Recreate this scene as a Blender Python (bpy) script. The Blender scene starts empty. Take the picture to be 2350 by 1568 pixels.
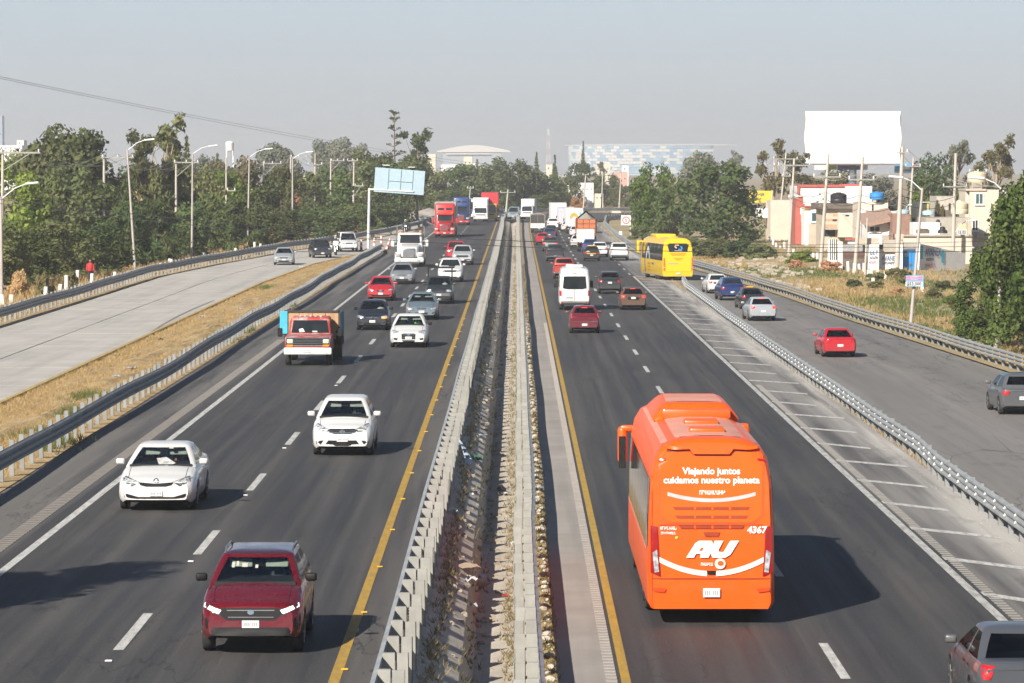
import bpy, bmesh, math, random
import numpy as np
from mathutils import Vector, Matrix, geometry
from mathutils.bvhtree import BVHTree

# ------------------------------------------------------------------ camera, sky, sun, exposure
scene = bpy.context.scene
C = scene.collection
R = math.radians
CAM_H, FOC = 8.2, 8200.0            # eye height (m) above the left carriageway; focal length for a 2350 px wide frame
HX, HY = 1185.0, 384.0              # vanishing point of the road in that frame

cam_data = bpy.data.cameras.new('camera')
cam_data.lens = 36.0 * FOC / 2350.0
cam_data.clip_start = 0.5
cam_data.clip_end = 9000.0
cam = bpy.data.objects.new('camera', cam_data)
C.objects.link(cam)
cam.location = (0, 0, CAM_H)
cam.rotation_euler = (math.pi / 2 - math.atan(400.0 / FOC), 0, math.atan(10.0 / FOC))
scene.camera = cam

SUN_DIR = Vector((-0.82, -1.30, 1.0)).normalized()      # towards the sun
SUN_EL = math.asin(SUN_DIR.z)
SUN_AZ = math.atan2(SUN_DIR.x, SUN_DIR.y)

world = bpy.data.worlds.new('World')
scene.world = world
world.use_nodes = True
wn = world.node_tree
wn.nodes.clear()
w_out = wn.nodes.new('ShaderNodeOutputWorld')
w_bg = wn.nodes.new('ShaderNodeBackground')
w_sky = wn.nodes.new('ShaderNodeTexSky')
w_sky.sky_type = 'NISHITA'
w_sky.sun_disc = False
w_sky.sun_elevation = SUN_EL
w_sky.sun_rotation = SUN_AZ
w_sky.altitude = 2100
w_sky.air_density = 1.0
w_sky.dust_density = 3.0
w_sky.ozone_density = 1.5
w_bg.inputs['Strength'].default_value = 0.05
wn.links.new(w_sky.outputs[0], w_bg.inputs['Color'])
# the smog layer that lies over the whole city: grey at the horizon, thinning upwards all round
w_tc = wn.nodes.new('ShaderNodeTexCoord')
w_sep = wn.nodes.new('ShaderNodeSeparateXYZ')
w_ramp = wn.nodes.new('ShaderNodeValToRGB')
w_col = wn.nodes.new('ShaderNodeValToRGB')
w_bg2 = wn.nodes.new('ShaderNodeBackground')
w_mix = wn.nodes.new('ShaderNodeMixShader')
wn.links.new(w_tc.outputs['Generated'], w_sep.inputs[0])
wn.links.new(w_sep.outputs['Z'], w_ramp.inputs[0])
wn.links.new(w_sep.outputs['Z'], w_col.inputs[0])
e = w_ramp.color_ramp.elements
e[0].position = 0.0; e[0].color = (1, 1, 1, 1)
e[1].position = 0.11; e[1].color = (0.0, 0.0, 0.0, 1)
e = w_col.color_ramp.elements
e[0].position = 0.0; e[0].color = (0.37, 0.376, 0.388, 1)
e[1].position = 0.05; e[1].color = (0.43, 0.48, 0.56, 1)
m = w_col.color_ramp.elements.new(0.022); m.color = (0.395, 0.42, 0.46, 1)
w_bg2.inputs['Strength'].default_value = 0.92
wn.links.new(w_col.outputs[0], w_bg2.inputs['Color'])
wn.links.new(w_ramp.outputs[0], w_mix.inputs[0])
wn.links.new(w_bg.outputs[0], w_mix.inputs[1])
wn.links.new(w_bg2.outputs[0], w_mix.inputs[2])
wn.links.new(w_mix.outputs[0], w_out.inputs['Surface'])

sun_data = bpy.data.lights.new('sun', 'SUN')
sun_data.energy = 5.0
sun_data.angle = R(0.55)
sun_data.color = (1.0, 0.93, 0.82)
sun = bpy.data.objects.new('sun', sun_data)
C.objects.link(sun)
sun.location = (-40, -60, 60)
sun.rotation_euler = SUN_DIR.to_track_quat('Z', 'Y').to_euler()

scene.view_settings.view_transform = 'Standard'
scene.view_settings.look = 'None'
scene.view_settings.gamma = 1.0
scene.view_settings.exposure = 0.72
scene.render.engine = 'CYCLES'
scene.cycles.volume_max_steps = 64
scene.cycles.max_bounces = 4
scene.cycles.use_adaptive_sampling = True
scene.cycles.adaptive_threshold = 0.025
scene.cycles.diffuse_bounces = 2
scene.cycles.glossy_bounces = 3
scene.cycles.transparent_max_bounces = 8
scene.cycles.caustics_reflective = False
scene.cycles.caustics_refractive = False

rng = np.random.default_rng(7)
random.seed(7)

# ------------------------------------------------------------------ survey helpers
ZR0 = -0.95                          # the right carriageway lies about a metre lower than the left one
def zr(d):
    t = min(1.0, max(0.0, (d - 430.0) / 150.0))
    return ZR0 * (1 - t * t * (3 - 2 * t))
def gl(px, py, z=0.0):               # point on the left carriageway's level
    d = FOC * (CAM_H - z) / (py - HY)
    return ((px - HX) / FOC * d, d, z)
def gr(px, py):                      # point on the right carriageway's level
    z = ZR0
    for _ in range(6):
        d = FOC * (CAM_H - z) / (py - HY)
        z = zr(d)
    return ((px - HX) / FOC * d, d, z)
def at(px, py, d):                   # point at a known distance
    return ((px - HX) / FOC * d, d, CAM_H - (py - HY) / FOC * d)
def lerp(a, b, t):
    return a + (b - a) * t
def interp(tab, x):
    xs = [p[0] for p in tab]; ys = [p[1] for p in tab]
    return float(np.interp(x, xs, ys))

# ------------------------------------------------------------------ objects and labels
def tag(o, label=None, cat=None, group=None, kind=None):
    if label: o['label'] = label
    if cat: o['category'] = cat
    if group: o['group'] = group
    if kind: o['kind'] = kind
    return o
def empty(name, loc=(0, 0, 0), rz=0.0, scale=1.0):
    o = bpy.data.objects.new(name, None)
    C.objects.link(o)
    o.location = loc
    o.rotation_euler = (0, 0, rz)
    o.scale = (scale,) * 3
    o.empty_display_size = 0.2
    return o
def link(name, me, parent=None, loc=None, rot=None, scale=None):
    o = bpy.data.objects.new(name, me)
    C.objects.link(o)
    if parent is not None: o.parent = parent
    if loc is not None: o.location = loc
    if rot is not None: o.rotation_euler = rot
    if scale is not None: o.scale = scale
    return o

class MB:
    """collects faces; build() links them as one mesh object"""
    def __init__(s):
        s.v = []; s.f = []; s.mi = []
    def add(s, verts, faces, mi=0):
        n = len(s.v)
        s.v += [tuple(p) for p in verts]
        s.f += [tuple(i + n for i in f) for f in faces]
        s.mi += [mi] * len(faces)
        return s
    def box(s, x0, x1, y0, y1, z0, z1, mi=0):
        v = [(x, y, z) for z in (z0, z1) for y in (y0, y1) for x in (x0, x1)]
        return s.add(v, [(0, 2, 3, 1), (4, 5, 7, 6), (0, 1, 5, 4), (2, 6, 7, 3), (0, 4, 6, 2), (1, 3, 7, 5)], mi)
    def obox(s, c, u, v, w, mi=0):   # box from centre and three half-axis vectors
        c, u, v, w = Vector(c), Vector(u), Vector(v), Vector(w)
        p = [c + a * u + b * v + d * w for d in (-1, 1) for b in (-1, 1) for a in (-1, 1)]
        return s.add(p, [(0, 2, 3, 1), (4, 5, 7, 6), (0, 1, 5, 4), (2, 6, 7, 3), (0, 4, 6, 2), (1, 3, 7, 5)], mi)
    def bar(s, a, b, t, t2=None, mi=0):
        a, b = Vector(a), Vector(b); d = b - a
        if d.length < 1e-6: return s
        up = Vector((0, 0, 1)) if abs(d.normalized().z) < .95 else Vector((1, 0, 0))
        u = d.cross(up).normalized() * (t / 2); w = u.cross(d).normalized() * ((t2 or t) / 2)
        return s.obox((a + b) / 2, d / 2, u, w, mi)
    def tube(s, pts, r, n=8, cap=True, mi=0):
        pts = [Vector(p) for p in pts]
        rr = r if hasattr(r, '__len__') else [r] * len(pts)
        vs = []; fs = []; ref = None
        for i, p in enumerate(pts):
            d = (pts[min(i + 1, len(pts) - 1)] - pts[max(i - 1, 0)]).normalized()
            if ref is None:
                up = Vector((0, 0, 1)) if abs(d.z) < .9 else Vector((1, 0, 0))
                u = d.cross(up).normalized()
            else:
                u = (ref - d * ref.dot(d)).normalized()
            ref = u
            w = d.cross(u)
            for k in range(n):
                a = 2 * math.pi * k / n
                vs.append(p + (u * math.cos(a) + w * math.sin(a)) * rr[i])
        for i in range(len(pts) - 1):
            for k in range(n):
                a, b = i * n + k, i * n + (k + 1) % n
                fs.append((a, b, b + n, a + n))
        if cap:
            fs.append(tuple(range(n - 1, -1, -1)))
            fs.append(tuple((len(pts) - 1) * n + k for k in range(n)))
        return s.add(vs, fs, mi)
    def lathe(s, prof, n=16, axis='z', org=(0, 0, 0), mi=0):   # prof: (radius, height)
        vs = []; fs = []
        for r_, h in prof:
            for k in range(n):
                a = 2 * math.pi * k / n
                c_, d_ = r_ * math.cos(a), r_ * math.sin(a)
                p = (c_, d_, h) if axis == 'z' else ((h, c_, d_) if axis == 'x' else (c_, h, d_))
                vs.append((p[0] + org[0], p[1] + org[1], p[2] + org[2]))
        m_ = len(prof)
        for i in range(m_ - 1):
            for k in range(n):
                a, b = i * n + k, i * n + (k + 1) % n
                fs.append((a, b, b + n, a + n))
        fs.append(tuple(range(n - 1, -1, -1))); fs.append(tuple((m_ - 1) * n + k for k in range(n)))
        return s.add(vs, fs, mi)
    def ext(s, poly, axis, a0, a1, mi=0):   # extrude a 2D polygon along an axis
        n = len(poly)
        def P(p, a):
            return (a, p[0], p[1]) if axis == 'x' else ((p[0], a, p[1]) if axis == 'y' else (p[0], p[1], a))
        vs = [P(p, a0) for p in poly] + [P(p, a1) for p in poly]
        fs = [tuple(range(n - 1, -1, -1)), tuple(range(n, 2 * n))] + [(i, (i + 1) % n, n + (i + 1) % n, n + i) for i in range(n)]
        return s.add(vs, fs, mi)
    def rbox(s, x0, x1, y0, y1, z0, z1, r=.05, seg=2, mi=0, f=None):
        bm = bmesh.new()
        bmesh.ops.create_cube(bm, size=1.0)
        for v in bm.verts:
            v.co = Vector((lerp(x0, x1, v.co.x + .5), lerp(y0, y1, v.co.y + .5), lerp(z0, z1, v.co.z + .5)))
        if f:
            for v in bm.verts: v.co = Vector(f(v.co.copy()))
        bmesh.ops.bevel(bm, geom=bm.edges[:], offset=r, segments=seg, profile=.5, affect='EDGES')
        bm.verts.index_update()
        s.add([v.co[:] for v in bm.verts], [[v.index for v in g.verts] for g in bm.faces], mi)
        bm.free()
        return s
    def mesh(s, name, mats, smooth=None):
        me = bpy.data.meshes.new(name)
        me.from_pydata(s.v, [], s.f)
        if not isinstance(mats, (list, tuple)): mats = [mats]
        for m_ in mats: me.materials.append(m_)
        if any(s.mi): me.polygons.foreach_set('material_index', s.mi)
        bm = bmesh.new(); bm.from_mesh(me)
        bmesh.ops.recalc_face_normals(bm, faces=bm.faces[:])
        bm.to_mesh(me); bm.free()
        if smooth is not None:
            me.shade_smooth()
            me.set_sharp_from_angle(angle=R(smooth))
        me.update()
        return me
    def build(s, name, mats, parent=None, smooth=None, loc=None, rot=None, scale=None):
        return link(name, s.mesh(name, mats, smooth), parent, loc, rot, scale)

def sheet(name, pts, faces, m_, parent=None, kind=None):
    me = bpy.data.meshes.new(name)
    me.from_pydata(pts, [], faces); me.materials.append(m_); me.update()
    o = link(name, me, parent)
    if kind: o['kind'] = kind
    return o

# ------------------------------------------------------------------ materials
class NT:
    def __init__(s, name):
        s.m = bpy.data.materials.new(name); s.m.use_nodes = True
        s.t = s.m.node_tree; s.t.nodes.clear()
        s.out = s.n('ShaderNodeOutputMaterial')
    def n(s, t): return s.t.nodes.new(t)
    def l(s, a, b): s.t.links.new(a, b)
    def setv(s, sock, v):
        if hasattr(v, 'is_output'): s.l(v, sock)
        else: sock.default_value = v
    def pos(s, obj=False):
        if obj:
            return s.n('ShaderNodeTexCoord').outputs['Object']
        return s.n('ShaderNodeNewGeometry').outputs['Position']
    def xyz(s, v):
        k = s.n('ShaderNodeSeparateXYZ'); s.l(v, k.inputs[0]); return k.outputs
    def mapv(s, v, sc=(1, 1, 1), loc=(0, 0, 0)):
        k = s.n('ShaderNodeMapping'); s.l(v, k.inputs[0])
        k.inputs['Scale'].default_value = sc; k.inputs['Location'].default_value = loc
        return k.outputs[0]
    def noise(s, v, scale=5, detail=3, rough=.55):
        k = s.n('ShaderNodeTexNoise'); s.l(v, k.inputs['Vector'])
        k.inputs['Scale'].default_value = scale; k.inputs['Detail'].default_value = detail
        k.inputs['Roughness'].default_value = rough
        return k.outputs['Fac']
    def vor(s, v, scale=5, feat='F1', out='Distance'):
        k = s.n('ShaderNodeTexVoronoi'); k.feature = feat; s.l(v, k.inputs['Vector'])
        k.inputs['Scale'].default_value = scale
        return k.outputs[out]
    def ramp(s, fac, stops, mode='LINEAR'):
        k = s.n('ShaderNodeValToRGB'); s.l(fac, k.inputs[0]); k.color_ramp.interpolation = mode
        el = k.color_ramp.elements
        while len(el) < len(stops): el.new(.5)
        for q, (p, c) in zip(el, stops):
            q.position = p
            q.color = (c[0], c[1], c[2], 1) if hasattr(c, '__len__') else (c, c, c, 1)
        return k.outputs[0]
    def rng(s, v, a, b, c=0., d=1.):
        k = s.n('ShaderNodeMapRange'); s.l(v, k.inputs[0])
        for i, q in enumerate((a, b, c, d)): k.inputs[i + 1].default_value = q
        return k.outputs[0]
    def mix(s, fac, a, b, mode='MIX'):
        k = s.n('ShaderNodeMix'); k.data_type = 'RGBA'; k.blend_type = mode
        s.setv(k.inputs[0], fac); 
        for sock, v in ((k.inputs[6], a), (k.inputs[7], b)):
            if hasattr(v, 'is_output'): s.l(v, sock)
            else: sock.default_value = (v[0], v[1], v[2], 1)
        return k.outputs[2]
    def mth(s, op, a, b=0.):
        k = s.n('ShaderNodeMath'); k.operation = op; s.setv(k.inputs[0], a); s.setv(k.inputs[1], b)
        return k.outputs[0]
    def bump(s, h, strength=.3, dist=.02):
        k = s.n('ShaderNodeBump'); s.l(h, k.inputs['Height'])
        k.inputs['Strength'].default_value = strength; k.inputs['Distance'].default_value = dist
        return k.outputs[0]
    def bsdf(s, color, rough=.6, metal=0., coat=0., normal=None, spec=None, trans=0., emis=None, estr=0.):
        b = s.n('ShaderNodeBsdfPrincipled')
        for nm, v in (('Base Color', color), ('Roughness', rough), ('Metallic', metal), ('Coat Weight', coat)):
            if hasattr(v, 'is_output'): s.l(v, b.inputs[nm])
            else: b.inputs[nm].default_value = (v[0], v[1], v[2], 1) if hasattr(v, '__len__') else v
        b.inputs['Coat Roughness'].default_value = .06
        if spec is not None: b.inputs['Specular IOR Level'].default_value = spec
        if normal is not None: s.l(normal, b.inputs['Normal'])
        if emis: 
            b.inputs['Emission Color'].default_value = (*emis, 1); b.inputs['Emission Strength'].default_value = estr
        s.l(b.outputs[0], s.out.inputs[0])
        return s.m

MATS = {}
def mat(name, col, rough=.6, metal=0., var=.12, scale=4., coat=0., bump=0., bscale=40., obj=True, dirt=None, spec=None):
    """plain surface with mottled colour, optional relief and dirt"""
    if name in MATS: return MATS[name]
    t = NT(name)
    p = t.pos(obj)
    n1 = t.noise(p, scale, 4)
    lo = tuple(max(0, c * (1 - var)) for c in col); hi = tuple(min(1, c * (1 + var)) for c in col)
    c = t.ramp(n1, [(.3, lo), (.7, hi)])
    if dirt:
        n2 = t.noise(p, scale * 2.3, 5, .7)
        c = t.mix(t.rng(n2, .5, .8, 0, .6), c, dirt)
    nor = t.bump(t.noise(p, bscale, 3), bump) if bump else None
    MATS[name] = t.bsdf(c, rough, metal, coat, nor, spec)
    return MATS[name]
def paint(col, metal=.15, rough=.32, name=None):
    nm = name or 'paint_%02x%02x%02x' % tuple(int(min(1, x) * 255) for x in col)
    if nm in MATS: return MATS[nm]
    t = NT(nm)
    p = t.pos(True)
    z = t.xyz(p)[2]
    n = t.noise(p, 3.0, 4)
    c = t.mix(t.rng(n, .3, .75, 0, .18), col, tuple(x * .8 + .03 for x in col))
    road = t.mth('MULTIPLY', t.rng(z, .15, .75, .55, 0), t.rng(t.noise(p, 5, 4, .7), .35, .7, 0, 1))
    c = t.mix(road, c, (.16, .14, .12))
    MATS[nm] = t.bsdf(c, t.rng(n, .3, .8, rough, rough + .16), metal, .6)
    return MATS[nm]
def glass(name, tint, gl_=.16):
    if name in MATS: return MATS[name]
    t = NT(name)
    a = t.n('ShaderNodeBsdfTransparent'); a.inputs[0].default_value = (*tint, 1)
    g = t.n('ShaderNodeBsdfGlossy'); g.inputs['Roughness'].default_value = .04; g.inputs[0].default_value = (.9, .95, 1, 1)
    lw = t.n('ShaderNodeLayerWeight'); lw.inputs[0].default_value = .25
    k = t.n('ShaderNodeMixShader')
    t.l(t.rng(lw.outputs['Fresnel'], 0, 1, gl_ * .35, .75), k.inputs[0]); t.l(a.outputs[0], k.inputs[1]); t.l(g.outputs[0], k.inputs[2])
    t.l(k.outputs[0], t.out.inputs[0])
    MATS[name] = t.m
    return t.m
def emit(name, col, s=1.):
    if name in MATS: return MATS[name]
    t = NT(name); MATS[name] = t.bsdf(col, .3, emis=col, estr=s); return MATS[name]
M = {}
M['black'] = mat('black_plastic', (.010, .010, .011), .6, spec=.3)
M['tyre'] = mat('tyre_rubber', (.022, .022, .022), .85, dirt=(.06, .055, .05))
M['rim'] = mat('alloy_rim', (.35, .35, .36), .35, .8)
M['chrome'] = mat('chrome', (.62, .63, .65), .18, 1.0, var=.05)
M['interior'] = mat('cabin_trim', (.028, .028, .031), .85, spec=.2)
M['beige'] = mat('visor_cloth', (.42, .42, .36), .8)
M['plate'] = mat('licence_plate', (.72, .73, .72), .5, var=.05)
M['plate_ink'] = mat('plate_ink', (.30, .31, .33), .6)
M['lamp'] = mat('headlamp_lens', (.50, .52, .55), .12, .3, var=.55, scale=11, coat=.8)
M['bezel'] = mat('lamp_bezel', (.06, .062, .066), .3, .2)
M['lamp_on'] = emit('headlamp_lit', (1, .97, .88), 1.1)
M['tail'] = mat('tail_lamp_red', (.42, .012, .014), .2, var=.3, scale=9, coat=.8)
M['brake_on'] = emit('brake_lamp_lit', (.9, .05, .03), .55)
M['amber'] = mat('amber_lens', (.75, .24, .02), .25, coat=.6)
M['glass'] = glass('windscreen_glass', (.70, .78, .77), .32)
M['tint'] = glass('tinted_glass', (.09, .11, .115), .12)
M['dark_glass'] = mat('opaque_tinted_glass', (.012, .016, .018), .06, var=.3, scale=2, coat=.5)
M['galv'] = mat('galvanised_steel', (.36, .38, .39), .5, .35, var=.16, scale=1.3, obj=False, dirt=(.25, .215, .18))
M['galv_old'] = mat('weathered_steel', (.24, .25, .255), .55, .25, var=.2, scale=1.3, obj=False, dirt=(.17, .15, .135))
M['post_grey'] = mat('grey_rail_post', (.25, .26, .26), .6, .15, var=.18, scale=2., obj=False, dirt=(.26, .25, .24))
M['galv_post'] = mat('galvanised_post', (.32, .315, .29), .6, .15, var=.16, scale=3., obj=False, dirt=(.30, .28, .25))
M['white_refl'] = mat('white_reflector', (.85, .85, .85), .4)
M['yel_refl'] = mat('yellow_reflector', (.75, .42, .03), .4)
M['white_wall'] = mat('white_render', (.74, .74, .72), .85, var=.06, scale=.8, dirt=(.52, .49, .44))
M['skin'] = mat('skin', (.36, .19, .12), .6)
# ------------------------------------------------------------------ fast meshes for leaves and blades
def fast_mesh(name, co, nv, mats, tint=None):
    """co: (F, nv, 3) array of separate faces"""
    F = co.shape[0]
    me = bpy.data.meshes.new(name)
    me.vertices.add(F * nv)
    me.vertices.foreach_set('co', co.reshape(-1).astype(np.float32))
    me.loops.add(F * nv)
    me.loops.foreach_set('vertex_index', np.arange(F * nv, dtype=np.int32))
    me.polygons.add(F)
    me.polygons.foreach_set('loop_start', np.arange(0, F * nv, nv, dtype=np.int32))
    if tint is not None:
        a = me.attributes.new('tint', 'FLOAT', 'FACE')
        a.data.foreach_set('value', tint.astype(np.float32))
    for m_ in (mats if isinstance(mats, (list, tuple)) else [mats]): me.materials.append(m_)
    me.update(calc_edges=True)
    me.validate()
    return me
def leaf_mat(name, cols, trans=.35, vary=True):
    t = NT(name)
    a = t.n('ShaderNodeAttribute'); a.attribute_name = 'tint'
    c = t.ramp(a.outputs['Fac'], [(i / (len(cols) - 1), q) for i, q in enumerate(cols)])
    oi = t.n('ShaderNodeObjectInfo')
    hs = t.n('ShaderNodeHueSaturation'); t.l(c, hs.inputs['Color'])
    if vary: t.l(t.rng(oi.outputs['Random'], 0, 1, .95, 1.75), hs.inputs['Value'])
    if vary: t.l(t.rng(t.mth('FRACT', t.mth('MULTIPLY', oi.outputs['Random'], 7.3)), 0, 1, .472, .51), hs.inputs['Hue'])
    d = t.n('ShaderNodeBsdfDiffuse'); t.l(hs.outputs[0], d.inputs[0])
    tr = t.n('ShaderNodeBsdfTranslucent'); t.l(hs.outputs[0], tr.inputs[0])
    k = t.n('ShaderNodeMixShader'); k.inputs[0].default_value = trans
    t.l(d.outputs[0], k.inputs[1]); t.l(tr.outputs[0], k.inputs[2])
    t.l(k.outputs[0], t.out.inputs[0])
    return t.m
def tufts(name, base, h, w, blades, m_, parent=None, lean=.5, rg=rng):
    """little fans of upright blades at the given (N,3) base points"""
    n = len(base)
    b = np.repeat(np.asarray(base, float), blades, axis=0)
    k = len(b)
    ang = rg.uniform(0, 2 * np.pi, k); hh = h * rg.uniform(.45, 1.25, k); ww = w * rg.uniform(.6, 1.4, k)
    off = rg.uniform(0, 2 * np.pi, k); rad = rg.uniform(0, w * 3, k)
    p = b + np.stack([np.cos(off) * rad, np.sin(off) * rad, np.zeros(k)], 1)
    side = np.stack([np.cos(ang), np.sin(ang), np.zeros(k)], 1) * ww[:, None] / 2
    ln = rg.uniform(-lean, lean, (k, 2)) * hh[:, None]
    tip = p + np.stack([ln[:, 0], ln[:, 1], hh], 1)
    co = np.stack([p - side, p + side, tip], 1)
    tint = np.clip(np.repeat(rg.uniform(0, 1, n), blades) * .6 + rg.uniform(0, .4, k), 0, 1)
    o = link(name, fast_mesh(name, co, 3, m_, tint), parent)
    return o

# ------------------------------------------------------------------ surface materials
def asphalt(name, x0, x1, stops, track=.25, bri=.54, dk=.72, xmax=99.):
    """stops: (x in metres, colour) across the carriageway, with streaks running along it"""
    t = NT(name); p = t.pos(); x = t.xyz(p)[0]
    wob = t.noise(t.mapv(p, (.3, .02, 1)), 1.0, 3)
    xx = t.mth('ADD', x, t.rng(wob, 0, 1, -.35, .35))
    base = t.ramp(t.rng(xx, x0, x1), [((q - x0) / (x1 - x0), tuple(bri * v for v in c)) for q, c in stops])
    st = t.noise(t.mapv(p, (2.2, .018, 1)), 1.0, 4, .6)
    c = t.mix(t.rng(st, .35, .7, 0, track), base, (.16, .15, .14))
    st2 = t.noise(t.mapv(p, (1.1, .03, 1), (7, 3, 0)), 1.0, 3, .6)
    c = t.mix(t.rng(st2, .44, .66, 0, dk), c, (.021, .022, .026))
    pat = t.noise(t.mapv(p, (.25, .05, 1)), 1.0, 3)
    c = t.mix(t.rng(pat, .45, .7, 0, .22), c, (.11, .10, .095))
    sp = t.noise(t.mapv(p, (1, .35, 1)), 22.0, 2, .8)
    c = t.mix(t.rng(sp, .56, .75, 0, .35), c, (.20, .19, .175))
    cr = t.vor(t.mapv(p, (.5, .10, 1)), 1.0, 'DISTANCE_TO_EDGE')
    crk = t.mth('MULTIPLY', t.rng(cr, .0, .012, .55, 0), t.rng(t.noise(p, .05, 2), .5, .62, 0, 1))
    c = t.mix(t.mth('MULTIPLY', crk, t.rng(x, xmax - .1, xmax, 1, 0)), c, (.02, .02, .02))
    oil = t.noise(t.mapv(p, (.55, .16, 1), (3, 9, 0)), 1.0, 4, .7)
    c = t.mix(t.rng(oil, .58, .74, 0, .5), c, (.022, .022, .024))
    sl = t.mth('ABSOLUTE', t.mth('SUBTRACT', t.noise(t.mapv(p, (.35, .06, 1), (1, 5, 0)), 1.0, 5, .6), .5))
    seal = t.mth('MULTIPLY', t.rng(sl, 0, .006, .8, 0), t.rng(t.noise(p, .03, 2), .45, .55, 0, 1))
    c = t.mix(t.mth('MULTIPLY', seal, t.rng(x, xmax - .1, xmax, 1, 0)), c, (.014, .014, .016))
    return t.bsdf(c, t.rng(st, .3, .7, .62, .88), normal=t.bump(sp, .25, .01))
M['asphalt_l'] = asphalt('asphalt_left', -13.2, -1.6, [(-13.2, (.24, .225, .205)), (-11.0, (.21, .20, .185)), (-10.75, (.062, .060, .058)),
    (-9.4, (.044, .044, .046)), (-8.6, (.064, .062, .060)), (-7.9, (.044, .044, .047)), (-6.8, (.062, .06, .058)), (-5.7, (.043, .043, .046)),
    (-4.9, (.060, .058, .056)), (-4.0, (.044, .044, .046)), (-3.1, (.064, .061, .058)), (-2.7, (.15, .138, .125)), (-1.6, (.17, .155, .14))])
M['asphalt_r'] = asphalt('asphalt_right', .3, 12.6, [(.3, (.05, .05, .05)), (2.0, (.06, .058, .056)), (2.9, (.040, .040, .043)), (3.9, (.062, .058, .055)),
    (4.9, (.038, .038, .042)), (5.9, (.060, .057, .055)), (6.9, (.036, .036, .040)), (7.9, (.058, .055, .053)), (8.8, (.038, .038, .041)), (9.9, (.055, .052, .05)),
    (10.1, (.34, .32, .30)), (11.3, (.42, .40, .38)), (11.75, (.80, .77, .72)), (12.6, (.95, .90, .84))], xmax=9.9)
M['asphalt_lat'] = asphalt('asphalt_lateral', 12.0, 26, [(12.0, (.30, .28, .26)), (13.2, (.165, .155, .145)), (15, (.125, .118, .112)), (17, (.15, .14, .132)), (19, (.11, .105, .10)),
    (21, (.14, .132, .125)), (26, (.20, .19, .17))], .3, 1.4, .22)
M['asphalt_far'] = mat('asphalt_bend', (.055, .053, .052), .8, obj=False, scale=.2, var=.2)
def concrete(name, col, scale=.35, dark=(.18, .175, .165), stain=.45):
    t = NT(name); p = t.pos()
    c = t.ramp(t.noise(p, scale, 5, .6), [(.3, tuple(v * .84 for v in col)), (.7, tuple(v * 1.1 for v in col))])
    st = t.noise(t.mapv(p, (.9, .03, 1)), 1.0, 4, .65)
    c = t.mix(t.rng(st, .48, .75, 0, stain), c, dark)
    fine = t.noise(p, 26, 3, .7)
    c = t.mix(t.rng(fine, .5, .8, 0, .25), c, tuple(v * .62 for v in col))
    return t.bsdf(c, .85, normal=t.bump(fine, .2, .01))
M['slab'] = concrete('lateral_concrete', (.42, .40, .37))
M['shoulder'] = concrete('shoulder_concrete', (.30, .275, .25), .5, (.15, .14, .13), .5)
M['ditch'] = concrete('ditch_concrete', (.48, .43, .36), 1.6, (.20, .155, .105), .75)
M['joint'] = mat('joint_filler', (.05, .048, .045), .9)
def road_paint(name, col, wear):
    t = NT(name); p = t.pos()
    a = t.noise(t.mapv(p, (3, .6, 1)), 2.2, 5, .75)
    b = t.noise(p, 16, 3, .8)
    k = t.mth('ADD', t.rng(a, .42, .72, 0, wear), t.rng(b, .55, .75, 0, wear * .6))
    return t.bsdf(t.mix(k, col, (.11, .105, .10)), .7)
M['white_line'] = road_paint('white_road_paint', (.52, .52, .50), .72)
M['old_white'] = road_paint('worn_white_road_paint', (.46, .46, .44), .8)
M['yellow_line'] = road_paint('yellow_road_paint', (.42, .255, .025), .6)
M['kerb_yellow'] = road_paint('kerb_yellow_paint', (.48, .34, .10), .7)
def earth(name, cols, scale=.12):
    t = NT(name); p = t.pos()
    a = t.noise(p, scale, 6, .62); b = t.noise(p, scale * 9, 5, .7); f = t.noise(p, 9, 3, .8)
    c = t.ramp(a, [(.28, cols[0]), (.42, cols[1]), (.55, cols[2]), (.7, cols[3])])
    c = t.mix(t.rng(b, .45, .7, 0, .5), c, cols[4])
    c = t.mix(t.rng(f, .5, .75, 0, .35), c, tuple(v * .55 for v in cols[2]))
    return t.bsdf(c, .95, normal=t.bump(t.mth('ADD', b, f), .6, .08))
M['earth'] = earth('dry_earth', [(.10, .11, .045), (.26, .19, .10), (.32, .235, .13), (.20, .17, .085), (.36, .28, .18)])
M['straw_ground'] = earth('dry_verge', [(.17, .15, .065), (.36, .25, .115), (.48, .35, .18), (.28, .185, .09), (.24, .155, .08)], .5)
M['verge_r'] = earth('mixed_verge', [(.10, .125, .045), (.28, .22, .11), (.35, .27, .15), (.13, .14, .06), (.40, .32, .21)], .09)
M['straw'] = leaf_mat('dry_grass_blades', [(.40, .27, .11), (.55, .40, .19), (.34, .22, .10), (.62, .48, .25), (.26, .22, .09)], .3, False)
M['green_grass'] = leaf_mat('green_grass_blades', [(.08, .13, .035), (.12, .17, .05), (.17, .19, .06), (.06, .10, .03)], .35, False)
M['weeds'] = leaf_mat('median_weeds', [(.13, .13, .05), (.26, .20, .10), (.34, .26, .14), (.15, .15, .06), (.38, .30, .17)], .3, False)

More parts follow.
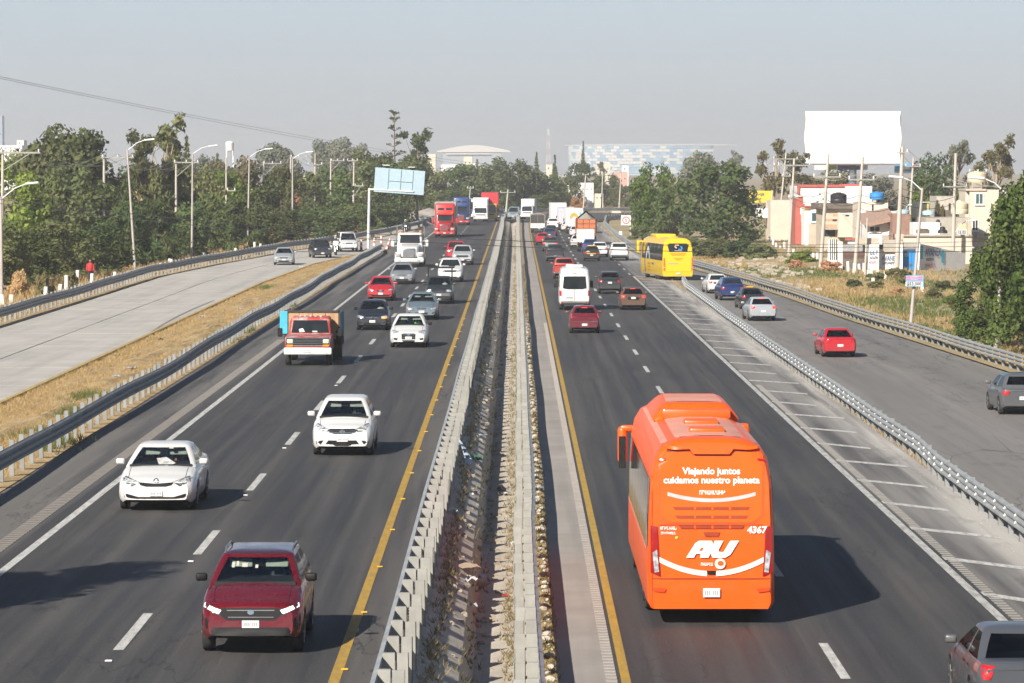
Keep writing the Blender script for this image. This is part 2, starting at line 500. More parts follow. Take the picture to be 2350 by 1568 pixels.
# ------------------------------------------------------------------ ground, roads
RAIL_FAR_L = [(60, -27.0), (130, -27.0), (220, -27.1), (269, -27.3), (305, -25.5), (354, -22.3), (397, -17.9), (440, -15.2), (485, -13.3), (542, -12.6)]
RAIL_FAR_R = [(64, 25.5), (110, 24.2), (158, 22.5), (215, 20.3), (257, 19.2), (321, 16.3), (360, 14.2), (393, 12.9), (518, 12.7), (560, 14.0)]
KERB_L = [(60, -17.7), (250, -17.9), (300, -17.0), (330, -15.0), (347, -13.6)]
BEND_OUT = [(-12.6, 542), (-12, 575), (-8, 605), (0, 628), (12, 643), (30, 654), (60, 666), (120, 690)]
def strip(name, xl, xr, ds, z, m_, parent=None, kind=None):
    pts = []; fs = []
    for i, d in enumerate(ds):
        zz = z(d) if callable(z) else z
        pts += [((xl(d) if callable(xl) else xl), d, zz), ((xr(d) if callable(xr) else xr), d, zz)]
        if i: fs.append((2 * i - 2, 2 * i - 1, 2 * i + 1, 2 * i))
    return sheet(name, pts, fs, m_, parent, kind)
def drange(a, b, s):
    return [a + i * s for i in range(int((b - a) / s))] + [b]
# one sheet to the horizon, a step down to the right of the median
gx = [-3200, -1200, -400, -120, -60, -28.5, -1.9, -1.73, -1.05, -.3, .44, .52, 11, 16, 26, 60, 140, 420, 1300, 3200]
gy = [-60, 0, 40, 80, 140, 200, 260, 320, 380, 430, 460, 490, 520, 550, 580, 640, 760, 1000, 1600, 2600, 4400]
gp = []; gf = []
def ground_z(x, d):
    zr_ = zr(d)
    if x <= -1.8: return -.06
    if x < .5: return -2.2
    return zr_ - .06
for d in gy:
    for x in gx: gp.append((x, d, ground_z(x, d)))
for j in range(len(gy) - 1):
    for i in range(len(gx) - 1):
        a = j * len(gx) + i
        gf.append((a, a + 1, a + 1 + len(gx), a + len(gx)))
ground = sheet('ground', gp, gf, M['earth'], None, 'structure')

hw_l = strip('highway_left', -13.05, -1.72, drange(30, 546, 43), 0.0, M['asphalt_l'], None, 'structure')
hw_r = strip('highway_right', .45, 12.45, drange(30, 546, 12.9), lambda d: zr(d), M['asphalt_r'], None, 'structure')
bend_in = [(120, 660), (60, 634), (36, 616), (22, 592), (14.2, 560), (12.9, 546)]
bp = [(x, d, .006) for x, d in [(-13.05, 546)] + BEND_OUT[1:]] + [(x, d, .006) for x, d in bend_in] + [(.45, 546, .0)]
sheet('highway_bend', bp, [tuple(range(len(bp)))], M['asphalt_far'], None, 'structure')
lat_r = strip('lateral_road_right', lambda d: 12.46 if d < 285 else 12.0, lambda d: interp(RAIL_FAR_R, d) - .5, drange(40, 392, 16), lambda d: zr(d) - .012, M['asphalt_lat'], None, 'structure')
shoulder_r = strip('shoulder', .72, 1.80, drange(30, 540, 15), lambda d: zr(d) + .006, M['shoulder'], hw_r)
# concrete lateral road on the left: a bed with single slabs on it
lat_l = strip('lateral_road_left', lambda d: interp(RAIL_FAR_L, d) + .7, lambda d: interp(KERB_L, d) - .1 if d < 346 else -13.0, drange(95, 346, 12) + drange(347, 480, 19), -.02, M['joint'], None, 'structure')
def lat_x(d, u):
    return lerp(interp(RAIL_FAR_L, d) + .75, (interp(KERB_L, d) - .12) if d < 346 else -13.08, u)
g = .035
for j, d0 in enumerate(np.arange(98, 476, 6.0)):
    for i in range(2):
        u0, u1 = i * .5, i * .5 + .5
        d1 = d0 + 6.0
        if d0 < 346 < d1: d1 = 346
        a = (lat_x(d0 + g, u0) + g, d0 + g); b = (lat_x(d0 + g, u1) - g, d0 + g)
        c_ = (lat_x(d1 - g, u1) - g, d1 - g); e_ = (lat_x(d1 - g, u0) + g, d1 - g)
        zz = random.uniform(-.003, .004)
        mb = MB()
        mb.add([(p[0], p[1], -.03) for p in (a, b, c_, e_)] + [(p[0], p[1], zz) for p in (a, b, c_, e_)],
               [(4, 5, 6, 7), (0, 1, 5, 4), (1, 2, 6, 5), (2, 3, 7, 6), (3, 0, 4, 7)])
        mb.build('slab', M['slab'], lat_l)
# tyre marks curving over the slabs (rubber film, a few millimetres above)
M['rubber'] = road_paint('tyre_rubber_mark', (.20, .19, .18), .3)
def skid(pts, w, parent, z=.012):
    vs = []; fs = []
    for i, (x, d) in enumerate(pts):
        q = pts[min(i + 1, len(pts) - 1)]; o_ = pts[max(i - 1, 0)]
        t_ = Vector((q[0] - o_[0], q[1] - o_[1])).normalized()
        n_ = Vector((-t_.y, t_.x)) * w / 2
        vs += [(x - n_.x, d - n_.y, z), (x + n_.x, d + n_.y, z)]
        if i: fs.append((2 * i - 2, 2 * i - 1, 2 * i + 1, 2 * i))
    sheet('tyre_mark', vs, fs, M['rubber'], parent)
for px0, px1, off in ((300, 380, 0), (340, 420, 0), (480, 540, -40)):
    pts = []
    for k in range(9):
        t_ = k / 8
        px = lerp(px0, px1 + 110, t_ ** 2); py = lerp(835 + off, 690 + off * .5, t_)
        x, d, z = gl(px, py); pts.append((x, d))
    skid(pts, .13, lat_l)

# kerb painted yellow along the dry strip, and the strip itself
kerb = MB()
for i in range(len(KERB_L) - 1):
    (d0, x0), (d1, x1) = KERB_L[i], KERB_L[i + 1]
    for k in range(6):
        a, b = lerp(d0, d1, k / 6), lerp(d0, d1, (k + 1) / 6)
        xa, xb = lerp(x0, x1, k / 6), lerp(x0, x1, (k + 1) / 6)
        kerb.add([(xa - .12, a, -.05), (xa + .08, a, -.05), (xb + .08, b, -.05), (xb - .12, b, -.05),
                  (xa - .10, a, .13), (xa + .08, a, .13), (xb + .08, b, .13), (xb - .10, b, .13)],
                 [(0, 1, 2, 3), (4, 5, 6, 7), (0, 4, 7, 3), (1, 5, 6, 2), (0, 1, 5, 4), (3, 2, 6, 7)])
tag(kerb.build('kerb', M['kerb_yellow']), kind='structure')
vp = []; vf = []
ds = drange(60, 345, 3.0); nx = 14
vr = np.random.default_rng(5)
for d in ds:
    xa = interp(KERB_L, d) + .06
    for i in range(nx + 1):
        u = i / nx
        b = math.sin(math.pi * u)
        vp.append((lerp(xa, -13.02, u), d, .02 + .10 * b * (1 + .9 * vr.uniform(-1, 1)) * (.3 if d > 335 else 1)))
for j in range(len(ds) - 1):
    for i in range(nx):
        a = j * (nx + 1) + i; vf.append((a, a + 1, a + nx + 2, a + nx + 1))
sheet('dry_verge', vp, vf, M['straw_ground'], None, 'structure')
# rough ground beyond the left rail and the wide verge on the right
def rough(name, xl, xr, ds, nx, z, amp, m_, seed):
    g_ = np.random.default_rng(seed); vp = []; vf = []
    for d in ds:
        for i in range(nx + 1):
            u = i / nx; x = lerp(xl(d), xr(d), u)
            e_ = min(1, u * 7)
            zz = z(x, d) + e_ * amp * (math.sin(x * .31 + d * .05) * math.sin(d * .083 + x * .11) + .5 * g_.uniform(-1, 1))
            vp.append((x, d, zz))
    for j in range(len(ds) - 1):
        for i in range(nx):
            a = j * (nx + 1) + i; vf.append((a, a + 1, a + nx + 2, a + nx + 1))
    o = sheet(name, vp, vf, m_, None, 'structure')
    o.data.shade_smooth()
    return o
def zv(x, d):   # the right verge rises a little towards the houses
    edge = interp(RAIL_FAR_R, d)
    return zr(d) + .02 + .55 * min(1, max(0, (x - edge - 1.5) / 9))
rough('verge_right', lambda d: interp(RAIL_FAR_R, d) - .42, lambda d: 62.0, drange(120, 545, 4), 34, zv, .16, M['verge_r'], 3)
def zvl(x, d): return -.02
rough('verge_left', lambda d: interp(RAIL_FAR_L, d) + .68, lambda d: interp(RAIL_FAR_L, d) - 26, drange(150, 540, 5), 14, lambda x, d: -.01, .10, M['straw_ground'], 4)

# ------------------------------------------------------------------ median ditch
dd = drange(36, 552, 4)
mr = np.random.default_rng(12)
prof = [(-1.74, .0), (-1.60, -.02), (-1.30, -.20), (-.98, -.42), (-.86, -.80), (-.80, -1.02), (-.66, -1.04), (-.45, -1.00), (-.02, -.97), (.47, -.955)]
mp = []; mf = []
for d in dd:
    k = zr(d) / ZR0
    for x, z in prof: mp.append((x + mr.uniform(-.02, .02) * (-1.6 < x < 0), d, z * (.25 + .75 * k) if x < -.3 else lerp(-.02, z, k)))
n_ = len(prof)
for j in range(len(dd) - 1):
    for i in range(n_ - 1):
        a = j * n_ + i; mf.append((a, a + 1, a + 1 + n_, a + n_))
ditch = sheet('median_ditch', mp, mf, M['ditch'], None, 'structure')
strip('dirt_strip', .43, .76, drange(40, 540, 10), lambda d: zr(d) + .012, M['straw_ground'], None, 'structure')
def ditch_z(x, d):
    k = zr(d) / ZR0
    z = float(np.interp(x, [p[0] for p in prof], [p[1] for p in prof]))
    return z * (.25 + .75 * k) if x < -.3 else lerp(-.02, z, k)

# ------------------------------------------------------------------ painted markings and studs
def mark(name, x0, x1, d0, d1, z, m_, parent, n=1):
    pts = []; fs = []
    for i in range(n + 1):
        d = lerp(d0, d1, i / n); zz = z(d) if callable(z) else z
        pts += [(x0, d, zz), (x1, d, zz)]
        if i: fs.append((2 * i - 2, 2 * i - 1, 2 * i + 1, 2 * i))
    return sheet(name, pts, fs, m_, parent)
zl5 = .005
zr5 = lambda d: zr(d) + .005
mark('edge_line', -10.54, -10.35, 30, 545, zl5, M['white_line'], hw_l, 20)
mark('edge_line', -3.00, -2.82, 30, 545, zl5, M['yellow_line'], hw_l, 20)
for k in range(-1, 32):
    d = 62.9 + 15 * k
    mark('lane_dash', -6.86, -6.68, d - 2.5, d + 2.5, zl5, M['white_line'], hw_l)
mark('edge_line', 1.87, 2.04, 30, 545, lambda d: zr(d) + .008, M['yellow_line'], hw_r, 40)
mark('edge_line', 9.74, 9.94, 30, 300, zr5, M['old_white'], hw_r, 10)
for d in [66, 82, 98.3, 114.5, 130.6] + [146.8 + 15 * k for k in range(26)]:
    mark('lane_dash', 5.81, 5.99, d - 2.4, d + 2.4, zr5, M['white_line'], hw_r)
for k in range(17):     # second lane line that starts where the slip road joins
    d = 306 + 15 * k
    if d < 400: mark('lane_dash', 9.6, 9.76, d - 2.2, d + 2.2, zr5, M['old_white'], hw_r)
for k in range(35):     # hatching of the gore
    d = 62.0 + 7.0 * k
    if d > 302: break
    w = .72
    zz = zr(d) + .006
    x1 = 11.75 + .25 * math.sin(k * 2.1)
    x0 = 10.0
    if d > 285: x1 = 11.0
    sheet('hatch_bar', [(x0, d, zz), (x1, d - 2.3, zz), (x1, d - 2.3 + w, zz), (x0, d + w, zz)], [(0, 1, 2, 3)], M['white_line'], hw_r)
mark('edge_line', 12.74, 12.88, 40, 276, lambda d: zr(d) - .004, M['yellow_line'], lat_r, 12)
# milled rumble strips: rows of short ribs
M['rib'] = mat('rumble_rib', (.20, .185, .17), .9, obj=False)
def ribs(name, x0, x1, d0, d1, step, z, parent, m_):
    mb = MB()
    for d in np.arange(d0, d1, step):
        mb.box(x0, x1, d, d + step * .45, z(d) + .002, z(d) + .016)
    o = mb.build(name, m_, parent); o['kind'] = 'stuff'
ribs('rumble_ribs', -11.35, -10.98, 55, 170, .42, lambda d: 0., hw_l, M['rib'])
ribs('rumble_ribs', 1.60, 1.80, 60, 210, .40, lambda d: zr(d) + .006, hw_r, mat('rumble_rib_pale', (.34, .31, .28), .9, obj=False))
ribs('rumble_ribs', 10.04, 10.28, 62, 150, .42, zr, hw_r, mat('rumble_rib_gore', (.26, .25, .235), .9, obj=False))
stud = MB().rbox(-.06, .06, -.05, .05, 0, .022, .008, 1).mesh('road_stud', M['yel_refl'])
studw = MB().rbox(-.06, .06, -.05, .05, 0, .022, .008, 1).mesh('road_stud', M['white_refl'])
for d in np.arange(58, 200, 7.5):
    link('road_stud', stud, hw_l, (-2.80, d, .005))
for d in np.arange(59.2, 150, 15):
    link('road_stud', studw, hw_l, (-6.77, d - 0.2, .005))

# ------------------------------------------------------------------ guard rails
W_PROF = [(0, 0), (.02, .01), (.055, .085), (.105, .085), (.155, .005), (.205, .085), (.255, .085), (.29, .01), (.31, 0)]
T_PROF = [(0, 0), (.015, .01), (.05, .08), (.10, .08), (.145, .01), (.19, .01), (.225, .08), (.275, .08), (.32, .01), (.365, .01), (.40, .08), (.45, .08), (.485, .01), (.50, 0)]
def poly_at(poly, s):
    acc = 0
    for i in range(len(poly) - 1):
        a, b = Vector(poly[i]), Vector(poly[i + 1]); L = (b - a).length
        if s <= acc + L or i == len(poly) - 2:
            t_ = (b - a).normalized(); p = a + t_ * (s - acc); return p, t_
        acc += L
def guardrail(label, poly, zf, side, prof, zrail, step=1.905, post_h=.82, near=250., block=False, refl=None, wave=.02, seed=1, group=None, post_w=.14, steel='galv'):
    """poly: (x, d) points from near to far; side=+1: traffic on the +x side"""
    g_ = np.random.default_rng(seed)
    root = empty('guard_rail', (poly[0][0], poly[0][1], zf(poly[0][1])))
    tag(root, label, 'guard rail', group)
    off = Vector(root.location)
    total = sum((Vector(poly[i + 1]) - Vector(poly[i])).length for i in range(len(poly) - 1))
    n = max(2, int(total / 1.9)); vs = []; fs = []; ph = g_.uniform(0, 6)
    m_ = len(prof)
    for i in range(n + 1):
        s = total * i / n
        p, t_ = poly_at(poly, s)
        nn = Vector((t_.y, -t_.x)) * side
        dz = wave * (math.sin(s * .21 + ph) + .6 * math.sin(s * .083 + ph * 2)); dx = wave * 1.3 * math.sin(s * .13 + ph * 1.7)
        for h, o_ in prof:
            q = p + nn * (o_ + dx)
            vs.append((q.x - off.x, q.y - off.y, zf(q.y) + zrail + h + dz - off.z))
        if i:
            for k in range(m_ - 1):
                a = (i - 1) * m_ + k; fs.append((a, a + 1, a + 1 + m_, a + m_))
    MB().add(vs, fs).build('beam', M[steel], root, smooth=30)
    dep = .15
    back = .02 + (.20 if block else 0)
    post = MB().box(-post_w / 2, post_w / 2, -.012, .012, -.25, post_h).box(-post_w / 2, -post_w / 2 + .012, -.012, .06, -.25, post_h).box(post_w / 2 - .012, post_w / 2, -.012, .06, -.25, post_h).mesh('post', M['galv_post'])
    pmat = M['galv_post'] if block else M['post_grey']
    post.materials.clear(); post.materials.append(pmat)
    blk = MB().box(-.095, .095, -.05, .05, zrail - .02, zrail + prof[-1][0] + .05).mesh('spacer', M['galv_post'])
    ref = MB().add([(-.05, 0, 0), (.05, 0, 0), (0, 0, .11), (0, -.035, .04)], [(0, 1, 3), (1, 2, 3), (2, 0, 3), (0, 2, 1)]).mesh('reflector', {'w': M['white_refl'], 'y': M['yel_refl']}.get(refl, M['white_refl']))
    far = MB(); s = .6
    while s < total:
        p, t_ = poly_at(poly, s)
        nn = Vector((t_.y, -t_.x)) * side
        z0 = zf(p.y); a = math.atan2(-t_.x, t_.y)
        jx = g_.uniform(-.012, .012)
        b = p - nn * (back + post_w / 2 + .01 - jx)
        if p.y < near:
            link('post', post, root, (b.x - off.x, b.y - off.y, z0 - off.z + g_.uniform(-.02, .02)), (g_.uniform(-.02, .02), g_.uniform(-.02, .02), a))
            if block:
                c_ = p - nn * (.105)
                link('spacer', blk, root, (c_.x - off.x, c_.y - off.y, z0 - off.z + g_.uniform(-.012, .012)), (0, 0, a))
            if refl:
                for hz in (prof[4][0] + .02, prof[-4][0] - .05):
                    c_ = p + nn * .055
                    link('reflector', ref, root, (c_.x - off.x, c_.y - off.y, z0 + zrail + hz - .03 - off.z), (0, 0, a))
        else:
            far.box(b.x - off.x - post_w / 2, b.x - off.x + post_w / 2, b.y - off.y - .02, b.y - off.y + .02, z0 - off.z - .2, z0 - off.z + post_h)
            if block:
                c_ = p - nn * .105
                far.box(c_.x - off.x - .095, c_.x - off.x + .095, c_.y - off.y - .05, c_.y - off.y + .05, z0 - off.z + zrail, z0 - off.z + post_h)
        s += step
    if far.v:
        o = far.build('far_posts', pmat, root); o['kind'] = 'stuff'
    return root
zl = lambda d: 0.0
# the two rails of the median run together in an arch at the far end
guardrail('galvanised median guard rail with spacer blocks beside the oncoming lanes', [(-2.05, 44), (-2.05, 300), (-2.1, 480), (-2.3, 556), (-2.1, 566), (-1.4, 575), (-.85, 578)],
          zl, -1, W_PROF, .46, block=True, wave=.008, seed=2, post_h=.80, near=290, post_w=.19)
guardrail('galvanised median guard rail with pale spacer blocks beside the outbound lanes', [(.40, 44), (.36, 86), (.40, 92), (.42, 300), (.42, 480), (.5, 556), (.3, 567), (-.3, 575), (-.83, 578)],
          zr, +1, W_PROF, .46, block=True, wave=.012, seed=3, post_h=.80, near=290, post_w=.19)
guardrail('long bent guard rail between the dry grass strip and the oncoming lanes', [(-13.35, 50), (-13.25, 110), (-13.1, 150), (-13.3, 180), (-13.05, 215), (-13.2, 250), (-13.05, 300), (-12.95, 343)],
          zl, +1, T_PROF, .36, wave=.035, steel='galv_old', seed=4, post_h=.98, near=285, post_w=.13)
guardrail('curved guard rail along the far edge of the concrete lateral road', [(x, d) for d, x in RAIL_FAR_L[1:]] + BEND_OUT[1:],
          zl, +1, T_PROF, .34, wave=.02, steel='galv_old', seed=5, post_h=.92, near=250)
guardrail('kinked guard rail with white reflectors beside the hatched gore', [(12.25, 56), (12.28, 104), (12.52, 111), (12.4, 140), (12.35, 200), (12.45, 262), (12.9, 277)],
          zr, -1, T_PROF, .30, step=1.905, wave=.012, seed=6, refl='w', post_h=.74, near=290)
guardrail('guard rail with yellow reflectors along the weedy right verge', [(x, d) for d, x in RAIL_FAR_R[1:]] + [(22, 592), (40, 618)],
          zr, -1, T_PROF, .30, step=1.905, wave=.015, seed=7, refl='y', post_h=.78, near=300)
# ------------------------------------------------------------------ vehicles: shared pieces
def panel(outline, bvh, dirn, name, m_, parent, off=.006, step=.12):
    """a thin skin that follows the body; outline in the plane square to dirn ('+y' seen from the front, '-y' from behind, '+x','-x' sides, '+z' top)"""
    ax = dirn[1]; sg = 1 if dirn[0] == '+' else -1
    pts = [Vector(p) for p in outline]
    xs = [p.x for p in pts]; ys = [p.y for p in pts]
    n = len(pts); allp = list(pts)
    nx = int((max(xs) - min(xs)) / step); ny = int((max(ys) - min(ys)) / step)
    for i in range(1, nx + 1):
        for j in range(1, ny + 1):
            q = Vector((min(xs) + (max(xs) - min(xs)) * i / (nx + 1), min(ys) + (max(ys) - min(ys)) * j / (ny + 1)))
            inside = False; k = n - 1
            for h in range(n):
                a, b = pts[h], pts[k]
                if (a.y > q.y) != (b.y > q.y) and q.x < (b.x - a.x) * (q.y - a.y) / (b.y - a.y) + a.x: inside = not inside
                k = h
            if inside: allp.append(q)
    edges = []; dense = []
    # subdivide the outline so that it bends with the body
    base = []
    for h in range(n):
        a, b = pts[h], pts[(h + 1) % n]
        c = max(1, int((b - a).length / step))
        for q in range(c): base.append(a.lerp(b, q / c))
    allv = base + allp[n:]
    r = geometry.delaunay_2d_cdt([Vector((p.x, p.y)) for p in allv], [], [list(range(len(base)))], 1, 1e-5)
    vs = []; ok = []
    for p in r[0]:
        if ax == 'y': o = Vector((p.x, 30 * sg, p.y)); d = Vector((0, -sg, 0))
        elif ax == 'x': o = Vector((30 * sg, p.x, p.y)); d = Vector((-sg, 0, 0))
        else: o = Vector((p.x, p.y, 30)); d = Vector((0, 0, -1))
        h, nrm, _, _ = bvh.ray_cast(o, d)
        if h is None:
            ok.append(False); vs.append((0, 0, 0)); continue
        if nrm.dot(d) > 0: nrm = -nrm
        ok.append(True); vs.append(tuple(h + (nrm * .5 - d * .5).normalized() * off))
    fs = [f for f in r[2] if all(ok[i] for i in f)]
    if not fs: return None
    return MB().add(vs, fs).build(name, m_, parent, smooth=50)
def mir(pts): return [(-x, z) for x, z in reversed(pts)]
def lettering(txt, size, bvh, dirn, name, m_, parent, x, z, off=.012, shear=0., bold=0., spacing=1.0, flip=False, align='CENTER', xform=None):
    """words as thin solid letters laid on the body"""
    if txt[0] == '~':                # writing too small or blurred to read in the photograph: rows of short strokes
        q_ = random.Random(len(txt) * 7 + int(size * 100)); vs = []; fs = []; x_ = 0.
        for _ in txt[1:]:
            w_ = size * q_.uniform(.38, .52)
            for (a0, a1, b0, b1) in ((0, .22, -.36, .36), (.62, .84, -.36 if q_.random() < .6 else -.05, .36 if q_.random() < .7 else .05), (.22, .62, *q_.choice(((.20, .36), (-.08, .08), (-.36, -.20))))):
                n_ = len(vs); vs += [(x_ + a0 * w_, b0 * size, 0), (x_ + a1 * w_, b0 * size, 0), (x_ + a1 * w_, b1 * size, 0), (x_ + a0 * w_, b1 * size, 0)]; fs.append((n_, n_ + 1, n_ + 2, n_ + 3))
            x_ += w_ * 1.05
        me = bpy.data.meshes.new(name); me.from_pydata([(p[0] - (x_ / 2 if align == 'CENTER' else 0), p[1], 0) for p in vs], [], fs)
    else:
        cu = bpy.data.curves.new(name, 'FONT')
        cu.body = txt; cu.size = size; cu.align_x = align; cu.align_y = 'CENTER'; cu.shear = shear; cu.offset = bold
        cu.space_character = spacing; cu.resolution_u = 3
        tmp = bpy.data.objects.new(name, cu); C.objects.link(tmp)
        dg = bpy.context.evaluated_depsgraph_get()
        me = bpy.data.meshes.new_from_object(tmp.evaluated_get(dg))
        bpy.data.objects.remove(tmp); bpy.data.curves.remove(cu)
    ax = dirn[1]; sg = 1 if dirn[0] == '+' else -1
    for v in me.vertices:
        u, w = v.co.x, v.co.y
        if bvh is None:
            v.co = xform(u + x, w + z)
            continue
        # reading direction as seen from outside
        if ax == 'y': px, o, d = (u if sg < 0 else -u) + x, None, Vector((0, -sg, 0)); o = Vector((px, 30 * sg, w + z))
        else: px = (u if sg > 0 else -u) + x; d = Vector((-sg, 0, 0)); o = Vector((30 * sg, px, w + z))
        h, nrm, _, _ = bvh.ray_cast(o, d)
        v.co = (h if h else o) - d * off
    me.materials.clear(); me.materials.append(m_)
    for p in me.polygons: p.material_index = 0
    return link(name, me, parent)

_wheel = {}
def wheel(parent, x, y, r, w=.2, rimmat=None, name='wheel'):
    key = (round(r, 3), round(w, 3), rimmat.name if rimmat else '')
    if key not in _wheel:
        ty = MB().lathe([(r * .60, -w / 2), (r * .93, -w / 2), (r, -w * .34), (r, w * .34), (r * .93, w / 2), (r * .60, w / 2)], 20, 'x')
        rm = MB().lathe([(r * .62, -w * .44), (r * .62, w * .44)], 16, 'x')
        for k in range(5):
            a = 2 * math.pi * k / 5
            for sg in (-1, 1):
                rm.bar((sg * w * .47, 0, 0), (sg * w * .47, math.cos(a) * r * .6, math.sin(a) * r * .6), .05, .035)
        _wheel[key] = (ty.mesh('wheel', M['tyre'], 40), rm.mesh('rim', rimmat or M['rim'], 40))
    t_, r_ = _wheel[key]
    o = link(name, t_, parent, (x, y, r))
    link('rim', r_, o)
    return o
def plate(parent, x, y, z, sg, w=.30, h=.13, tilt=0):
    o = MB().rbox(-w / 2, w / 2, -.006, .006, -h / 2, h / 2, .004, 1).build('licence_plate', M['plate'], parent, loc=(x, y, z), rot=(tilt, 0, 0))
    b = MB()
    for k in range(7):
        if k == 3: continue
        b.box(-w * .40 + k * w * .115, -w * .40 + k * w * .115 + w * .07, sg * .008 - .001, sg * .008 + .001, -h * .25, h * .22)
    b.build('plate_digits', M['plate_ink'], o)
    return o
KIND = {
    'sedan': dict(L=4.6, W=1.75, H=1.46, h0=.74, cowl=1.18, zc=.96, wst=2.12, rr=3.20, rb=4.04, zb=1.04, dz=1.03, sf=.88, sr=3.52, wr=.32),
    'hatch': dict(L=3.95, W=1.69, H=1.50, h0=.76, cowl=.95, zc=.98, wst=1.78, rr=3.35, rb=3.86, zb=1.02, dz=.98, sf=.78, sr=3.28, wr=.31),
    'suv': dict(L=4.35, W=1.80, H=1.68, h0=.92, cowl=1.10, zc=1.12, wst=1.90, rr=3.75, rb=4.22, zb=1.14, dz=1.08, sf=.86, sr=3.48, wr=.355),
    'pickup': dict(L=5.2, W=1.84, H=1.75, h0=.98, cowl=1.36, zc=1.14, wst=1.98, rr=3.18, rb=3.40, zb=1.16, dz=1.13, sf=.95, sr=4.10, wr=.37, bed=(3.52, 5.10)),
    'van': dict(L=4.9, W=1.86, H=1.95, h0=.96, cowl=.95, zc=1.15, wst=1.62, rr=4.62, rb=4.84, zb=1.10, dz=1.05, sf=.9, sr=3.95, wr=.34),
}
def seg_ring(y0, y1, hw, z, r, bow, nf=8, ns=(.0, .46, .54, 1.0)):
    """plan outline, counter-clockwise from the front left; returns points and the tag of the segment that starts there"""
    pts = []; tg = []
    for i in range(nf):                                   # front, left to right
        u = i / nf; x = lerp(-hw + r, hw - r, u)
        pts.append((x, y1 - bow * (x / hw) ** 2, z)); tg.append('F')
    cy = y1 - bow * ((hw - r) / hw) ** 2
    for i in range(3):
        a = math.pi / 2 * i / 3
        pts.append((hw - r + r * math.sin(a), cy - r + r * math.cos(a), z)); tg.append('P')
    ys = [lerp(cy - r, y0 + bow * .5 + r, u) for u in ns]
    for i in range(len(ns) - 1):
        k = 2
        for q in range(k):
            pts.append((hw, lerp(ys[i], ys[i + 1], q / k), z)); tg.append('SR' if i != 1 else 'P')
    cb = y0 + bow * .5 + r
    for i in range(3):
        a = math.pi / 2 * i / 3
        pts.append((hw - r + r * math.cos(a), cb - r * math.sin(a), z)); tg.append('P')
    for i in range(nf):
        u = i / nf; x = lerp(hw - r, -hw + r, u)
        pts.append((x, y0 + bow * .5 * (x / hw) ** 2, z)); tg.append('B')
    for i in range(3):
        a = math.pi / 2 * i / 3
        pts.append((-hw + r - r * math.sin(a), cb - r * math.cos(a), z)); tg.append('P')
    for i in range(len(ns) - 1):
        k = 2; a_, b_ = ys[len(ns) - 1 - i], ys[len(ns) - 2 - i]
        for q in range(k):
            pts.append((-hw, lerp(a_, b_, q / k), z)); tg.append('SL' if i != 1 else 'P')
    for i in range(3):
        a = math.pi / 2 * i / 3
        pts.append((-hw + r - r * math.cos(a), cy - r + r * math.sin(a), z)); tg.append('P')
    return pts, tg
def person_bust(parent, x, y, z, shirt, name='driver', s=1.0):
    mb = MB()
    mb.lathe([(.05 * s, 0), (.20 * s, .02 * s), (.215 * s, .22 * s), (.17 * s, .34 * s), (.06 * s, .40 * s), (.05 * s, .44 * s)], 10, 'z')
    o = mb.build(name, shirt, parent, smooth=60, loc=(x, y, z))
    MB().lathe([(.02, .42), (.07, .44), (.095, .52), (.09, .60), (.06, .655), (.01, .67)], 10, 'z').build('head', M['skin'], o, smooth=60)
    return o
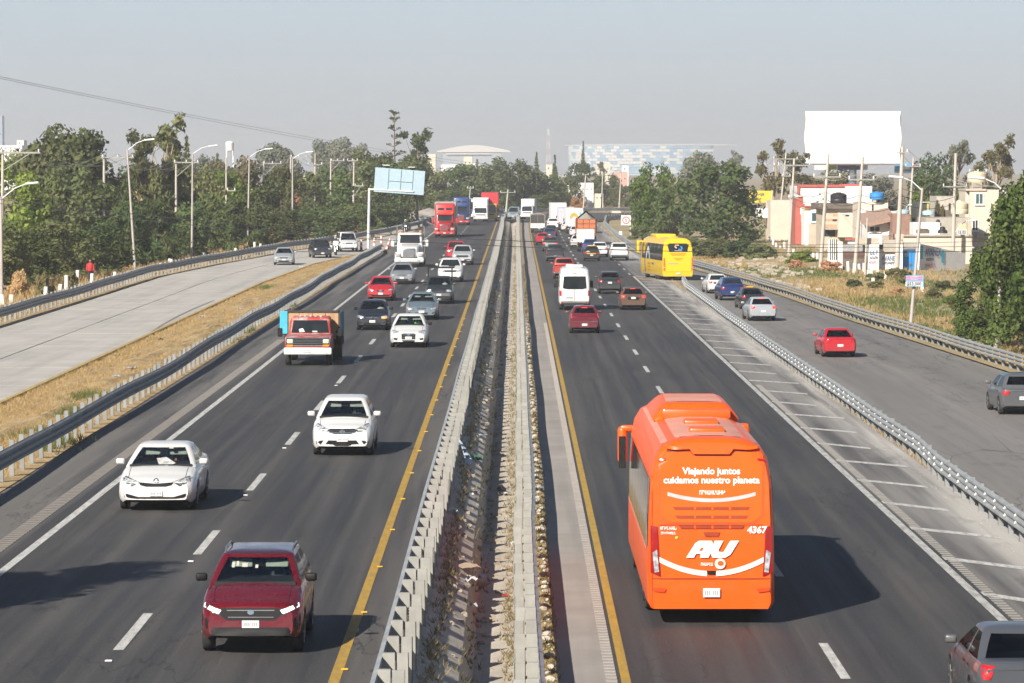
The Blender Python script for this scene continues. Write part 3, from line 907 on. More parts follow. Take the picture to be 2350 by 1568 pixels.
def car(name, label, cat, kind, col, loc, rz, scale=1.0, group=None, front=None, rear=None, lod=0, k_over=None, roof=None, driver=None, two_tone=None, rails=False, ybumper=None, lights=None, brake=False, visor=False, mirror=None):
    k = dict(KIND[kind]); k.update(k_over or {})
    L, W, H = k['L'], k['W'], k['H']; hw = W / 2
    root = empty(name, loc, rz, scale); tag(root, label, cat, group)
    pm = col if not isinstance(col, tuple) else paint(col)
    Y = lambda s: L / 2 - s
    wt = [(0, .82), (.05, .91), (.16, .965), (.5, .995), (1.0, 1), (L - .7, 1), (L - .18, .97), (L - .05, .93), (L, .86)]
    h0 = k['h0']
    zt = [(0, h0 - .07), (.05, h0 - .02), (.16, h0 + .015), (.4, h0 + .06), (k['cowl'], k['zc']), (k['rb'], k['zb']), (max(k['rb'] + .02, L - .16), k['dz']), (L, k['dz'] - .10)]
    if kind == 'pickup': zt = zt[:6] + [(k['rb'] + .1, k['dz']), (L - .03, k['dz']), (L, k['dz'] - .03)]
    cl = .19 if kind in ('sedan', 'hatch') else .27
    zb = [(0, cl + .09), (.1, cl + .03), (.35, cl), (L - .4, cl), (L - .1, cl + .06), (L, cl + .14)]
    ra = k['wr'] + .055
    ss = set([0, .02, .05, .10, .16, .28, .4, .6, k['cowl'] * .6, k['cowl'] * .85, k['cowl'], 1.7, 2.1, 2.5, k['rb'], L - .5, L - .3, L - .18, L - .1, L - .05, L - .02, L])
    if 'bed' in k: ss |= {k['bed'][0], k['bed'][1], k['rb'] + .1}
    for c in (k['sf'], k['sr']):
        ss = {s for s in ss if not (c - ra < s < c + ra)}
        for q in (-1, -.97, -.8, -.5, 0, .5, .8, .97, 1): ss.add(c + q * ra * .9999)
        ss |= {c - ra - .004, c + ra + .004}
    ss = sorted(s for s in ss if 0 <= s <= L)
    secs = []
    for s in ss:
        b0 = interp(zb, s); b = b0
        for c in (k['sf'], k['sr']):
            if abs(s - c) < ra: b = max(b, k['wr'] + math.sqrt(max(0, ra * ra - (s - c) ** 2)))
        t = interp(zt, s); w = hw * interp(wt, s); h = t - b0
        cr = .035 if s < k['cowl'] else .01
        fr = [(.90, 0), (.975, .12), (1.0, .42), (.99, .66), (.965, .86), (.90, .965)]
        pts = [(0, b)] + [(w * a, max(b0 + f * h, b + .012 * i)) for i, (a, f) in enumerate(fr)] + [(w * .80, t), (w * .45, t + cr * .8), (0, t + cr)]
        def bend(x, z):
            o_ = 0.
            if s < .75:
                f_ = 1 - s / .75
                o_ += f_ * (.20 * (abs(x) / hw) ** 3.2 + .13 * max(0, (z - .50) / max(.1, h0 - .50)) ** 1.6 + .07 * max(0, (.42 - z) / .25))
            if s > L - .6:
                f_ = 1 - (L - s) / .6
                o_ -= f_ * (.13 * (abs(x) / hw) ** 3.2 + .05 * max(0, (z - .7) / .4) + .06 * max(0, (.42 - z) / .25))
            return Y(s) - o_
        secs.append([(x, bend(x, z), z) for x, z in pts])
    m_ = len(secs[0]); vs = []; fs = []; fi = []
    for S in secs: vs += S + [(-x, y, z) for x, y, z in S[1:-1]]
    n_ = 2 * m_ - 2
    ring = list(range(m_)) + list(range(n_ - 1, m_ - 1, -1))     # right side up, then left side down
    bed = k.get('bed')
    for i in range(len(secs) - 1):
        for j in range(n_):
            a, b = ring[j], ring[(j + 1) % n_]
            under = j == 0 or j == n_ - 1
            top = j in (6, 7, 8) or j in (9, 10, 11)
            if bed and top and bed[0] - .001 <= ss[i] and ss[i + 1] <= bed[1] + .001: continue
            fs.append((i * n_ + a, i * n_ + b, (i + 1) * n_ + b, (i + 1) * n_ + a)); fi.append(1 if under else 0)
    for i in (0, len(secs) - 1): fs.append(tuple(i * n_ + q for q in ring)); fi.append(0)
    body = MB(); body.v = vs; body.f = fs; body.mi = fi
    # glasshouse
    rings = []; hb = hw * (.91 if kind != 'van' else .95); hr = hw * (.665 if kind in ('sedan', 'hatch') else .70 if kind == 'suv' else .76)
    ts = [0, .10, .30, .62, .90, 1.0]
    ze = H - .055
    for t in ts:
        f_ = Y(lerp(k['cowl'] - .04, k['wst'], t)); r_ = Y(lerp(k['rb'] + .04, k['rr'], t))
        z = lerp(min(k['zc'], k['zb']) - .015, ze, t)
        w = lerp(hb, hr, t ** 1.25)
        rings.append(seg_ring(r_, f_, w, z, lerp(.11, .13, t), .10))
    tg = rings[0][1]
    rings = [r_[0] for r_ in rings]
    rings.append(seg_ring(Y(k['rr']) + .12, Y(k['wst']) - .14, hr - .10, H - .015, .12, .07)[0])
    rings.append(seg_ring(Y(k['rr']) + .40, Y(k['wst']) - .42, hr - .34, H, .12, .03)[0])
    N_ = len(rings[0]); gv = [p for r_ in rings for p in r_]
    solid = []; wins = {'F': [], 'B': [], 'SL': [], 'SR': []}
    lo = {'F': 1, 'SL': 1, 'SR': 1, 'B': 1 if kind in ('sedan',) else 2}
    for i in range(len(rings) - 1):
        for j in range(N_):
            q = (i * N_ + j, i * N_ + (j + 1) % N_, (i + 1) * N_ + (j + 1) % N_, (i + 1) * N_ + j)
            t = tg[j]
            if t in wins and lo[t] <= i <= 3: wins[t].append(q)
            else: solid.append(q)
    solid.append(tuple((len(rings) - 1) * N_ + j for j in range(N_)))
    full = body.v[:], body.f[:]
    off = len(body.v)
    bvh = BVHTree.FromPolygons(full[0] + gv, full[1] + [tuple(i + off for i in f) for f in solid] + [tuple(i + off for i in q) for w in wins.values() for q in w])
    body.add(gv, solid, 0)
    if roof:
        nside = len(solid) - 1 - 2 * N_
        for q in range(nside, len(solid)): body.mi[len(body.mi) - len(solid) + q] = 2
    mats = [pm, M['black']] + ([roof] if roof else [])
    bo = body.build('body', mats, root, smooth=38)
    inner = lod == 0
    for key, nm in (('F', 'windscreen'), ('B', 'rear_window'), ('SL', 'side_window'), ('SR', 'side_window')):
        used = sorted({i for q in wins[key] for i in q}); mp = {o: i for i, o in enumerate(used)}
        mg = MB().add([gv[i] for i in used], [tuple(mp[i] for i in q) for q in wins[key]])
        gm = (M['glass'] if key == 'F' else M['tint']) if inner else M['dark_glass']
        mg.build(nm, gm, root, smooth=60)
    zc = k['zc']
    if inner:
        yf, yb_ = Y(k['cowl'] + .05), Y(k['rb'] - .1)
        it = MB(); it.box(-hb + .10, hb - .10, yb_, yf, zc - .02, zc + .055)
        it.build('dashboard', M['interior'], root)
        yd = Y(k['wst'] + .35)
        st = MB()
        for sx in (-.36, .36):
            st.rbox(sx - .21, sx + .21, yd - .40, yd - .24, zc, zc + .20, .05, 2)
            st.rbox(sx - .12, sx + .12, yd - .38, yd - .27, zc + .20, zc + .36, .04, 2)
        st.build('seats', M['interior'], root)
        if driver:
            person_bust(root, -.36, yd - .05, zc - .22, driver)
            if visor == 2: person_bust(root, .36, yd - .05, zc - .22, driver, 'passenger')
        if visor:
            vz = H - .16
            for sx in (-.34, .30):
                MB().rbox(sx - .20, sx + .20, yd + .20, yd + .23, vz - .12, vz, .012, 1, f=lambda p: (p.x, p.y + (vz - p.z) * 1.1, p.z)).build('sun_visor', M['beige'], root)
            MB().rbox(-.10, .10, yd + .24, yd + .27, vz - .13, vz - .06, .01, 1).build('inside_mirror', M['black'], root)
    if not lod:
        zs0, zs1 = cl + .12, min(k['zc'], k['zb']) - .03
        ys_ = [Y(k['cowl'] + .18), Y((k['wst'] + k['rr']) / 2 + .12), Y(k['sr'] - ra * .55)]
        for sd in ('+x', '-x'):
            for y_ in ys_:
                panel([(y_ - .006, zs0 + .1), (y_ + .006, zs0 + .1), (y_ + .006, zs1), (y_ - .006, zs1)], bvh, sd, 'door_seam', M['black'], root, .003, .1)
            for y_ in ys_[1:]:
                panel([(y_ + .05, zs1 - .10), (y_ + .22, zs1 - .10), (y_ + .22, zs1 - .07), (y_ + .05, zs1 - .07)], bvh, sd, 'door_handle', M['black'], root, .014, .1)
        for sg in (-1, 1):
            x_ = hw * .74
            panel([(sg * x_, Y(k['cowl'] - .05)), (sg * x_ + .012, Y(k['cowl'] - .05)), (sg * x_ * .98 + .012, Y(.22)), (sg * x_ * .98, Y(.22))], bvh, '+z', 'bonnet_seam', M['black'], root, .003, .12)
    # wheels, mirrors
    for s in (k['sf'], k['sr']):
        for sg in (-1, 1): wheel(root, sg * (hw - .115), Y(s), k['wr'])
    ml = MB().rbox(-.105, .105, -.055, .055, -.07, .075, .045, 3).mesh('mirror', mirror or pm, 50)
    for sg in (-1, 1):
        link('mirror', ml, root, (sg * (hw + .075), Y(k['cowl'] + .42), zc + .10), (0, 0, sg * .12))
    if roof or rails:
        for sg in (-1, 1):
            if rails: MB().tube([(sg * (hr - .04), Y(k['wst'] + .25), H - .05), (sg * (hr - .03), Y(k['wst'] + .5), H + .03), (sg * (hr - .03), Y(k['rr'] - .35), H + .02), (sg * (hr - .04), Y(k['rr'] - .1), H - .05)], .018, 6).build('roof_rail', M['rim'], root, smooth=50)
    X = lambda pl: [(x * hw, z) for x, z in pl]
    f = dict(hl=[(.50, h0 - .10), (.88, h0 - .03), (.92, h0 - .11), (.56, h0 - .20)], grille=[(-.42, h0 - .08), (.42, h0 - .08), (.36, h0 - .19), (-.36, h0 - .19)],
             low=[(-.55, .40), (.55, .40), (.48, .29), (-.48, .29)], fog=[(.66, .42), (.82, .44), (.82, .34), (.66, .34)], plate=.46, chrome=True)
    f.update(front or {})
    hm = lights or M['lamp']
    for pts in (X(f['hl']), mir(X(f['hl']))):
        cx = sum(p[0] for p in pts) / len(pts); cz = sum(p[1] for p in pts) / len(pts)
        hl_ = panel([(cx + (p[0] - cx) * 1.10, cz + (p[1] - cz) * 1.18) for p in pts], bvh, '+y', 'headlight', M['bezel'], root, .005, .09)
        if hl_: panel([(cx + (p[0] - cx) * .86, cz + (p[1] - cz) * .80) for p in pts], bvh, '+y', 'lens', hm, hl_, .011, .09)
    if f.get('turn'):
        for pts in (X(f['turn']), mir(X(f['turn']))): panel(pts, bvh, '+y', 'turn_signal', M['amber'], root, .010, .09)
    if f['grille']:
        gob = panel(X(f['grille']), bvh, '+y', 'grille', M['black'], root, .006, .1)
        if f['chrome'] and gob:
            zs = [z for _, z in f['grille']]; w_ = max(x for x, _ in f['grille']) * hw
            for q in ((.5,) if lod else (.25, .6)):
                z = lerp(min(zs), max(zs), q)
                panel([(-w_ * .86, z - .007), (w_ * .86, z - .007), (w_ * .86, z + .007), (-w_ * .86, z + .007)], bvh, '+y', 'grille_bar', M['chrome'], gob, .012, .12)
    if f['low']: panel(X(f['low']), bvh, '+y', 'air_intake', M['black'], root, .005, .1)
    if f['fog']:
        for pts in (X(f['fog']), mir(X(f['fog']))): panel(pts, bvh, '+y', 'fog_lamp_recess', M['black'], root, .006, .08)
    for nm, pts, m2 in f.get('extra', []): panel(X(pts), bvh, '+y', nm, m2, root, .011, .09)
    if f.get('badge'):
        panel([(f['badge_w'] * math.cos(a), f['badge'] + f['badge_w'] * .75 * math.sin(a)) for a in np.linspace(0, 2 * math.pi, 11)[:-1]], bvh, '+y', 'badge', M['chrome'], root, .016, .2)
    h, _, _, _ = bvh.ray_cast(Vector((0, 30, f['plate'])), Vector((0, -1, 0)))
    plate(root, 0, (h.y if h else L / 2) + .018, f['plate'], 1)
    dz = k['dz']
    r = dict(tail=[(.60, dz - .10), (.985, dz - .06), (.985, dz - .27), (.66, dz - .25)], plate=.62 if kind != 'pickup' else .55, bumper=.40, lip=None, dark=[(-.9, .36), (.9, .36), (.86, .25), (-.86, .25)])
    r.update(rear or {})
    tm = M['brake_on'] if brake else M['tail']
    for pts in (X(r['tail']), mir(X(r['tail']))): panel(pts, bvh, '-y', 'tail_light', tm, root, .009, .08)
    if r['dark']: panel(X(r['dark']), bvh, '-y', 'bumper_trim', M['black'], root, .006, .12)
    for nm, pts, m2 in r.get('extra', []): panel(X(pts), bvh, '-y', nm, m2, root, .010, .1)
    h, _, _, _ = bvh.ray_cast(Vector((0, -30, r['plate'])), Vector((0, 1, 0)))
    plate(root, 0, (h.y if h else -L / 2) - .018, r['plate'], -1)
    if kind != 'pickup':
        zz = H - .10
        h, _, _, _ = bvh.ray_cast(Vector((0, -30, zz)), Vector((0, 1, 0)))
        if h and brake: MB().box(-.16, .16, h.y - .015, h.y, zz - .02, zz + .02).build('high_brake_light', M['brake_on'], root)
    if bed:
        y0, y1 = Y(bed[1]), Y(bed[0]); bw = hw * .80
        mb = MB(); zf = .78; ztop = k['dz']
        mb.add([(-bw, y0, zf), (bw, y0, zf), (bw, y1, zf), (-bw, y1, zf), (-bw, y0, ztop), (bw, y0, ztop), (bw, y1, ztop), (-bw, y1, ztop)],
               [(0, 1, 2, 3), (0, 4, 5, 1), (1, 5, 6, 2), (2, 6, 7, 3), (3, 7, 4, 0)])
        mb.build('cargo_bed', M['black'], root)
        MB().rbox(-hw * .92, hw * .92, Y(L) - .10, Y(L) + .06, .46, .60, .03, 2).build('rear_bumper', M['chrome'] if r.get('chrome_bumper') else M['black'], root)
    root['len'] = L * scale
    return root, bvh, k
def drop_prop(root):
    if 'len' in root: del root['len']

def put_l(px, py, L, yaw=0., over=.8, scale=1.0):
    """oncoming vehicle: px = middle of its front, py = foot of the front tyres"""
    x, d, z = gl(px, py)
    d0 = d - over * scale
    return ((px - HX) / FOC * d0 + math.sin(yaw) * L * scale / 2, d0 + L * scale / 2, z)
def put_r(px, py, L, yaw=0., over=.8, scale=1.0):
    x, d, z = gr(px, py)
    d0 = d - over * scale
    return ((px - HX) / FOC * d0 - math.sin(yaw) * L * scale / 2, d0 + L * scale / 2, z)
PI = math.pi
# ------------------------------------------------------------------ cars
shirt_d = mat('dark_shirt', (.05, .05, .07), .85); shirt_o = mat('orange_shirt', (.40, .13, .04), .85)
shirt_g = mat('lime_vest', (.25, .75, .05), .8); shirt_w = mat('white_shirt', (.55, .55, .52), .85)
def LC(name, label, cat, kind, col, px, py, scale=1.0, yaw=0., **kw):
    L = (kw.get('k_over') or {}).get('L', KIND[kind]['L'])
    return car(name, label, cat, kind, col, put_l(px, py, L, yaw, scale=scale), PI + yaw, scale, **kw)
def RC(name, label, cat, kind, col, px, py, scale=1.0, yaw=0., **kw):
    L = (kw.get('k_over') or {}).get('L', KIND[kind]['L'])
    return car(name, label, cat, kind, col, put_r(px, py, L, yaw, scale=scale), yaw, scale, **kw)
GL, GRT, GLL, GRL = 'vehicles in the oncoming lanes', 'vehicles in the outbound lanes', 'vehicles on the concrete lateral road', 'vehicles on the right lateral road'
WHITE, SILVER, BLACK, RED = (.70, .70, .69), (.36, .38, .40), (.022, .024, .03), (.42, .02, .022)

# nearest dark red crossover with lit strip lamps and a black lower face
r1, b1, k1 = LC('crossover', 'dark red crossover with lit headlamps and sky-tinted maroon roof, nearest oncoming car', 'car', 'suv', paint((.15, .005, .012), .3, .22, 'maroon_paint'), 571, 1498, .965, group=GL,
    k_over=dict(W=1.80, H=1.64, h0=.90), roof=paint((.11, .035, .05), .5, .16, 'maroon_sky_tint'), rails=True, lights=M['lamp_on'], driver=shirt_d, visor=1, mirror=M['black'],  # roof maroon greyed: the sky's reflection is put into its colour
    front=dict(hl=[(.54, .79), (.93, .91), (.95, .84), (.60, .71)], grille=[(-.56, .83), (.56, .83), (.64, .74), (.46, .62), (-.46, .62), (-.64, .74)], low=[(-.72, .50), (.72, .50), (.88, .42), (.86, .36), (-.86, .36), (-.88, .42)], chrome=False,
               fog=[(.80, .66), (.95, .72), (.95, .52), (.84, .46)], plate=.555, badge=.76, badge_w=.06, extra=[('grille_trim', [(-.46, .80), (.46, .80), (.46, .785), (-.46, .785)], M['rim']), ('grille_trim', [(-.44, .68), (.44, .68), (.44, .67), (-.44, .67)], M['rim'])]))
for sx, sz, w, h in ((-.44, 1.42, .05, .08), (-.36, 1.44, .04, .07), (-.26, 1.42, .10, .06), (-.02, 1.40, .05, .05)):
    panel([(-(sx), sz - h / 2), (-(sx) - w, sz - h / 2), (-(sx) - w, sz + h / 2), (-(sx), sz + h / 2)], b1, '+y', 'sticker', M['beige'], r1, .008, .2)
# white sedan with a narrow grille and a wide lower mouth
r2, b2, k2 = LC('sedan', 'white sedan with narrow black grille and grey patch on its bonnet, left lane', 'car', 'sedan', WHITE, 354, 1170, 1.02, group=GL, driver=shirt_o, visor=2,
    k_over=dict(W=1.83, H=1.46, L=4.8), front=dict(hl=[(.44, .70), (.80, .79), (.93, .80), (.86, .70), (.62, .61)], grille=[(-.44, .69), (0, .655), (.44, .69), (.40, .62), (.25, .585), (-.25, .585), (-.40, .62)],
    low=[(-.83, .45), (-.80, .335), (-.5, .30), (.5, .30), (.80, .335), (.83, .45), (.66, .40), (.45, .345), (-.45, .345), (-.66, .40)], fog=None, plate=.43, chrome=False, badge=.725, badge_w=.06))
panel([(-.14, 1.33), (-.24, 1.33), (-.22, 1.37), (-.12, 1.37)], b2, '+y', 'sticker', M['beige'], r2, .008, .2)
panel([(-.35, 1.05), (-.1, .8), (.12, .86), (.05, 1.12), (-.15, 1.2)], b2, '+z', 'bonnet_patch', mat('mottled_grey', (.42, .42, .41), .6, var=.35, scale=9), r2, .004, .12)  # mottled grey patch on top of the bonnet
# white tall hatchback
LC('hatchback', 'white tall hatchback with angular lower openings, middle of the oncoming lanes', 'car', 'hatch', WHITE, 784, 1044, 1.03, group=GL, driver=shirt_d, visor=1,
    k_over=dict(H=1.54, zc=1.0, h0=.80, cowl=.9, wst=1.75), front=dict(hl=[(.48, .76), (.90, .90), (.95, .80), (.66, .70), (.50, .69)], grille=[(-.50, .76), (.50, .76), (.46, .69), (.28, .62), (-.28, .62), (-.46, .69)],
    low=[(-.46, .44), (.46, .44), (.62, .25), (-.62, .25)], fog=[(.62, .44), (.86, .42), (.84, .33), (.70, .33)], plate=.47, badge=.69, badge_w=.075))
LC('hatchback', 'black small hatchback with one orange turn lamp lit', 'car', 'hatch', (.012, .015, .024), 854, 757, .98, group=GL, driver=shirt_w, visor=0, mirror=M['black'],
    front=dict(hl=[(.50, .72), (.90, .78), (.93, .66), (.55, .60)], grille=[(-.45, .70), (.45, .70), (.42, .62), (-.42, .62)], extra=[('turn_signal', [(-.56, .65), (-.88, .72), (-.90, .62), (-.58, .60)], emit('amber_lit', (1, .35, .04), .8))], badge=.67, badge_w=.07))
LC('sedan', 'white sedan with black hexagonal grille and lime vests inside', 'car', 'sedan', WHITE, 937, 797, .98, group=GL, driver=shirt_g, visor=2, mirror=M['black'],
    k_over=dict(L=4.4, H=1.50, zc=.98), front=dict(hl=[(.52, .74), (.90, .82), (.95, .70), (.60, .64)], grille=[(-.38, .74), (.38, .74), (.36, .40), (-.36, .40)], low=[(-.34, .36), (.34, .36), (.30, .28), (-.30, .28)],
    fog=[(.56, .44), (.86, .48), (.84, .38), (.62, .36)], plate=.46, badge=.62, badge_w=.08))
LC('sedan', 'blue grey sedan with amber lamp corners and yellow plate', 'car', 'sedan', (.135, .185, .215), 967, 734, .99, group=GL, driver=shirt_d, visor=1,
    front=dict(turn=[(.80, .72), (.93, .76), (.94, .64), (.82, .62)], grille=[(-.30, .68), (.30, .68), (.26, .60), (-.26, .60)], low=[(-.40, .42), (.40, .42), (.36, .32), (-.36, .32)], badge=.64, badge_w=.06))
rp, bp_, kp = LC('pickup_truck', 'dark green pickup with white headlamps and a tall load rack', 'pickup', 'pickup', (.022, .030, .030), 1007, 697, .93, group=GL, driver=shirt_w, visor=0,
    front=dict(hl=[(.50, .94), (.92, .94), (.92, .78), (.54, .76)], grille=[(-.46, .93), (.46, .93), (.44, .75), (-.44, .75)], turn=[(.86, .94), (.97, .94), (.97, .80), (.86, .78)], low=[(-.9, .52), (.9, .52), (.86, .40), (-.86, .40)], fog=None, plate=.60,
    extra=[('front_bumper', [(-.97, .70), (.97, .70), (.96, .52), (-.96, .52)], mat('grey_bumper', (.16, .16, .165), .4, .5))]))
mb = MB()
for sx in (-.78, .78):
    for s in (2.9, 5.0): mb.bar((sx, 2.6 - s, 1.05), (sx, 2.6 - s, 2.25), .05)
    mb.bar((sx, 2.6 - 2.9, 2.23), (sx, 2.6 - 5.0, 2.23), .05)
for s in (2.9, 3.6, 4.3, 5.0): mb.bar((-.95, 2.6 - s, 2.26), (.78, 2.6 - s, 2.26), .05)
mb.bar((-1.0, -.4, 2.40), (-.6, -.3, 2.40), .09); mb.build('load_rack', M['black'], rp)
LC('hatchback', 'bright red hatchback with red mirrors following the left lane line', 'car', 'hatch', (.52, .012, .020), 873, 690, .98, group=GL, driver=shirt_d, visor=0,
    front=dict(hl=[(.52, .70), (.88, .80), (.93, .70), (.62, .60)], grille=[(-.30, .70), (.30, .70), (.24, .58), (-.24, .58)], low=[(-.70, .40), (.70, .40), (.64, .30), (-.64, .30)], badge=.64, badge_w=.08))
LC('sedan', 'silver grey sedan directly in front of the white truck tractor', 'car', 'sedan', (.24, .26, .275), 922, 652, .98, group=GL, driver=shirt_d,
    front=dict(hl=[(.50, .74), (.92, .76), (.92, .62), (.54, .61)], grille=[(-.42, .71), (.42, .71), (.40, .63), (-.40, .63)], badge=.67, badge_w=.07))
LC('crossover', 'white sport utility car with black windows behind the dark pickup', 'car', 'suv', WHITE, 1033, 647, 1.0, group=GL, lod=1, front=dict(grille=[(-.50, .86), (.50, .86), (.44, .72), (-.44, .72)]))
LC('pickup_truck', 'red pickup with lit lamp half hidden behind a silver crossover', 'pickup', 'pickup', (.45, .015, .022), 1046, 597, .95, group=GL, lod=1, front=dict(fog=None, low=None))
LC('crossover', 'silver crossover with black mask next to the red pickup', 'car', 'suv', (.42, .44, .45), 1061, 608, .99, group=GL, lod=1,
    front=dict(grille=[(-.60, .84), (.60, .84), (.50, .66), (-.50, .66)], low=[(-.8, .50), (.8, .50), (.75, .34), (-.75, .34)], extra=[('red_strip', [(-.5, .36), (.5, .36), (.5, .33), (-.5, .33)], M['tail'])]))
# concrete lateral road
y1 = .16
LC('sedan', 'silver sedan coming along the concrete lateral road, first in line', 'car', 'sedan', SILVER, 645, 608, 1.0, .05, group=GLL, driver=shirt_d)
LC('pickup_truck', 'black off-road pickup with roof light bar behind the silver sedan', 'pickup', 'pickup', BLACK, 721, 592, .95, y1, group=GLL, lod=1, rails=True, front=dict(hl=[(.55, .94), (.9, .94), (.9, .82), (.58, .80)]))
LC('van', 'white people carrier behind the motorcycle policeman', 'van', 'van', (.66, .67, .68), 784, 577, .97, y1, group=GLL, driver=shirt_d, rails=True)
# outbound lanes
RC('hatchback', 'dark red hatchback with red top brake lamp behind the white van', 'car', 'hatch', (.155, .012, .026), 1342, 764, 1.0, group=GRT, brake=True, driver=shirt_d,
    rear=dict(tail=[(.80, 1.18), (.97, 1.10), (.99, .86), (.86, .84)], plate=.48, dark=[(-.7, .30), (.7, .30), (.68, .24), (-.68, .24)], extra=[('chrome_strip', [(-.96, .66), (.96, .66), (.96, .635), (-.96, .635)], M['chrome'])]))
RC('sedan', 'bronze sedan with both brake lamps lit in the right lane', 'car', 'sedan', (.13, .072, .050), 1454, 711, .98, group=GRT, brake=True, driver=shirt_d,
    rear=dict(tail=[(.60, .98), (.97, .96), (.985, .78), (.66, .80)], plate=.80, extra=[('plate_recess', [(-.42, .86), (.42, .86), (.40, .68), (-.40, .68)], M['black'])]))
RC('hatchback', 'charcoal hatchback with round red tail lamps ahead of the bronze sedan', 'car', 'suv', (.030, .032, .036), 1400, 674, .95, group=GRT, driver=shirt_d,
    rear=dict(tail=[(.66, 1.10), (.94, 1.10), (.96, .88), (.68, .88)], plate=.86, extra=[('rear_reflector', [(-.92, .52), (-.74, .52), (-.74, .46), (-.92, .46)], M['lamp']), ('rear_reflector', [(.74, .52), (.92, .52), (.92, .46), (.74, .46)], M['lamp'])]))
RC('pickup_truck', 'red pickup with silver bumper and glass rear window beside the white van', 'pickup', 'pickup', (.42, .045, .03), 1295, 640, .98, group=GRT, driver=shirt_d, roof=paint((.28, .08, .08), .2, .3, 'faded_red_roof'), rear=dict(chrome_bumper=True, dark=None))
RC('pickup_truck', 'black pickup with red tail lamps ahead of the red pickup', 'pickup', 'pickup', BLACK, 1274, 600, .95, group=GRT, lod=1, rear=dict(tail=[(.80, 1.04), (.97, 1.04), (.97, .72), (.80, .72)], chrome_bumper=True))
RC('crossover', 'black and silver crossover just ahead of the black pickup', 'car', 'suv', (.05, .052, .055), 1263, 577, .98, group=GRT, lod=1, brake=True, rear=dict(extra=[('silver_hatch', [(-.66, 1.0), (.66, 1.0), (.6, .6), (-.6, .6)], paint((.4, .42, .44)))]))
RC('hatchback', 'small red hatchback near the median rail', 'car', 'hatch', (.46, .015, .025), 1245, 562, .96, group=GRT, lod=1)
RC('sedan', 'dark blue sedan ahead of the small red hatchback', 'car', 'sedan', (.018, .05, .11), 1261, 549, .96, group=GRT, lod=1)
RC('sedan', 'black sedan in front of the dark blue sedan', 'car', 'sedan', (.02, .022, .026), 1265, 541, .95, group=GRT, lod=1)
RC('crossover', 'white car next to the small canvas-topped truck', 'car', 'suv', WHITE, 1269, 527, .98, group=GRT, lod=1)
RC('sedan', 'white sedan beside the orange tipper truck', 'car', 'sedan', (.62, .64, .67), 1322, 544, .98, group=GRT, lod=1)
RC('sedan', 'white car behind the lorry with the orange shell picture', 'car', 'sedan', WHITE, 1302, 531, .97, group=GRT, lod=1)
RC('sedan', 'white sedan beside the small white box van', 'car', 'sedan', WHITE, 1326, 568, .98, group=GRT, lod=1)
RC('hatchback', 'blue hatchback half hidden behind the loaded dark car', 'car', 'hatch', (.03, .09, .32), 1354, 580, .98, group=GRT, lod=1)
rq, bq, kq = RC('taxi', 'dark car carrying yellow and white bundles on its back', 'car', 'hatch', (.03, .032, .035), 1358, 599, .98, group=GRT, lod=1,
    rear=dict(plate=.60, extra=[('yellow_panel', [(-.6, .80), (.5, .80), (.5, .72), (-.6, .72)], M['yel_refl']), ('white_panel', [(-.7, 1.0), (-.3, 1.02), (-.2, .92), (-.6, .90)], M['plate'])]))
MB().rbox(-.4, .4, -1.7, -1.1, 1.48, 1.56, .03, 2).build('roof_bundle', M['yel_refl'], rq, smooth=50)
RC('crossover', 'white crossover between the loaded dark car and the white pickup', 'car', 'suv', WHITE, 1377, 590, .92, group=GRT, lod=1)
RC('pickup_truck', 'white double cab pickup with white canopy in the right lane', 'pickup', 'pickup', WHITE, 1422, 598, 1.0, group=GRT, lod=1, rear=dict(chrome_bumper=True, tail=[(.86, 1.06), (.98, 1.06), (.98, .70), (.86, .70)]))
# nearest car, cut by the corner of the picture
z_ = ZR0
car('sedan', 'silver grey sedan cut off by the lower right corner, nearest outbound car', 'car', 'sedan', (.075, .082, .095), (8.42, 60.4, z_), 0.0, 1.0, group=GRT, driver=shirt_d, k_over=dict(L=4.55, W=1.76, H=1.47), rear=dict(tail=[(.64, .98), (.985, 1.0), (.985, .74), (.74, .76)]))
# right lateral road
for nm, lb, cat, kd, cl, px, py, sc, yw, kw in (
    ('sedan', 'white sedan at the head of the right lateral road queue', 'car', 'sedan', WHITE, 1651, 673, .95, .07, {}),
    ('crossover', 'blue crossover behind the white sedan on the lateral road', 'car', 'suv', (.012, .035, .14), 1682, 689, .93, .07, {}),
    ('taxi', 'black taxi with yellow roof board behind the blue crossover', 'car', 'sedan', BLACK, 1730, 709, .92, .06, {}),
    ('sedan', 'silver sedan behind the black taxi on the lateral road', 'car', 'sedan', (.40, .43, .47), 1753, 736, .95, .06, dict(brake=True)),
    ('sedan', 'bright red sedan alone on the right lateral road', 'car', 'sedan', (.50, .012, .025), 1930, 819, .93, .04, dict(brake=False)),
    ('hatchback', 'silver hatchback with dark flanks at the right picture edge', 'car', 'hatch', (.10, .105, .115), 2352, 950, 1.0, .03, dict())):
    o, b, kk = RC(nm, lb, cat, kd, cl, px, py, sc, yw, group=GRL, driver=shirt_d if py > 700 else None, lod=0 if py > 700 else 1, **kw)
    if nm == 'taxi': MB().rbox(-.24, .24, -.25, .05, 1.45, 1.54, .03, 1).build('roof_board', M['yel_refl'], o)
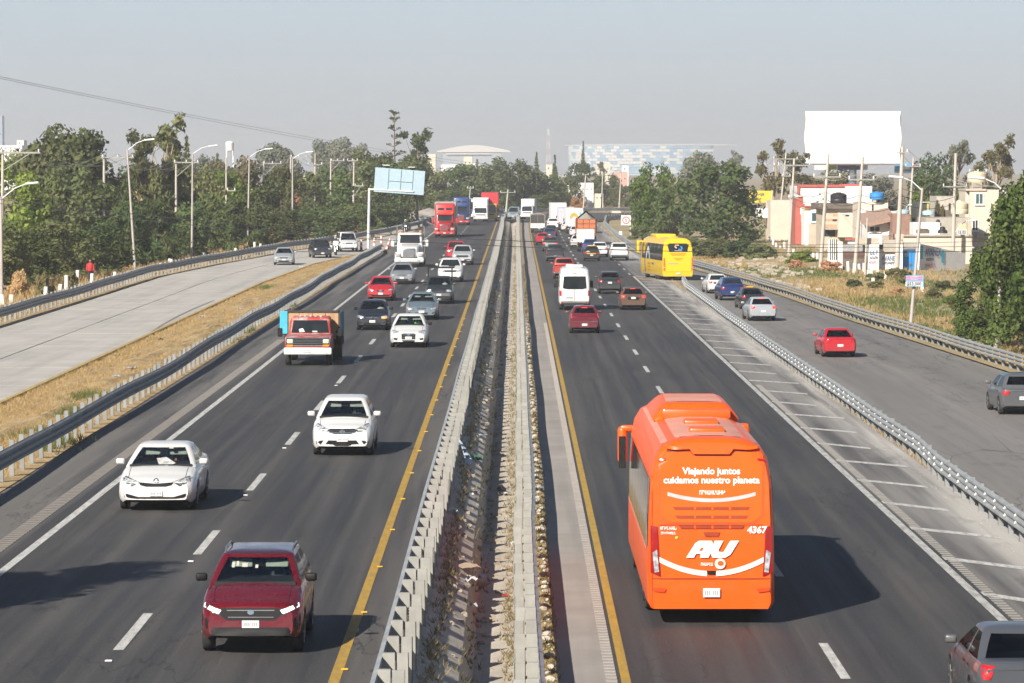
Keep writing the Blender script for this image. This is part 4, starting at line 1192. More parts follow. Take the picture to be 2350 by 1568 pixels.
# ------------------------------------------------------------------ trucks, vans, buses
def mesh_bvh(mb): return BVHTree.FromPolygons([Vector(p) for p in mb.v], mb.f)
def truck_root(name, label, cat, loc, rz, scale=1.0, group=None):
    return tag(empty(name, loc, rz, scale), label, cat, group)
def tractor(label, loc, col, sleeper=False, trailer=None, scale=1.0, group=GL, marker=True, trailer_h=4.1, L=None, mirrorc=None):
    """long-nosed truck tractor, front at y = L/2"""
    L = L or (15.5 if trailer else 7.2)
    t = truck_root('truck', label, 'truck', loc, PI, scale, group)
    pm = paint(col); Y = lambda s: L / 2 - s
    hood = MB().rbox(-.86, .86, Y(2.0), Y(.12), .78, 1.92, .16, 3, f=lambda p: (p.x * (.80 if p.y > Y(1) else 1.0), p.y, p.z - (.34 if p.y > Y(1) and p.z > 1 else 0)))
    hood.build('hood', pm, t, smooth=40)
    for sg in (-1, 1):
        fd = MB().rbox(min(sg * .66, sg * 1.20), max(sg * .66, sg * 1.20), Y(1.75), Y(.10), .62, 1.22, .14, 3)
        fd.build('fender', pm, t, smooth=40)
        MB().rbox(min(sg * .72, sg * 1.12), max(sg * .72, sg * 1.12), Y(.14), Y(.04), .84, 1.10, .05, 2).build('headlight', M['lamp'], t, smooth=50)
        MB().rbox(min(sg * 1.06, sg * 1.20), max(sg * 1.06, sg * 1.20), Y(.2), Y(.05), 1.05, 1.15, .03, 1).build('turn_signal', M['amber'], t)
    cabz = 2.78
    cab = MB().rbox(-1.10, 1.10, Y(3.7), Y(1.75), .75, cabz, .14, 3, f=lambda p: (p.x * (.90 if p.z > 2 else 1), p.y - (.42 if p.y > Y(2.5) and p.z > 2 else 0), p.z))
    bv = mesh_bvh(cab); cab.build('cab', pm, t, smooth=40)
    panel([(-.84, 1.92), (.84, 1.92), (.80, 2.58), (-.80, 2.58)], bv, '+y', 'windscreen', M['dark_glass'], t, .012, .2)
    for sd in ('+x', '-x'): panel([(Y(3.2), 1.85), (Y(2.25), 1.85), (Y(2.4), 2.55), (Y(3.2), 2.55)], bv, sd, 'side_window', M['dark_glass'], t, .012, .2)
    MB().rbox(-.95, .95, Y(2.25), Y(1.95), 2.60, 2.68, .03, 1).build('sun_visor', pm, t)
    if sleeper:
        sl = MB().rbox(-1.15, 1.15, Y(5.6), Y(2.7), .8, 3.95, .2, 3, f=lambda p: (p.x, p.y - (.5 if p.y > Y(4) and p.z > 2 else 0), p.z))
        b2_ = mesh_bvh(sl); sl.build('sleeper', pm, t, smooth=40)
        for sg in (-1, 1): panel([(sg * .12, 3.18), (sg * .86, 3.18), (sg * .80, 3.42), (sg * .14, 3.42)], b2_, '+y', 'roof_window', M['dark_glass'], t, .012, .2)
    else:
        MB().rbox(-1.05, 1.05, Y(4.0), Y(3.6), .8, 2.6, .1, 2).build('cab_rear', pm, t, smooth=40)
    gr_ = MB().rbox(-.50, .50, Y(.16), Y(.03), .72, 1.52, .05, 2)
    gr_.build('grille', M['chrome'], t, smooth=50)
    gb = t.children[-1]
    inner = mat('grille_mesh_red', (.25, .05, .05), .5) if sleeper else mat('grille_mesh', (.30, .30, .31), .4, .6)
    MB().box(-.42, .42, Y(.025), Y(.018), .80, 1.44).build('grille_mesh', inner, gb)
    for k in range(6): MB().box(-.36 + k * .14, -.345 + k * .14, Y(.016), Y(.005), .80, 1.44).build('grille_bar', M['chrome'], gb)
    bm_ = MB().rbox(-1.22, 1.22, Y(.30), Y(0), .36, .72, .09, 3); bm_.build('bumper', pm if not sleeper else paint((.5, .02, .02)), t, smooth=40)
    for sg in (-1, 1): MB().box(sg * .8 - .12, sg * .8 + .12, Y(.0) + .002, Y(-.01) + .002, .46, .58).build('fog_lamp', M['lamp'], t)
    plate(t, 0, Y(-.02), .54, 1)
    if marker:
        for k in range(5): MB().rbox(-.8 + .4 * k - .05, -.8 + .4 * k + .05, Y(2.7), Y(2.55), cabz, cabz + .07, .02, 1).build('marker_light', M['amber'], t)
        for sg in (-1, 1): MB().rbox(sg * .85 - .09, sg * .85 + .09, Y(2.9), Y(2.75), cabz, cabz + .18, .03, 1).build('beacon', M['amber'], t)
    for sg in (-1, 1):
        m_ = MB().rbox(sg * 1.42 - .12, sg * 1.42 + .12, Y(2.2), Y(2.08), 1.62, 2.2, .05, 2); m_.bar((sg * 1.05, Y(2.2), 2.1), (sg * 1.4, Y(2.14), 2.1), .04).bar((sg * 1.05, Y(2.2), 1.7), (sg * 1.4, Y(2.14), 1.7), .04)
        m_.build('mirror', mirrorc or pm, t, smooth=50)
        MB().tube([(sg * 1.12, Y(3.85), .9), (sg * 1.12, Y(3.85), 3.3 if not sleeper else 3.6)], .07, 10).build('exhaust_stack', M['chrome'], t, smooth=60)
        MB().lathe([(.28, -.55), (.30, -.5), (.30, .5), (.28, .55)], 14, 'y', (sg * .95, Y(4.3), .72)).build('fuel_tank', M['chrome'], t, smooth=50)
        wheel(t, sg * .98, Y(1.0), .50, .28)
        for s in ((5.4, 6.6) if not trailer else (6.2, 7.4)): wheel(t, sg * .92, Y(s), .50, .5)
    MB().box(-.42, .42, Y(L if not trailer else 8.2), Y(1.5), .62, .86).build('chassis', M['black'], t)
    if trailer:
        MB().rbox(-1.28, 1.28, Y(L), Y(5.9), 1.15, trailer_h, .04, 1).build('trailer', trailer, t)
        for sg in (-1, 1):
            for s in (L - 3.2, L - 1.8): wheel(t, sg * .95, Y(s), .50, .5)
    return t
def box_truck(label, loc, rz, cabcol, boxm, L=7.5, W=2.3, cabh=2.3, boxh=3.3, boxw=None, scale=1.0, group=GL, deflector=False, rearm=None):
    t = truck_root('box_truck', label, 'truck', loc, rz, scale, group)
    Y = lambda s: L / 2 - s; hw = W / 2; bw = (boxw or W) / 2
    cab = MB().rbox(-hw * .94, hw * .94, Y(1.8), Y(0), .45, cabh, .13, 3, f=lambda p: (p.x * (.94 if p.z > 1.5 else 1), p.y - (.22 if p.y > Y(.9) and p.z > 1.5 else 0), p.z))
    bv = mesh_bvh(cab); cab.build('cab', paint(cabcol), t, smooth=40)
    panel([(-hw * .76, 1.32), (hw * .76, 1.32), (hw * .72, cabh - .22), (-hw * .72, cabh - .22)], bv, '+y', 'windscreen', M['dark_glass'], t, .012, .2)
    panel([(-hw * .6, .98), (hw * .6, .98), (hw * .6, 1.12), (-hw * .6, 1.12)], bv, '+y', 'grille', M['black'], t, .012, .2)
    for sg in (-1, 1):
        panel([(sg * hw * .62, .74), (sg * hw * .90, .76), (sg * hw * .90, .94), (sg * hw * .62, .94)], bv, '+y', 'headlight', M['lamp'], t, .014, .2)
        panel([(Y(1.4), 1.35), (Y(.5), 1.35), (Y(.65), cabh - .2), (Y(1.4), cabh - .2)], bv, '+x' if sg > 0 else '-x', 'side_window', M['dark_glass'], t, .012, .2)
        MB().rbox(sg * (hw + .1) - .07, sg * (hw + .1) + .07, Y(.6), Y(.5), 1.5, 1.95, .03, 1).build('mirror', M['black'], t)
        wheel(t, sg * (hw - .22), Y(1.0), .42, .24); wheel(t, sg * (hw - .28), Y(L - 1.8), .42, .42)
    MB().rbox(-hw * .95, hw * .95, Y(.12), Y(-.06), .40, .66, .05, 2).build('bumper', M['black'] if rz < 1 else paint(cabcol), t, smooth=40)
    plate(t, 0, Y(-.09), .52, 1)
    box = MB().rbox(-bw, bw, Y(L), Y(1.95), .95, boxh, .03, 1); box.build('cargo_box', boxm, t)
    if deflector: MB().rbox(-bw * .9, bw * .9, Y(1.9), Y(.9), cabh, boxh - .1, .15, 3, f=lambda p: (p.x, p.y - (.5 if p.z > cabh + .2 and p.y > Y(1.4) else 0), p.z)).build('roof_deflector', paint(cabcol), t, smooth=40)
    MB().box(-.4, .4, Y(L) + .2, Y(.8), .55, .8).build('chassis', M['black'], t)
    rb_ = Y(L)
    for sg in (-1, 1):
        MB().box(sg * bw * .8 - .1, sg * bw * .8 + .1, rb_ - .02, rb_ - .005, .97, 1.1).build('tail_light', M['tail'], t)
    dd_ = MB()
    for x in (-bw * .98, -.01, bw * .98 - .02): dd_.box(x, x + .03, rb_ - .02, rb_ - .002, 1.0, boxh - .05)
    dd_.box(-bw, bw, rb_ - .02, rb_ - .002, boxh - .07, boxh - .03)
    dd_.build('door_frame', rearm or mat('box_frame', (.4, .4, .4), .5), t)
    MB().rbox(-bw * .95, bw * .95, rb_, rb_ + .08, .5, .66, .02, 1).build('rear_bumper', M['black'], t)
    plate(t, .2, rb_ - .02, .58, -1)
    return t
white_box = mat('white_cargo_box', (.72, .72, .70), .5, var=.05, scale=1, dirt=(.55, .54, .52))
tan_trailer = mat('trailer_side', (.36, .33, .31), .5, .2, var=.1)
tractor('white long-nosed truck tractor with amber roof beacons', put_l(939, 612, 7.2, over=1.0), (.70, .70, .69), trailer=None)
tractor('bright red long-nosed semi truck with tall sleeper and grey trailer', put_l(1020, 545, 15.5, over=1.0), (.50, .018, .02), sleeper=True, trailer=tan_trailer)
tractor('dark blue long-nosed truck behind the red semi truck', put_l(1058, 517, 12.0, over=1.0), (.02, .05, .17), sleeper=True, trailer=mat('blue_tarp', (.03, .06, .16), .7), L=12.0, trailer_h=3.6, marker=False)
box_truck('white cab-over box truck with roof deflector on the oncoming side', put_l(1103, 509, 7.5), PI, (.72, .72, .70), white_box, W=2.35, boxh=3.6, scale=1.0, deflector=True)
red_box = mat('red_cargo_box', (.48, .03, .04), .5)
box_truck('yellow-cabbed truck carrying a tall red container', put_l(1124, 508, 9), PI, (.62, .36, .02), red_box, L=9, W=2.4, cabh=2.7, boxh=4.35, boxw=2.6)
box_truck('white box truck coming round the far bend past the median end', put_l(1213, 503.5, 7.0), PI - .08, (.70, .70, .68), white_box, L=7, W=2.1, boxh=3.2)
car('van', 'small blue grey van coming round the far bend', 'van', 'van', (.20, .25, .29), put_l(1180, 503, 4.9), PI - .1, 1.0, group=GL, lod=1)
car('sedan', 'dark car just behind the yellow-cabbed truck', 'car', 'sedan', (.05, .06, .08), put_l(1147, 503, 4.6), PI - .1, 1.0, group=GL, lod=1)
# outbound trucks in the distance
box_truck('white box truck far ahead in the left outbound lane', put_r(1280, 521, 8), .03, (.7, .7, .7), white_box, L=8, W=2.3, boxh=3.5, group=GRT)
box_truck('pale grey lorry beside the white box truck far ahead', put_r(1299, 528, 8), .0, (.5, .5, .55), mat('grey_cargo_box', (.50, .50, .56), .5), L=8, W=2.3, boxh=3.2, group=GRT)
shell = box_truck('white lorry with an orange shell picture on its rear doors', put_r(1318, 536, 8), .0, (.7, .7, .7), white_box, L=8, W=2.4, boxh=3.4, group=GRT)
mb = MB(); yy = -4.03
arc = [(.55 * math.cos(a) - .05, 1.0 * .62 * math.sin(a)) for a in np.linspace(-.25, PI * 1.12, 16)]
vs = [(x, yy, 2.2 + z) for x, z in arc] + [(x * .45, yy, 2.12 + z * .35) for x, z in arc]
mb.add(vs, [(i, i + 1, 17 + i, 16 + i) for i in range(15)]); mb.build('shell_picture', mat('print_orange', (.75, .32, .06), .6), shell)
MB().add([(.62, yy, 2.5), (.95, yy, 2.62), (.92, yy, 2.95), (.70, yy, 2.85)], [(0, 1, 2, 3)]).build('teal_picture', mat('print_teal', (.15, .5, .45), .6), shell)
# small white truck with dark canvas tilt
t = box_truck('small white truck with open dark canvas tilt near the median', put_r(1234, 534, 6), .0, (.68, .68, .66), mat('dark_canvas', (.05, .045, .042), .9), L=6, W=2.0, boxh=2.5, cabh=2.0, group=GRT)
MB().rbox(-.98, .98, -3.06, -3.02, .62, 1.30, .02, 1).build('tailgate', paint((.68, .68, .66)), t)
MB().tube([(-.98, -3.03, 1.3), (-.98, -3.03, 2.35), (-.6, -3.03, 2.6), (.6, -3.03, 2.6), (.98, -3.03, 2.35), (.98, -3.03, 1.3)], .05, 6).build('tilt_hoop', mat('tilt_hoop', (.32, .31, .29), .7), t)
# orange tipper with gravel heap
L = 8.0; loc = put_r(1346, 560, L)
t = truck_root('tipper_truck', 'orange slatted tipper truck heaped with gravel', 'truck', loc, 0, 1.0, GRT)
org = mat('orange_tipper', (.55, .15, .05), .7, dirt=(.30, .14, .08)); frm = mat('tipper_frame', (.16, .07, .045), .7)
cb = MB(); cb.box(-1.2, 1.2, -L / 2, L / 2 - 2.4, 1.15, 1.25); cb.box(-1.2, -1.12, -L / 2, L / 2 - 2.4, 1.25, 3.0).box(1.12, 1.2, -L / 2, L / 2 - 2.4, 1.25, 3.0).box(-1.2, 1.2, -L / 2, -L / 2 + .08, 1.25, 3.0)
cb.build('tipper_body', frm, t)
for i in range(3):
    for j in range(3):
        MB().rbox(-1.06 + i * .72, -.42 + i * .72, -L / 2 - .05, -L / 2 - .004, 1.32 + j * .56, 1.80 + j * .56, .015, 1).build('tail_panel', org, t)
for k in range(4): MB().rbox(-1.27, -1.205, -L / 2 + .2 + k * 1.3, -L / 2 + 1.3 + k * 1.3, 1.35, 2.95, .02, 1).build('side_panel', org, t)
gh = MB(); n = 12
gv_ = [(0, -1.2, 3.75)] + [(1.08 * math.cos(a), -1.2 + 2.6 * math.sin(a), 2.9 + .05 * math.sin(5 * a)) for a in np.linspace(0, 2 * PI, n + 1)[:-1]]
gh.add(gv_, [(0, 1 + i, 1 + (i + 1) % n) for i in range(n)]).build('gravel_heap', mat('gravel_load', (.30, .27, .23), .95, var=.3, scale=6), t)
tarp = MB(); tarp.add([(-1.2, -.6, 2.95), (0, -.4, 4.0), (1.2, -.6, 2.95), (-1.2, 1.4, 2.95), (0, 1.4, 3.9), (1.2, 1.4, 2.95)], [(0, 1, 4, 3), (1, 2, 5, 4), (3, 4, 5)]); tarp.build('tarpaulin', mat('tarp_dark', (.03, .035, .045), .8), t)
MB().rbox(-1.1, 1.1, L / 2 - 2.2, L / 2, .7, 2.7, .12, 2).build('cab', paint((.5, .1, .04)), t, smooth=40)
for sg in (-1, 1):
    wheel(t, sg * .95, L / 2 - 1.1, .5, .3)
    for s in (-L / 2 + 1.3, -L / 2 + 2.5): wheel(t, sg * .92, s, .5, .5)
    MB().box(sg * .95 - .12, sg * .95 + .12, -L / 2 - .06, -L / 2 - .04, .95, 1.08).build('tail_light', M['tail'], t)
MB().box(-.4, .4, -L / 2 + .2, L / 2 - .5, .7, 1.1).build('chassis', M['black'], t)
# small white box van behind the tipper
box_truck('small white box van with yellow bumper following the orange tipper', put_r(1344, 578, 5.2), 0, (.7, .7, .7), white_box, L=5.2, W=1.9, cabh=1.9, boxh=2.45, group=GRT, rearm=mat('yellow_trim', (.55, .33, .04), .6))

# ---- white high-roof van (rear view)
L = 6.4; W = 2.0; loc = put_r(1319, 711, L, over=1.0)
t = truck_root('van', 'tall white passenger van with dark rear window in the left outbound lane', 'van', loc, 0, 1.0, GRT)
secs = []; vs = []; fs = []
for y, sc, zt_, zb_ in ((-3.2, .90, 2.50, .48), (-3.14, .96, 2.60, .42), (-3.0, .99, 2.68, .38), (-1, 1, 2.72, .36), (1.2, 1, 2.72, .36), (1.9, .99, 2.55, .36), (2.5, .97, 1.55, .36), (3.05, .92, 1.15, .38), (3.2, .82, 1.0, .45)):
    hwv = W / 2 * sc
    pts = [(hwv * .93, zb_), (hwv, zb_ + .15), (hwv, 1.0 if zt_ > 1.2 else zt_ - .1), (hwv * .97, lerp(1.0, zt_, .62) if zt_ > 1.2 else zt_ - .05), (hwv * .88, zt_ - .14), (hwv * .74, zt_ - .03), (hwv * .4, zt_)]
    secs.append([(x, y, z) for x, z in pts] + [(-x, y, z) for x, z in reversed(pts)])
n = len(secs[0])
for S in secs: vs += S
for i in range(len(secs) - 1):
    for j in range(n): fs.append((i * n + j, i * n + (j + 1) % n, (i + 1) * n + (j + 1) % n, (i + 1) * n + j))
fs += [tuple(range(n)), tuple((len(secs) - 1) * n + q for q in range(n))]
b = MB().add(vs, fs); bv = mesh_bvh(b); b.build('body', paint(WHITE), t, smooth=35)
panel([(-.76, 1.42), (-.5, 1.36), (.5, 1.36), (.76, 1.42), (.70, 2.18), (-.70, 2.18)], bv, '-y', 'rear_window', M['dark_glass'], t, .012, .2)
for sg, sd in ((1, '+x'), (-1, '-x')):
    for y0, y1_ in ((-2.9, -1.5), (-1.4, 0), (.1, 1.4)): panel([(y0, 1.45), (y1_, 1.45), (y1_, 2.15), (y0, 2.15)], bv, sd, 'side_window', M['dark_glass'], t, .012, .3)
    panel([(sg * .84, .92), (sg * .96, .92), (sg * .97, 1.30), (sg * .85, 1.30)], bv, '-y', 'tail_light', M['tail'], t, .02, .1)
    panel([(sg * .72, .46), (sg * .88, .46), (sg * .88, .53), (sg * .72, .53)], bv, '-y', 'reflector', M['tail'], t, .02, .1)
    MB().rbox(sg * 1.16 - .12, sg * 1.16 + .12, 1.75, 1.9, 1.3, 1.75, .04, 2).build('mirror', M['black'], t, smooth=50)
    wheel(t, sg * .84, 2.2, .35, .24); wheel(t, sg * .84, -1.9, .35, .26)
panel([(-.88, .58), (.88, .58), (.86, .47), (-.86, .47)], bv, '-y', 'bumper_step', mat('van_bumper', (.16, .16, .15), .6), t, .012, .2)
panel([(-.55, .82), (-.10, .82), (-.10, .78), (-.55, .78)], bv, '-y', 'handle_strip', M['black'], t, .015, .2)
panel([(-.01, .62), (.01, .62), (.01, 2.3), (-.01, 2.3)], bv, '-y', 'door_seam', M['black'], t, .006, .3)
panel([(-.12, 2.36), (.12, 2.36), (.12, 2.40), (-.12, 2.40)], bv, '-y', 'high_brake_light', M['tail'], t, .015, .2)
MB().rbox(-.55, .55, -2.0, -.6, 2.70, 2.90, .07, 2).build('roof_air_conditioner', paint(WHITE), t, smooth=40)
plate(t, -.3, -3.22, .68, -1)

# ---- coaches
def coach(label, col, loc, rz, L, W, H, scale=1.0, group=GRT, bodym=None):
    t = truck_root('coach', label, 'bus', loc, rz, scale, group)
    hw = W / 2; vs = []; fs = []
    prof = [(-L / 2, .93, .0), (-L / 2 + .05, .965, .04), (-L / 2 + .18, .99, .08), (-L / 2 + .6, 1, .1), (L / 2 - 1.2, 1, .1), (L / 2 - .5, .99, .05), (L / 2 - .1, .95, -.1), (L / 2, .88, -.35)]
    for y, sc, dz in prof:
        w = hw * sc; top = H - .1 + dz
        pts = [(w * .95, .33), (w, .45), (w, 1.25), (w * .985, 2.1), (w * .955, H - .85 + dz * .5), (w * .895, top - .40), (w * .78, top - .16), (w * .58, top - .03), (w * .3, top + .02)]
        # the tail leans forward a little towards the roof
        lean = lambda z: .22 * max(0, (z - 1.3) / (H - 1.3)) ** 1.6 if y < -L / 2 + .3 else 0
        S = [(x, y + lean(z), z) for x, z in pts]
        vs += S + [(-x, yy_, z) for x, yy_, z in reversed(S)]
    n = 18; P = len(prof)
    for i in range(P - 1):
        for j in range(n): fs.append((i * n + j, i * n + (j + 1) % n, (i + 1) * n + (j + 1) % n, (i + 1) * n + j))
    for e_ in (0, P - 1):
        for j in range(n // 2 - 1): fs.append((e_ * n + j, e_ * n + j + 1, e_ * n + n - 2 - j, e_ * n + n - 1 - j))
    b = MB().add(vs, fs)
    bv = mesh_bvh(b)
    b.build('body', bodym or paint(col, .0, .28), t, smooth=32)
    for sg in (-1, 1):
        for y in (L / 2 - 2.7, -L / 2 + 2.6, -L / 2 + 3.9): wheel(t, sg * (hw - .2), y, .50, .3)
    return t, bv
# the big orange coach
L = 13.0; W = 2.56; H = 3.72
oc = (.88, .098, .001)
t, bv = coach('orange coach with white lettering and curved silver bands on its tail', oc, (3.90, 71.1 + L / 2, ZR0), 0, L, W, H, bodym=mat('orange_vinyl', oc, .38, var=.06, scale=1.5, coat=.12, dirt=(.62, .13, .03)))
BUS = t
om = mat('orange_vinyl', oc, .38); dark_o = mat('orange_shadow_slot', (.30, .035, .004), .6); white_v = mat('white_vinyl', (.80, .78, .76), .5, var=.03); grey_v = mat('grey_vinyl', (.50, .47, .47), .5); pink_v = mat('pale_vinyl', (.80, .62, .56), .5)
# glazed band along both flanks, in single panes
for sd, sg in (('-x', -1), ('+x', 1)):
    ys = np.linspace(-L / 2 + .35, L / 2 - .9, 8)
    for i in range(7):
        panel([(ys[i] + .02, 1.55), (ys[i + 1] - .02, 1.55), (ys[i + 1] - .02, 2.92), (ys[i] + .02, 2.92)], bv, sd, 'side_window', M['dark_glass'], t, .012, .35)
    panel([(-L / 2 + .6, 1.46), (L / 2 - 1.2, 1.46), (L / 2 - 1.2, 1.50), (-L / 2 + .6, 1.50)], bv, sd, 'silver_line', grey_v, t, .010, .5)
    for q in range(4): panel([(-L / 2 + 4.9 + q * 1.5, .55), (-L / 2 + 4.93 + q * 1.5, .55), (-L / 2 + 4.93 + q * 1.5, 1.4), (-L / 2 + 4.9 + q * 1.5, 1.4)], bv, sd, 'hatch_seam', M['black'], t, .014, .3)
# tail: framed rear pane, lip, slots, lamps, bands
ZT = 3.50
lip = [(-.90, ZT), (-.44, ZT + .02), (-.36, ZT - .08), (.36, ZT - .08), (.44, ZT + .02), (.90, ZT), (.90, ZT + .05), (.48, ZT + .08), (-.48, ZT + .08), (-.90, ZT + .05)]
panel(lip, bv, '-y', 'rear_spoiler', om, t, .085, .15)
panel([(-.90, ZT - .03), (-.45, ZT - .01), (-.37, ZT - .11), (.37, ZT - .11), (.45, ZT - .01), (.90, ZT - .03), (.90, ZT), (.44, ZT + .02), (.36, ZT - .08), (-.36, ZT - .08), (-.44, ZT + .02), (-.90, ZT)], bv, '-y', 'spoiler_gap', dark_o, t, .02, .15)
rp_ = [(-1.00, 2.20), (-1.03, 3.38), (-.96, 3.46), (.96, 3.46), (1.03, 3.38), (1.00, 2.20), (.82, 2.06), (-.82, 2.06)]
panel([(x * 1.03, 2.7 + (z - 2.7) * 1.035) for x, z in rp_], bv, '-y', 'rear_panel_frame', paint((.66, .085, .004), 0, .3, 'orange_frame'), t, .010, .2)
panel(rp_, bv, '-y', 'rear_panel', mat('orange_glazed', (.90, .112, .002), .22, var=.05, scale=1.2, coat=.3), t, .018, .2)
for z, w in ((2.34, .78), (2.17, .74), (1.97, .66)):
    panel([(-w, z + .03), (w, z + .03), (w - .05, z - .03), (-w + .05, z - .03)], bv, '-y', 'engine_slot', dark_o, t, .026, .15)
    for q in (-.35, 0, .35): panel([(q, z + .03), (q + .04, z + .03), (q + .04, z - .03), (q, z - .03)], bv, '-y', 'slot_bar', om, t, .034, .2)
panel([(-.17, 1.87), (.17, 1.87), (.13, 1.78), (-.13, 1.78)], bv, '-y', 'engine_handle', dark_o, t, .026, .2)
def band(x0, x1, zf, w, nm, m_, off, n=10):
    up = [(lerp(x0, x1, i / n), zf(lerp(x0, x1, i / n)) + w / 2) for i in range(n + 1)]
    dn = [(lerp(x1, x0, i / n), zf(lerp(x1, x0, i / n)) - w / 2) for i in range(n + 1)]
    panel(up + dn, bv, '-y', nm, m_, t, off, .2)
band(-.88, .88, lambda x: 2.50 + .13 * (x / .88) ** 2, .075, 'silver_band', grey_v, .030)
band(-1.04, -.09, lambda x: 1.04 + .28 * (x / 1.04) ** 2, .11, 'white_band', pink_v, .022)
band(.09, 1.04, lambda x: 1.04 + .28 * (x / 1.04) ** 2, .11, 'white_band', pink_v, .022)
panel([(-.10, 1.10), (.10, 1.10), (.07, 1.02), (-.07, 1.02)], bv, '-y', 'latch', M['black'], t, .024, .2)
for sg in (-1, 1):
    tl = [(sg * 1.08, 1.98), (sg * 1.21, 2.00), (sg * 1.21, 1.06), (sg * 1.02, .98), (sg * 1.05, 1.45)]
    panel(tl, bv, '-y', 'tail_light', mat('tail_red_bus', (.30, .006, .006), .2, coat=.6), t, .024, .1)
    panel([(sg * 1.09, 1.52), (sg * 1.18, 1.46), (sg * 1.14, 1.06), (sg * 1.05, 1.08)], bv, '-y', 'reverse_light', M['lamp'], t, .034, .1)
    panel([(sg * .90, .74), (sg * 1.16, .76), (sg * 1.16, .69), (sg * .94, .66)], bv, '-y', 'rear_reflector', mat('orange_red_lens', (.60, .06, .01), .3), t, .03, .1)
    panel([(sg * .92, 3.34), (sg * 1.06, 3.31), (sg * 1.06, 3.27), (sg * .92, 3.30)], bv, '-y', 'high_marker', M['tail'], t, .030, .1)
panel([(-1.20, .95), (1.20, .95), (1.20, .925), (-1.20, .925)], bv, '-y', 'bumper_seam', dark_o, t, .012, .2)
plate(t, 0, -L / 2 - .05, .66, -1, .34, .18)
for sg in (-1, 1): panel([(sg * 1.17, .42), (sg * 1.19, .42), (sg * 1.19, 3.3), (sg * 1.17, 3.3)], bv, '-y', 'corner_seam', dark_o, t, .006, .3)
panel([(-1.04, 2.02), (1.04, 2.02), (1.04, 2.005), (-1.04, 2.005)], bv, '-y', 'engine_cover_seam', dark_o, t, .012, .3)
lettering('Viajando juntos', .185, bv, '-y', 'slogan', white_v, t, 0, 3.08, .032, bold=.006)
lettering('cuidamos nuestro planeta', .185, bv, '-y', 'slogan', white_v, t, 0, 2.90, .032, bold=.006)
lettering('~xxxxxxxxx', .12, bv, '-y', 'small_words', white_v, t, .02, 2.66, .032, bold=.003)
def logo(poly, nm): panel([(x * .98 + .02, z * .94 + 1.53) for x, z in poly], bv, '-y', nm, white_v, t, .036, .3)
logo([(-.54, -.18), (-.36, .12), (-.28, .18), (-.02, .18), (.02, .10), (-.08, -.18), (-.26, -.18), (-.24, -.10), (-.34, -.10), (-.38, -.18)], 'logo')
logo([(.04, .18), (.22, .18), (.12, -.02), (.14, -.06), (.22, -.06), (.36, .18), (.54, .18), (.36, -.12), (.26, -.18), (.0, -.18), (-.04, -.10)], 'logo')
panel([(-.25, 1.50), (-.19, 1.50), (-.16, 1.56), (-.21, 1.56)], bv, '-y', 'logo_counter', om, t, .044, .3)
lettering('4367', .19, bv, '-y', 'fleet_number', white_v, t, .90, 1.91, .032, shear=.1, bold=.007)
lettering('~xxxxxxx', .10, bv, '-y', 'notice', white_v, t, -.86, 1.95, .032, bold=.004)
lettering('~xxxxxxxxx', .075, bv, '-y', 'notice', white_v, t, -.86, 1.85, .032, bold=.003)
lettering('~xxxxxx', .09, bv, '-y', 'notice', white_v, t, -.09, 1.23, .032, bold=.003)
panel([(.17 + .11 * math.cos(a), 1.24 + .11 * math.sin(a)) for a in np.linspace(0, 2 * PI, 15)[:-1]], bv, '-y', 'round_emblem', pink_v, t, .040, .3)
panel([(.18 + .06 * math.cos(a), 1.25 + .05 * math.sin(a)) for a in np.linspace(0, 2 * PI, 11)[:-1]], bv, '-y', 'round_emblem', om, t, .048, .3)
panel([(-.70 + .03 * math.cos(a), 1.76 + .03 * math.sin(a)) for a in np.linspace(0, 2 * PI, 9)[:-1]], bv, '-y', 'green_dot', mat('green_vinyl', (.2, .5, .08), .6), t, .028, .3)
# roof: skin paled by dust and painted sky reflection, air conditioner with open back, two hatches
dusty_sky = mat('dusty_sky_orange_roof', (.62, .27, .19), .55, var=.12, scale=1.2, dirt=(.50, .33, .28))
panel([(-.98, -L / 2 + .75), (.98, -L / 2 + .75), (.98, L / 2 - 1.6), (-.98, L / 2 - 1.6)], bv, '+z', 'roof_skin', dusty_sky, t, .012, .35)
ac = MB().rbox(-1.0, 1.0, -.2, 4.6, H - .10, H + .30, .14, 3, f=lambda p: (p.x * (.70 if p.z > H else 1), p.y + (.35 if p.z > H and p.y < 1 else 0) - (1.3 if p.z > H and p.y > 1 else 0), p.z))
bva = mesh_bvh(ac); ac.build('roof_air_conditioner', om, t, smooth=40)
panel([(-.62, .5), (.62, .5), (.58, 3.0), (-.58, 3.0)], bva, '+z', 'air_conditioner_top', dusty_sky, t, .010, .3)
MB().rbox(-.74, .74, -.42, .10, H - .02, H + .20, .05, 2).build('air_conditioner_outlet', paint((.80, .10, .003), 0, .3, 'orange_deep'), t, smooth=40)
for y in (-2.2, -4.5): MB().rbox(-.36, .36, y - .32, y + .32, H - .03, H + .11, .05, 2).build('roof_hatch', om, t, smooth=40)
mp_ = MB().rbox(-1.52, -1.30, L / 2 - .5, L / 2 - .25, 2.2, 3.08, .10, 3); mp_.rbox(-1.46, -1.0, L / 2 - .5, L / 2 - .25, 2.96, 3.10, .06, 2); mp_.build('mirror_arm', om, t, smooth=40)
MB().rbox(-1.50, -1.33, L / 2 - .53, L / 2 - .505, 2.1, 2.85, .008, 1).build('mirror_glass', M['dark_glass'], t)
mp_ = MB().rbox(1.36, 1.58, L / 2 - .5, L / 2 - .25, 2.0, 3.1, .09, 3); mp_.rbox(1.0, 1.56, L / 2 - .5, L / 2 - .2, 2.98, 3.14, .06, 2); mp_.build('mirror_arm', om, t, smooth=40)

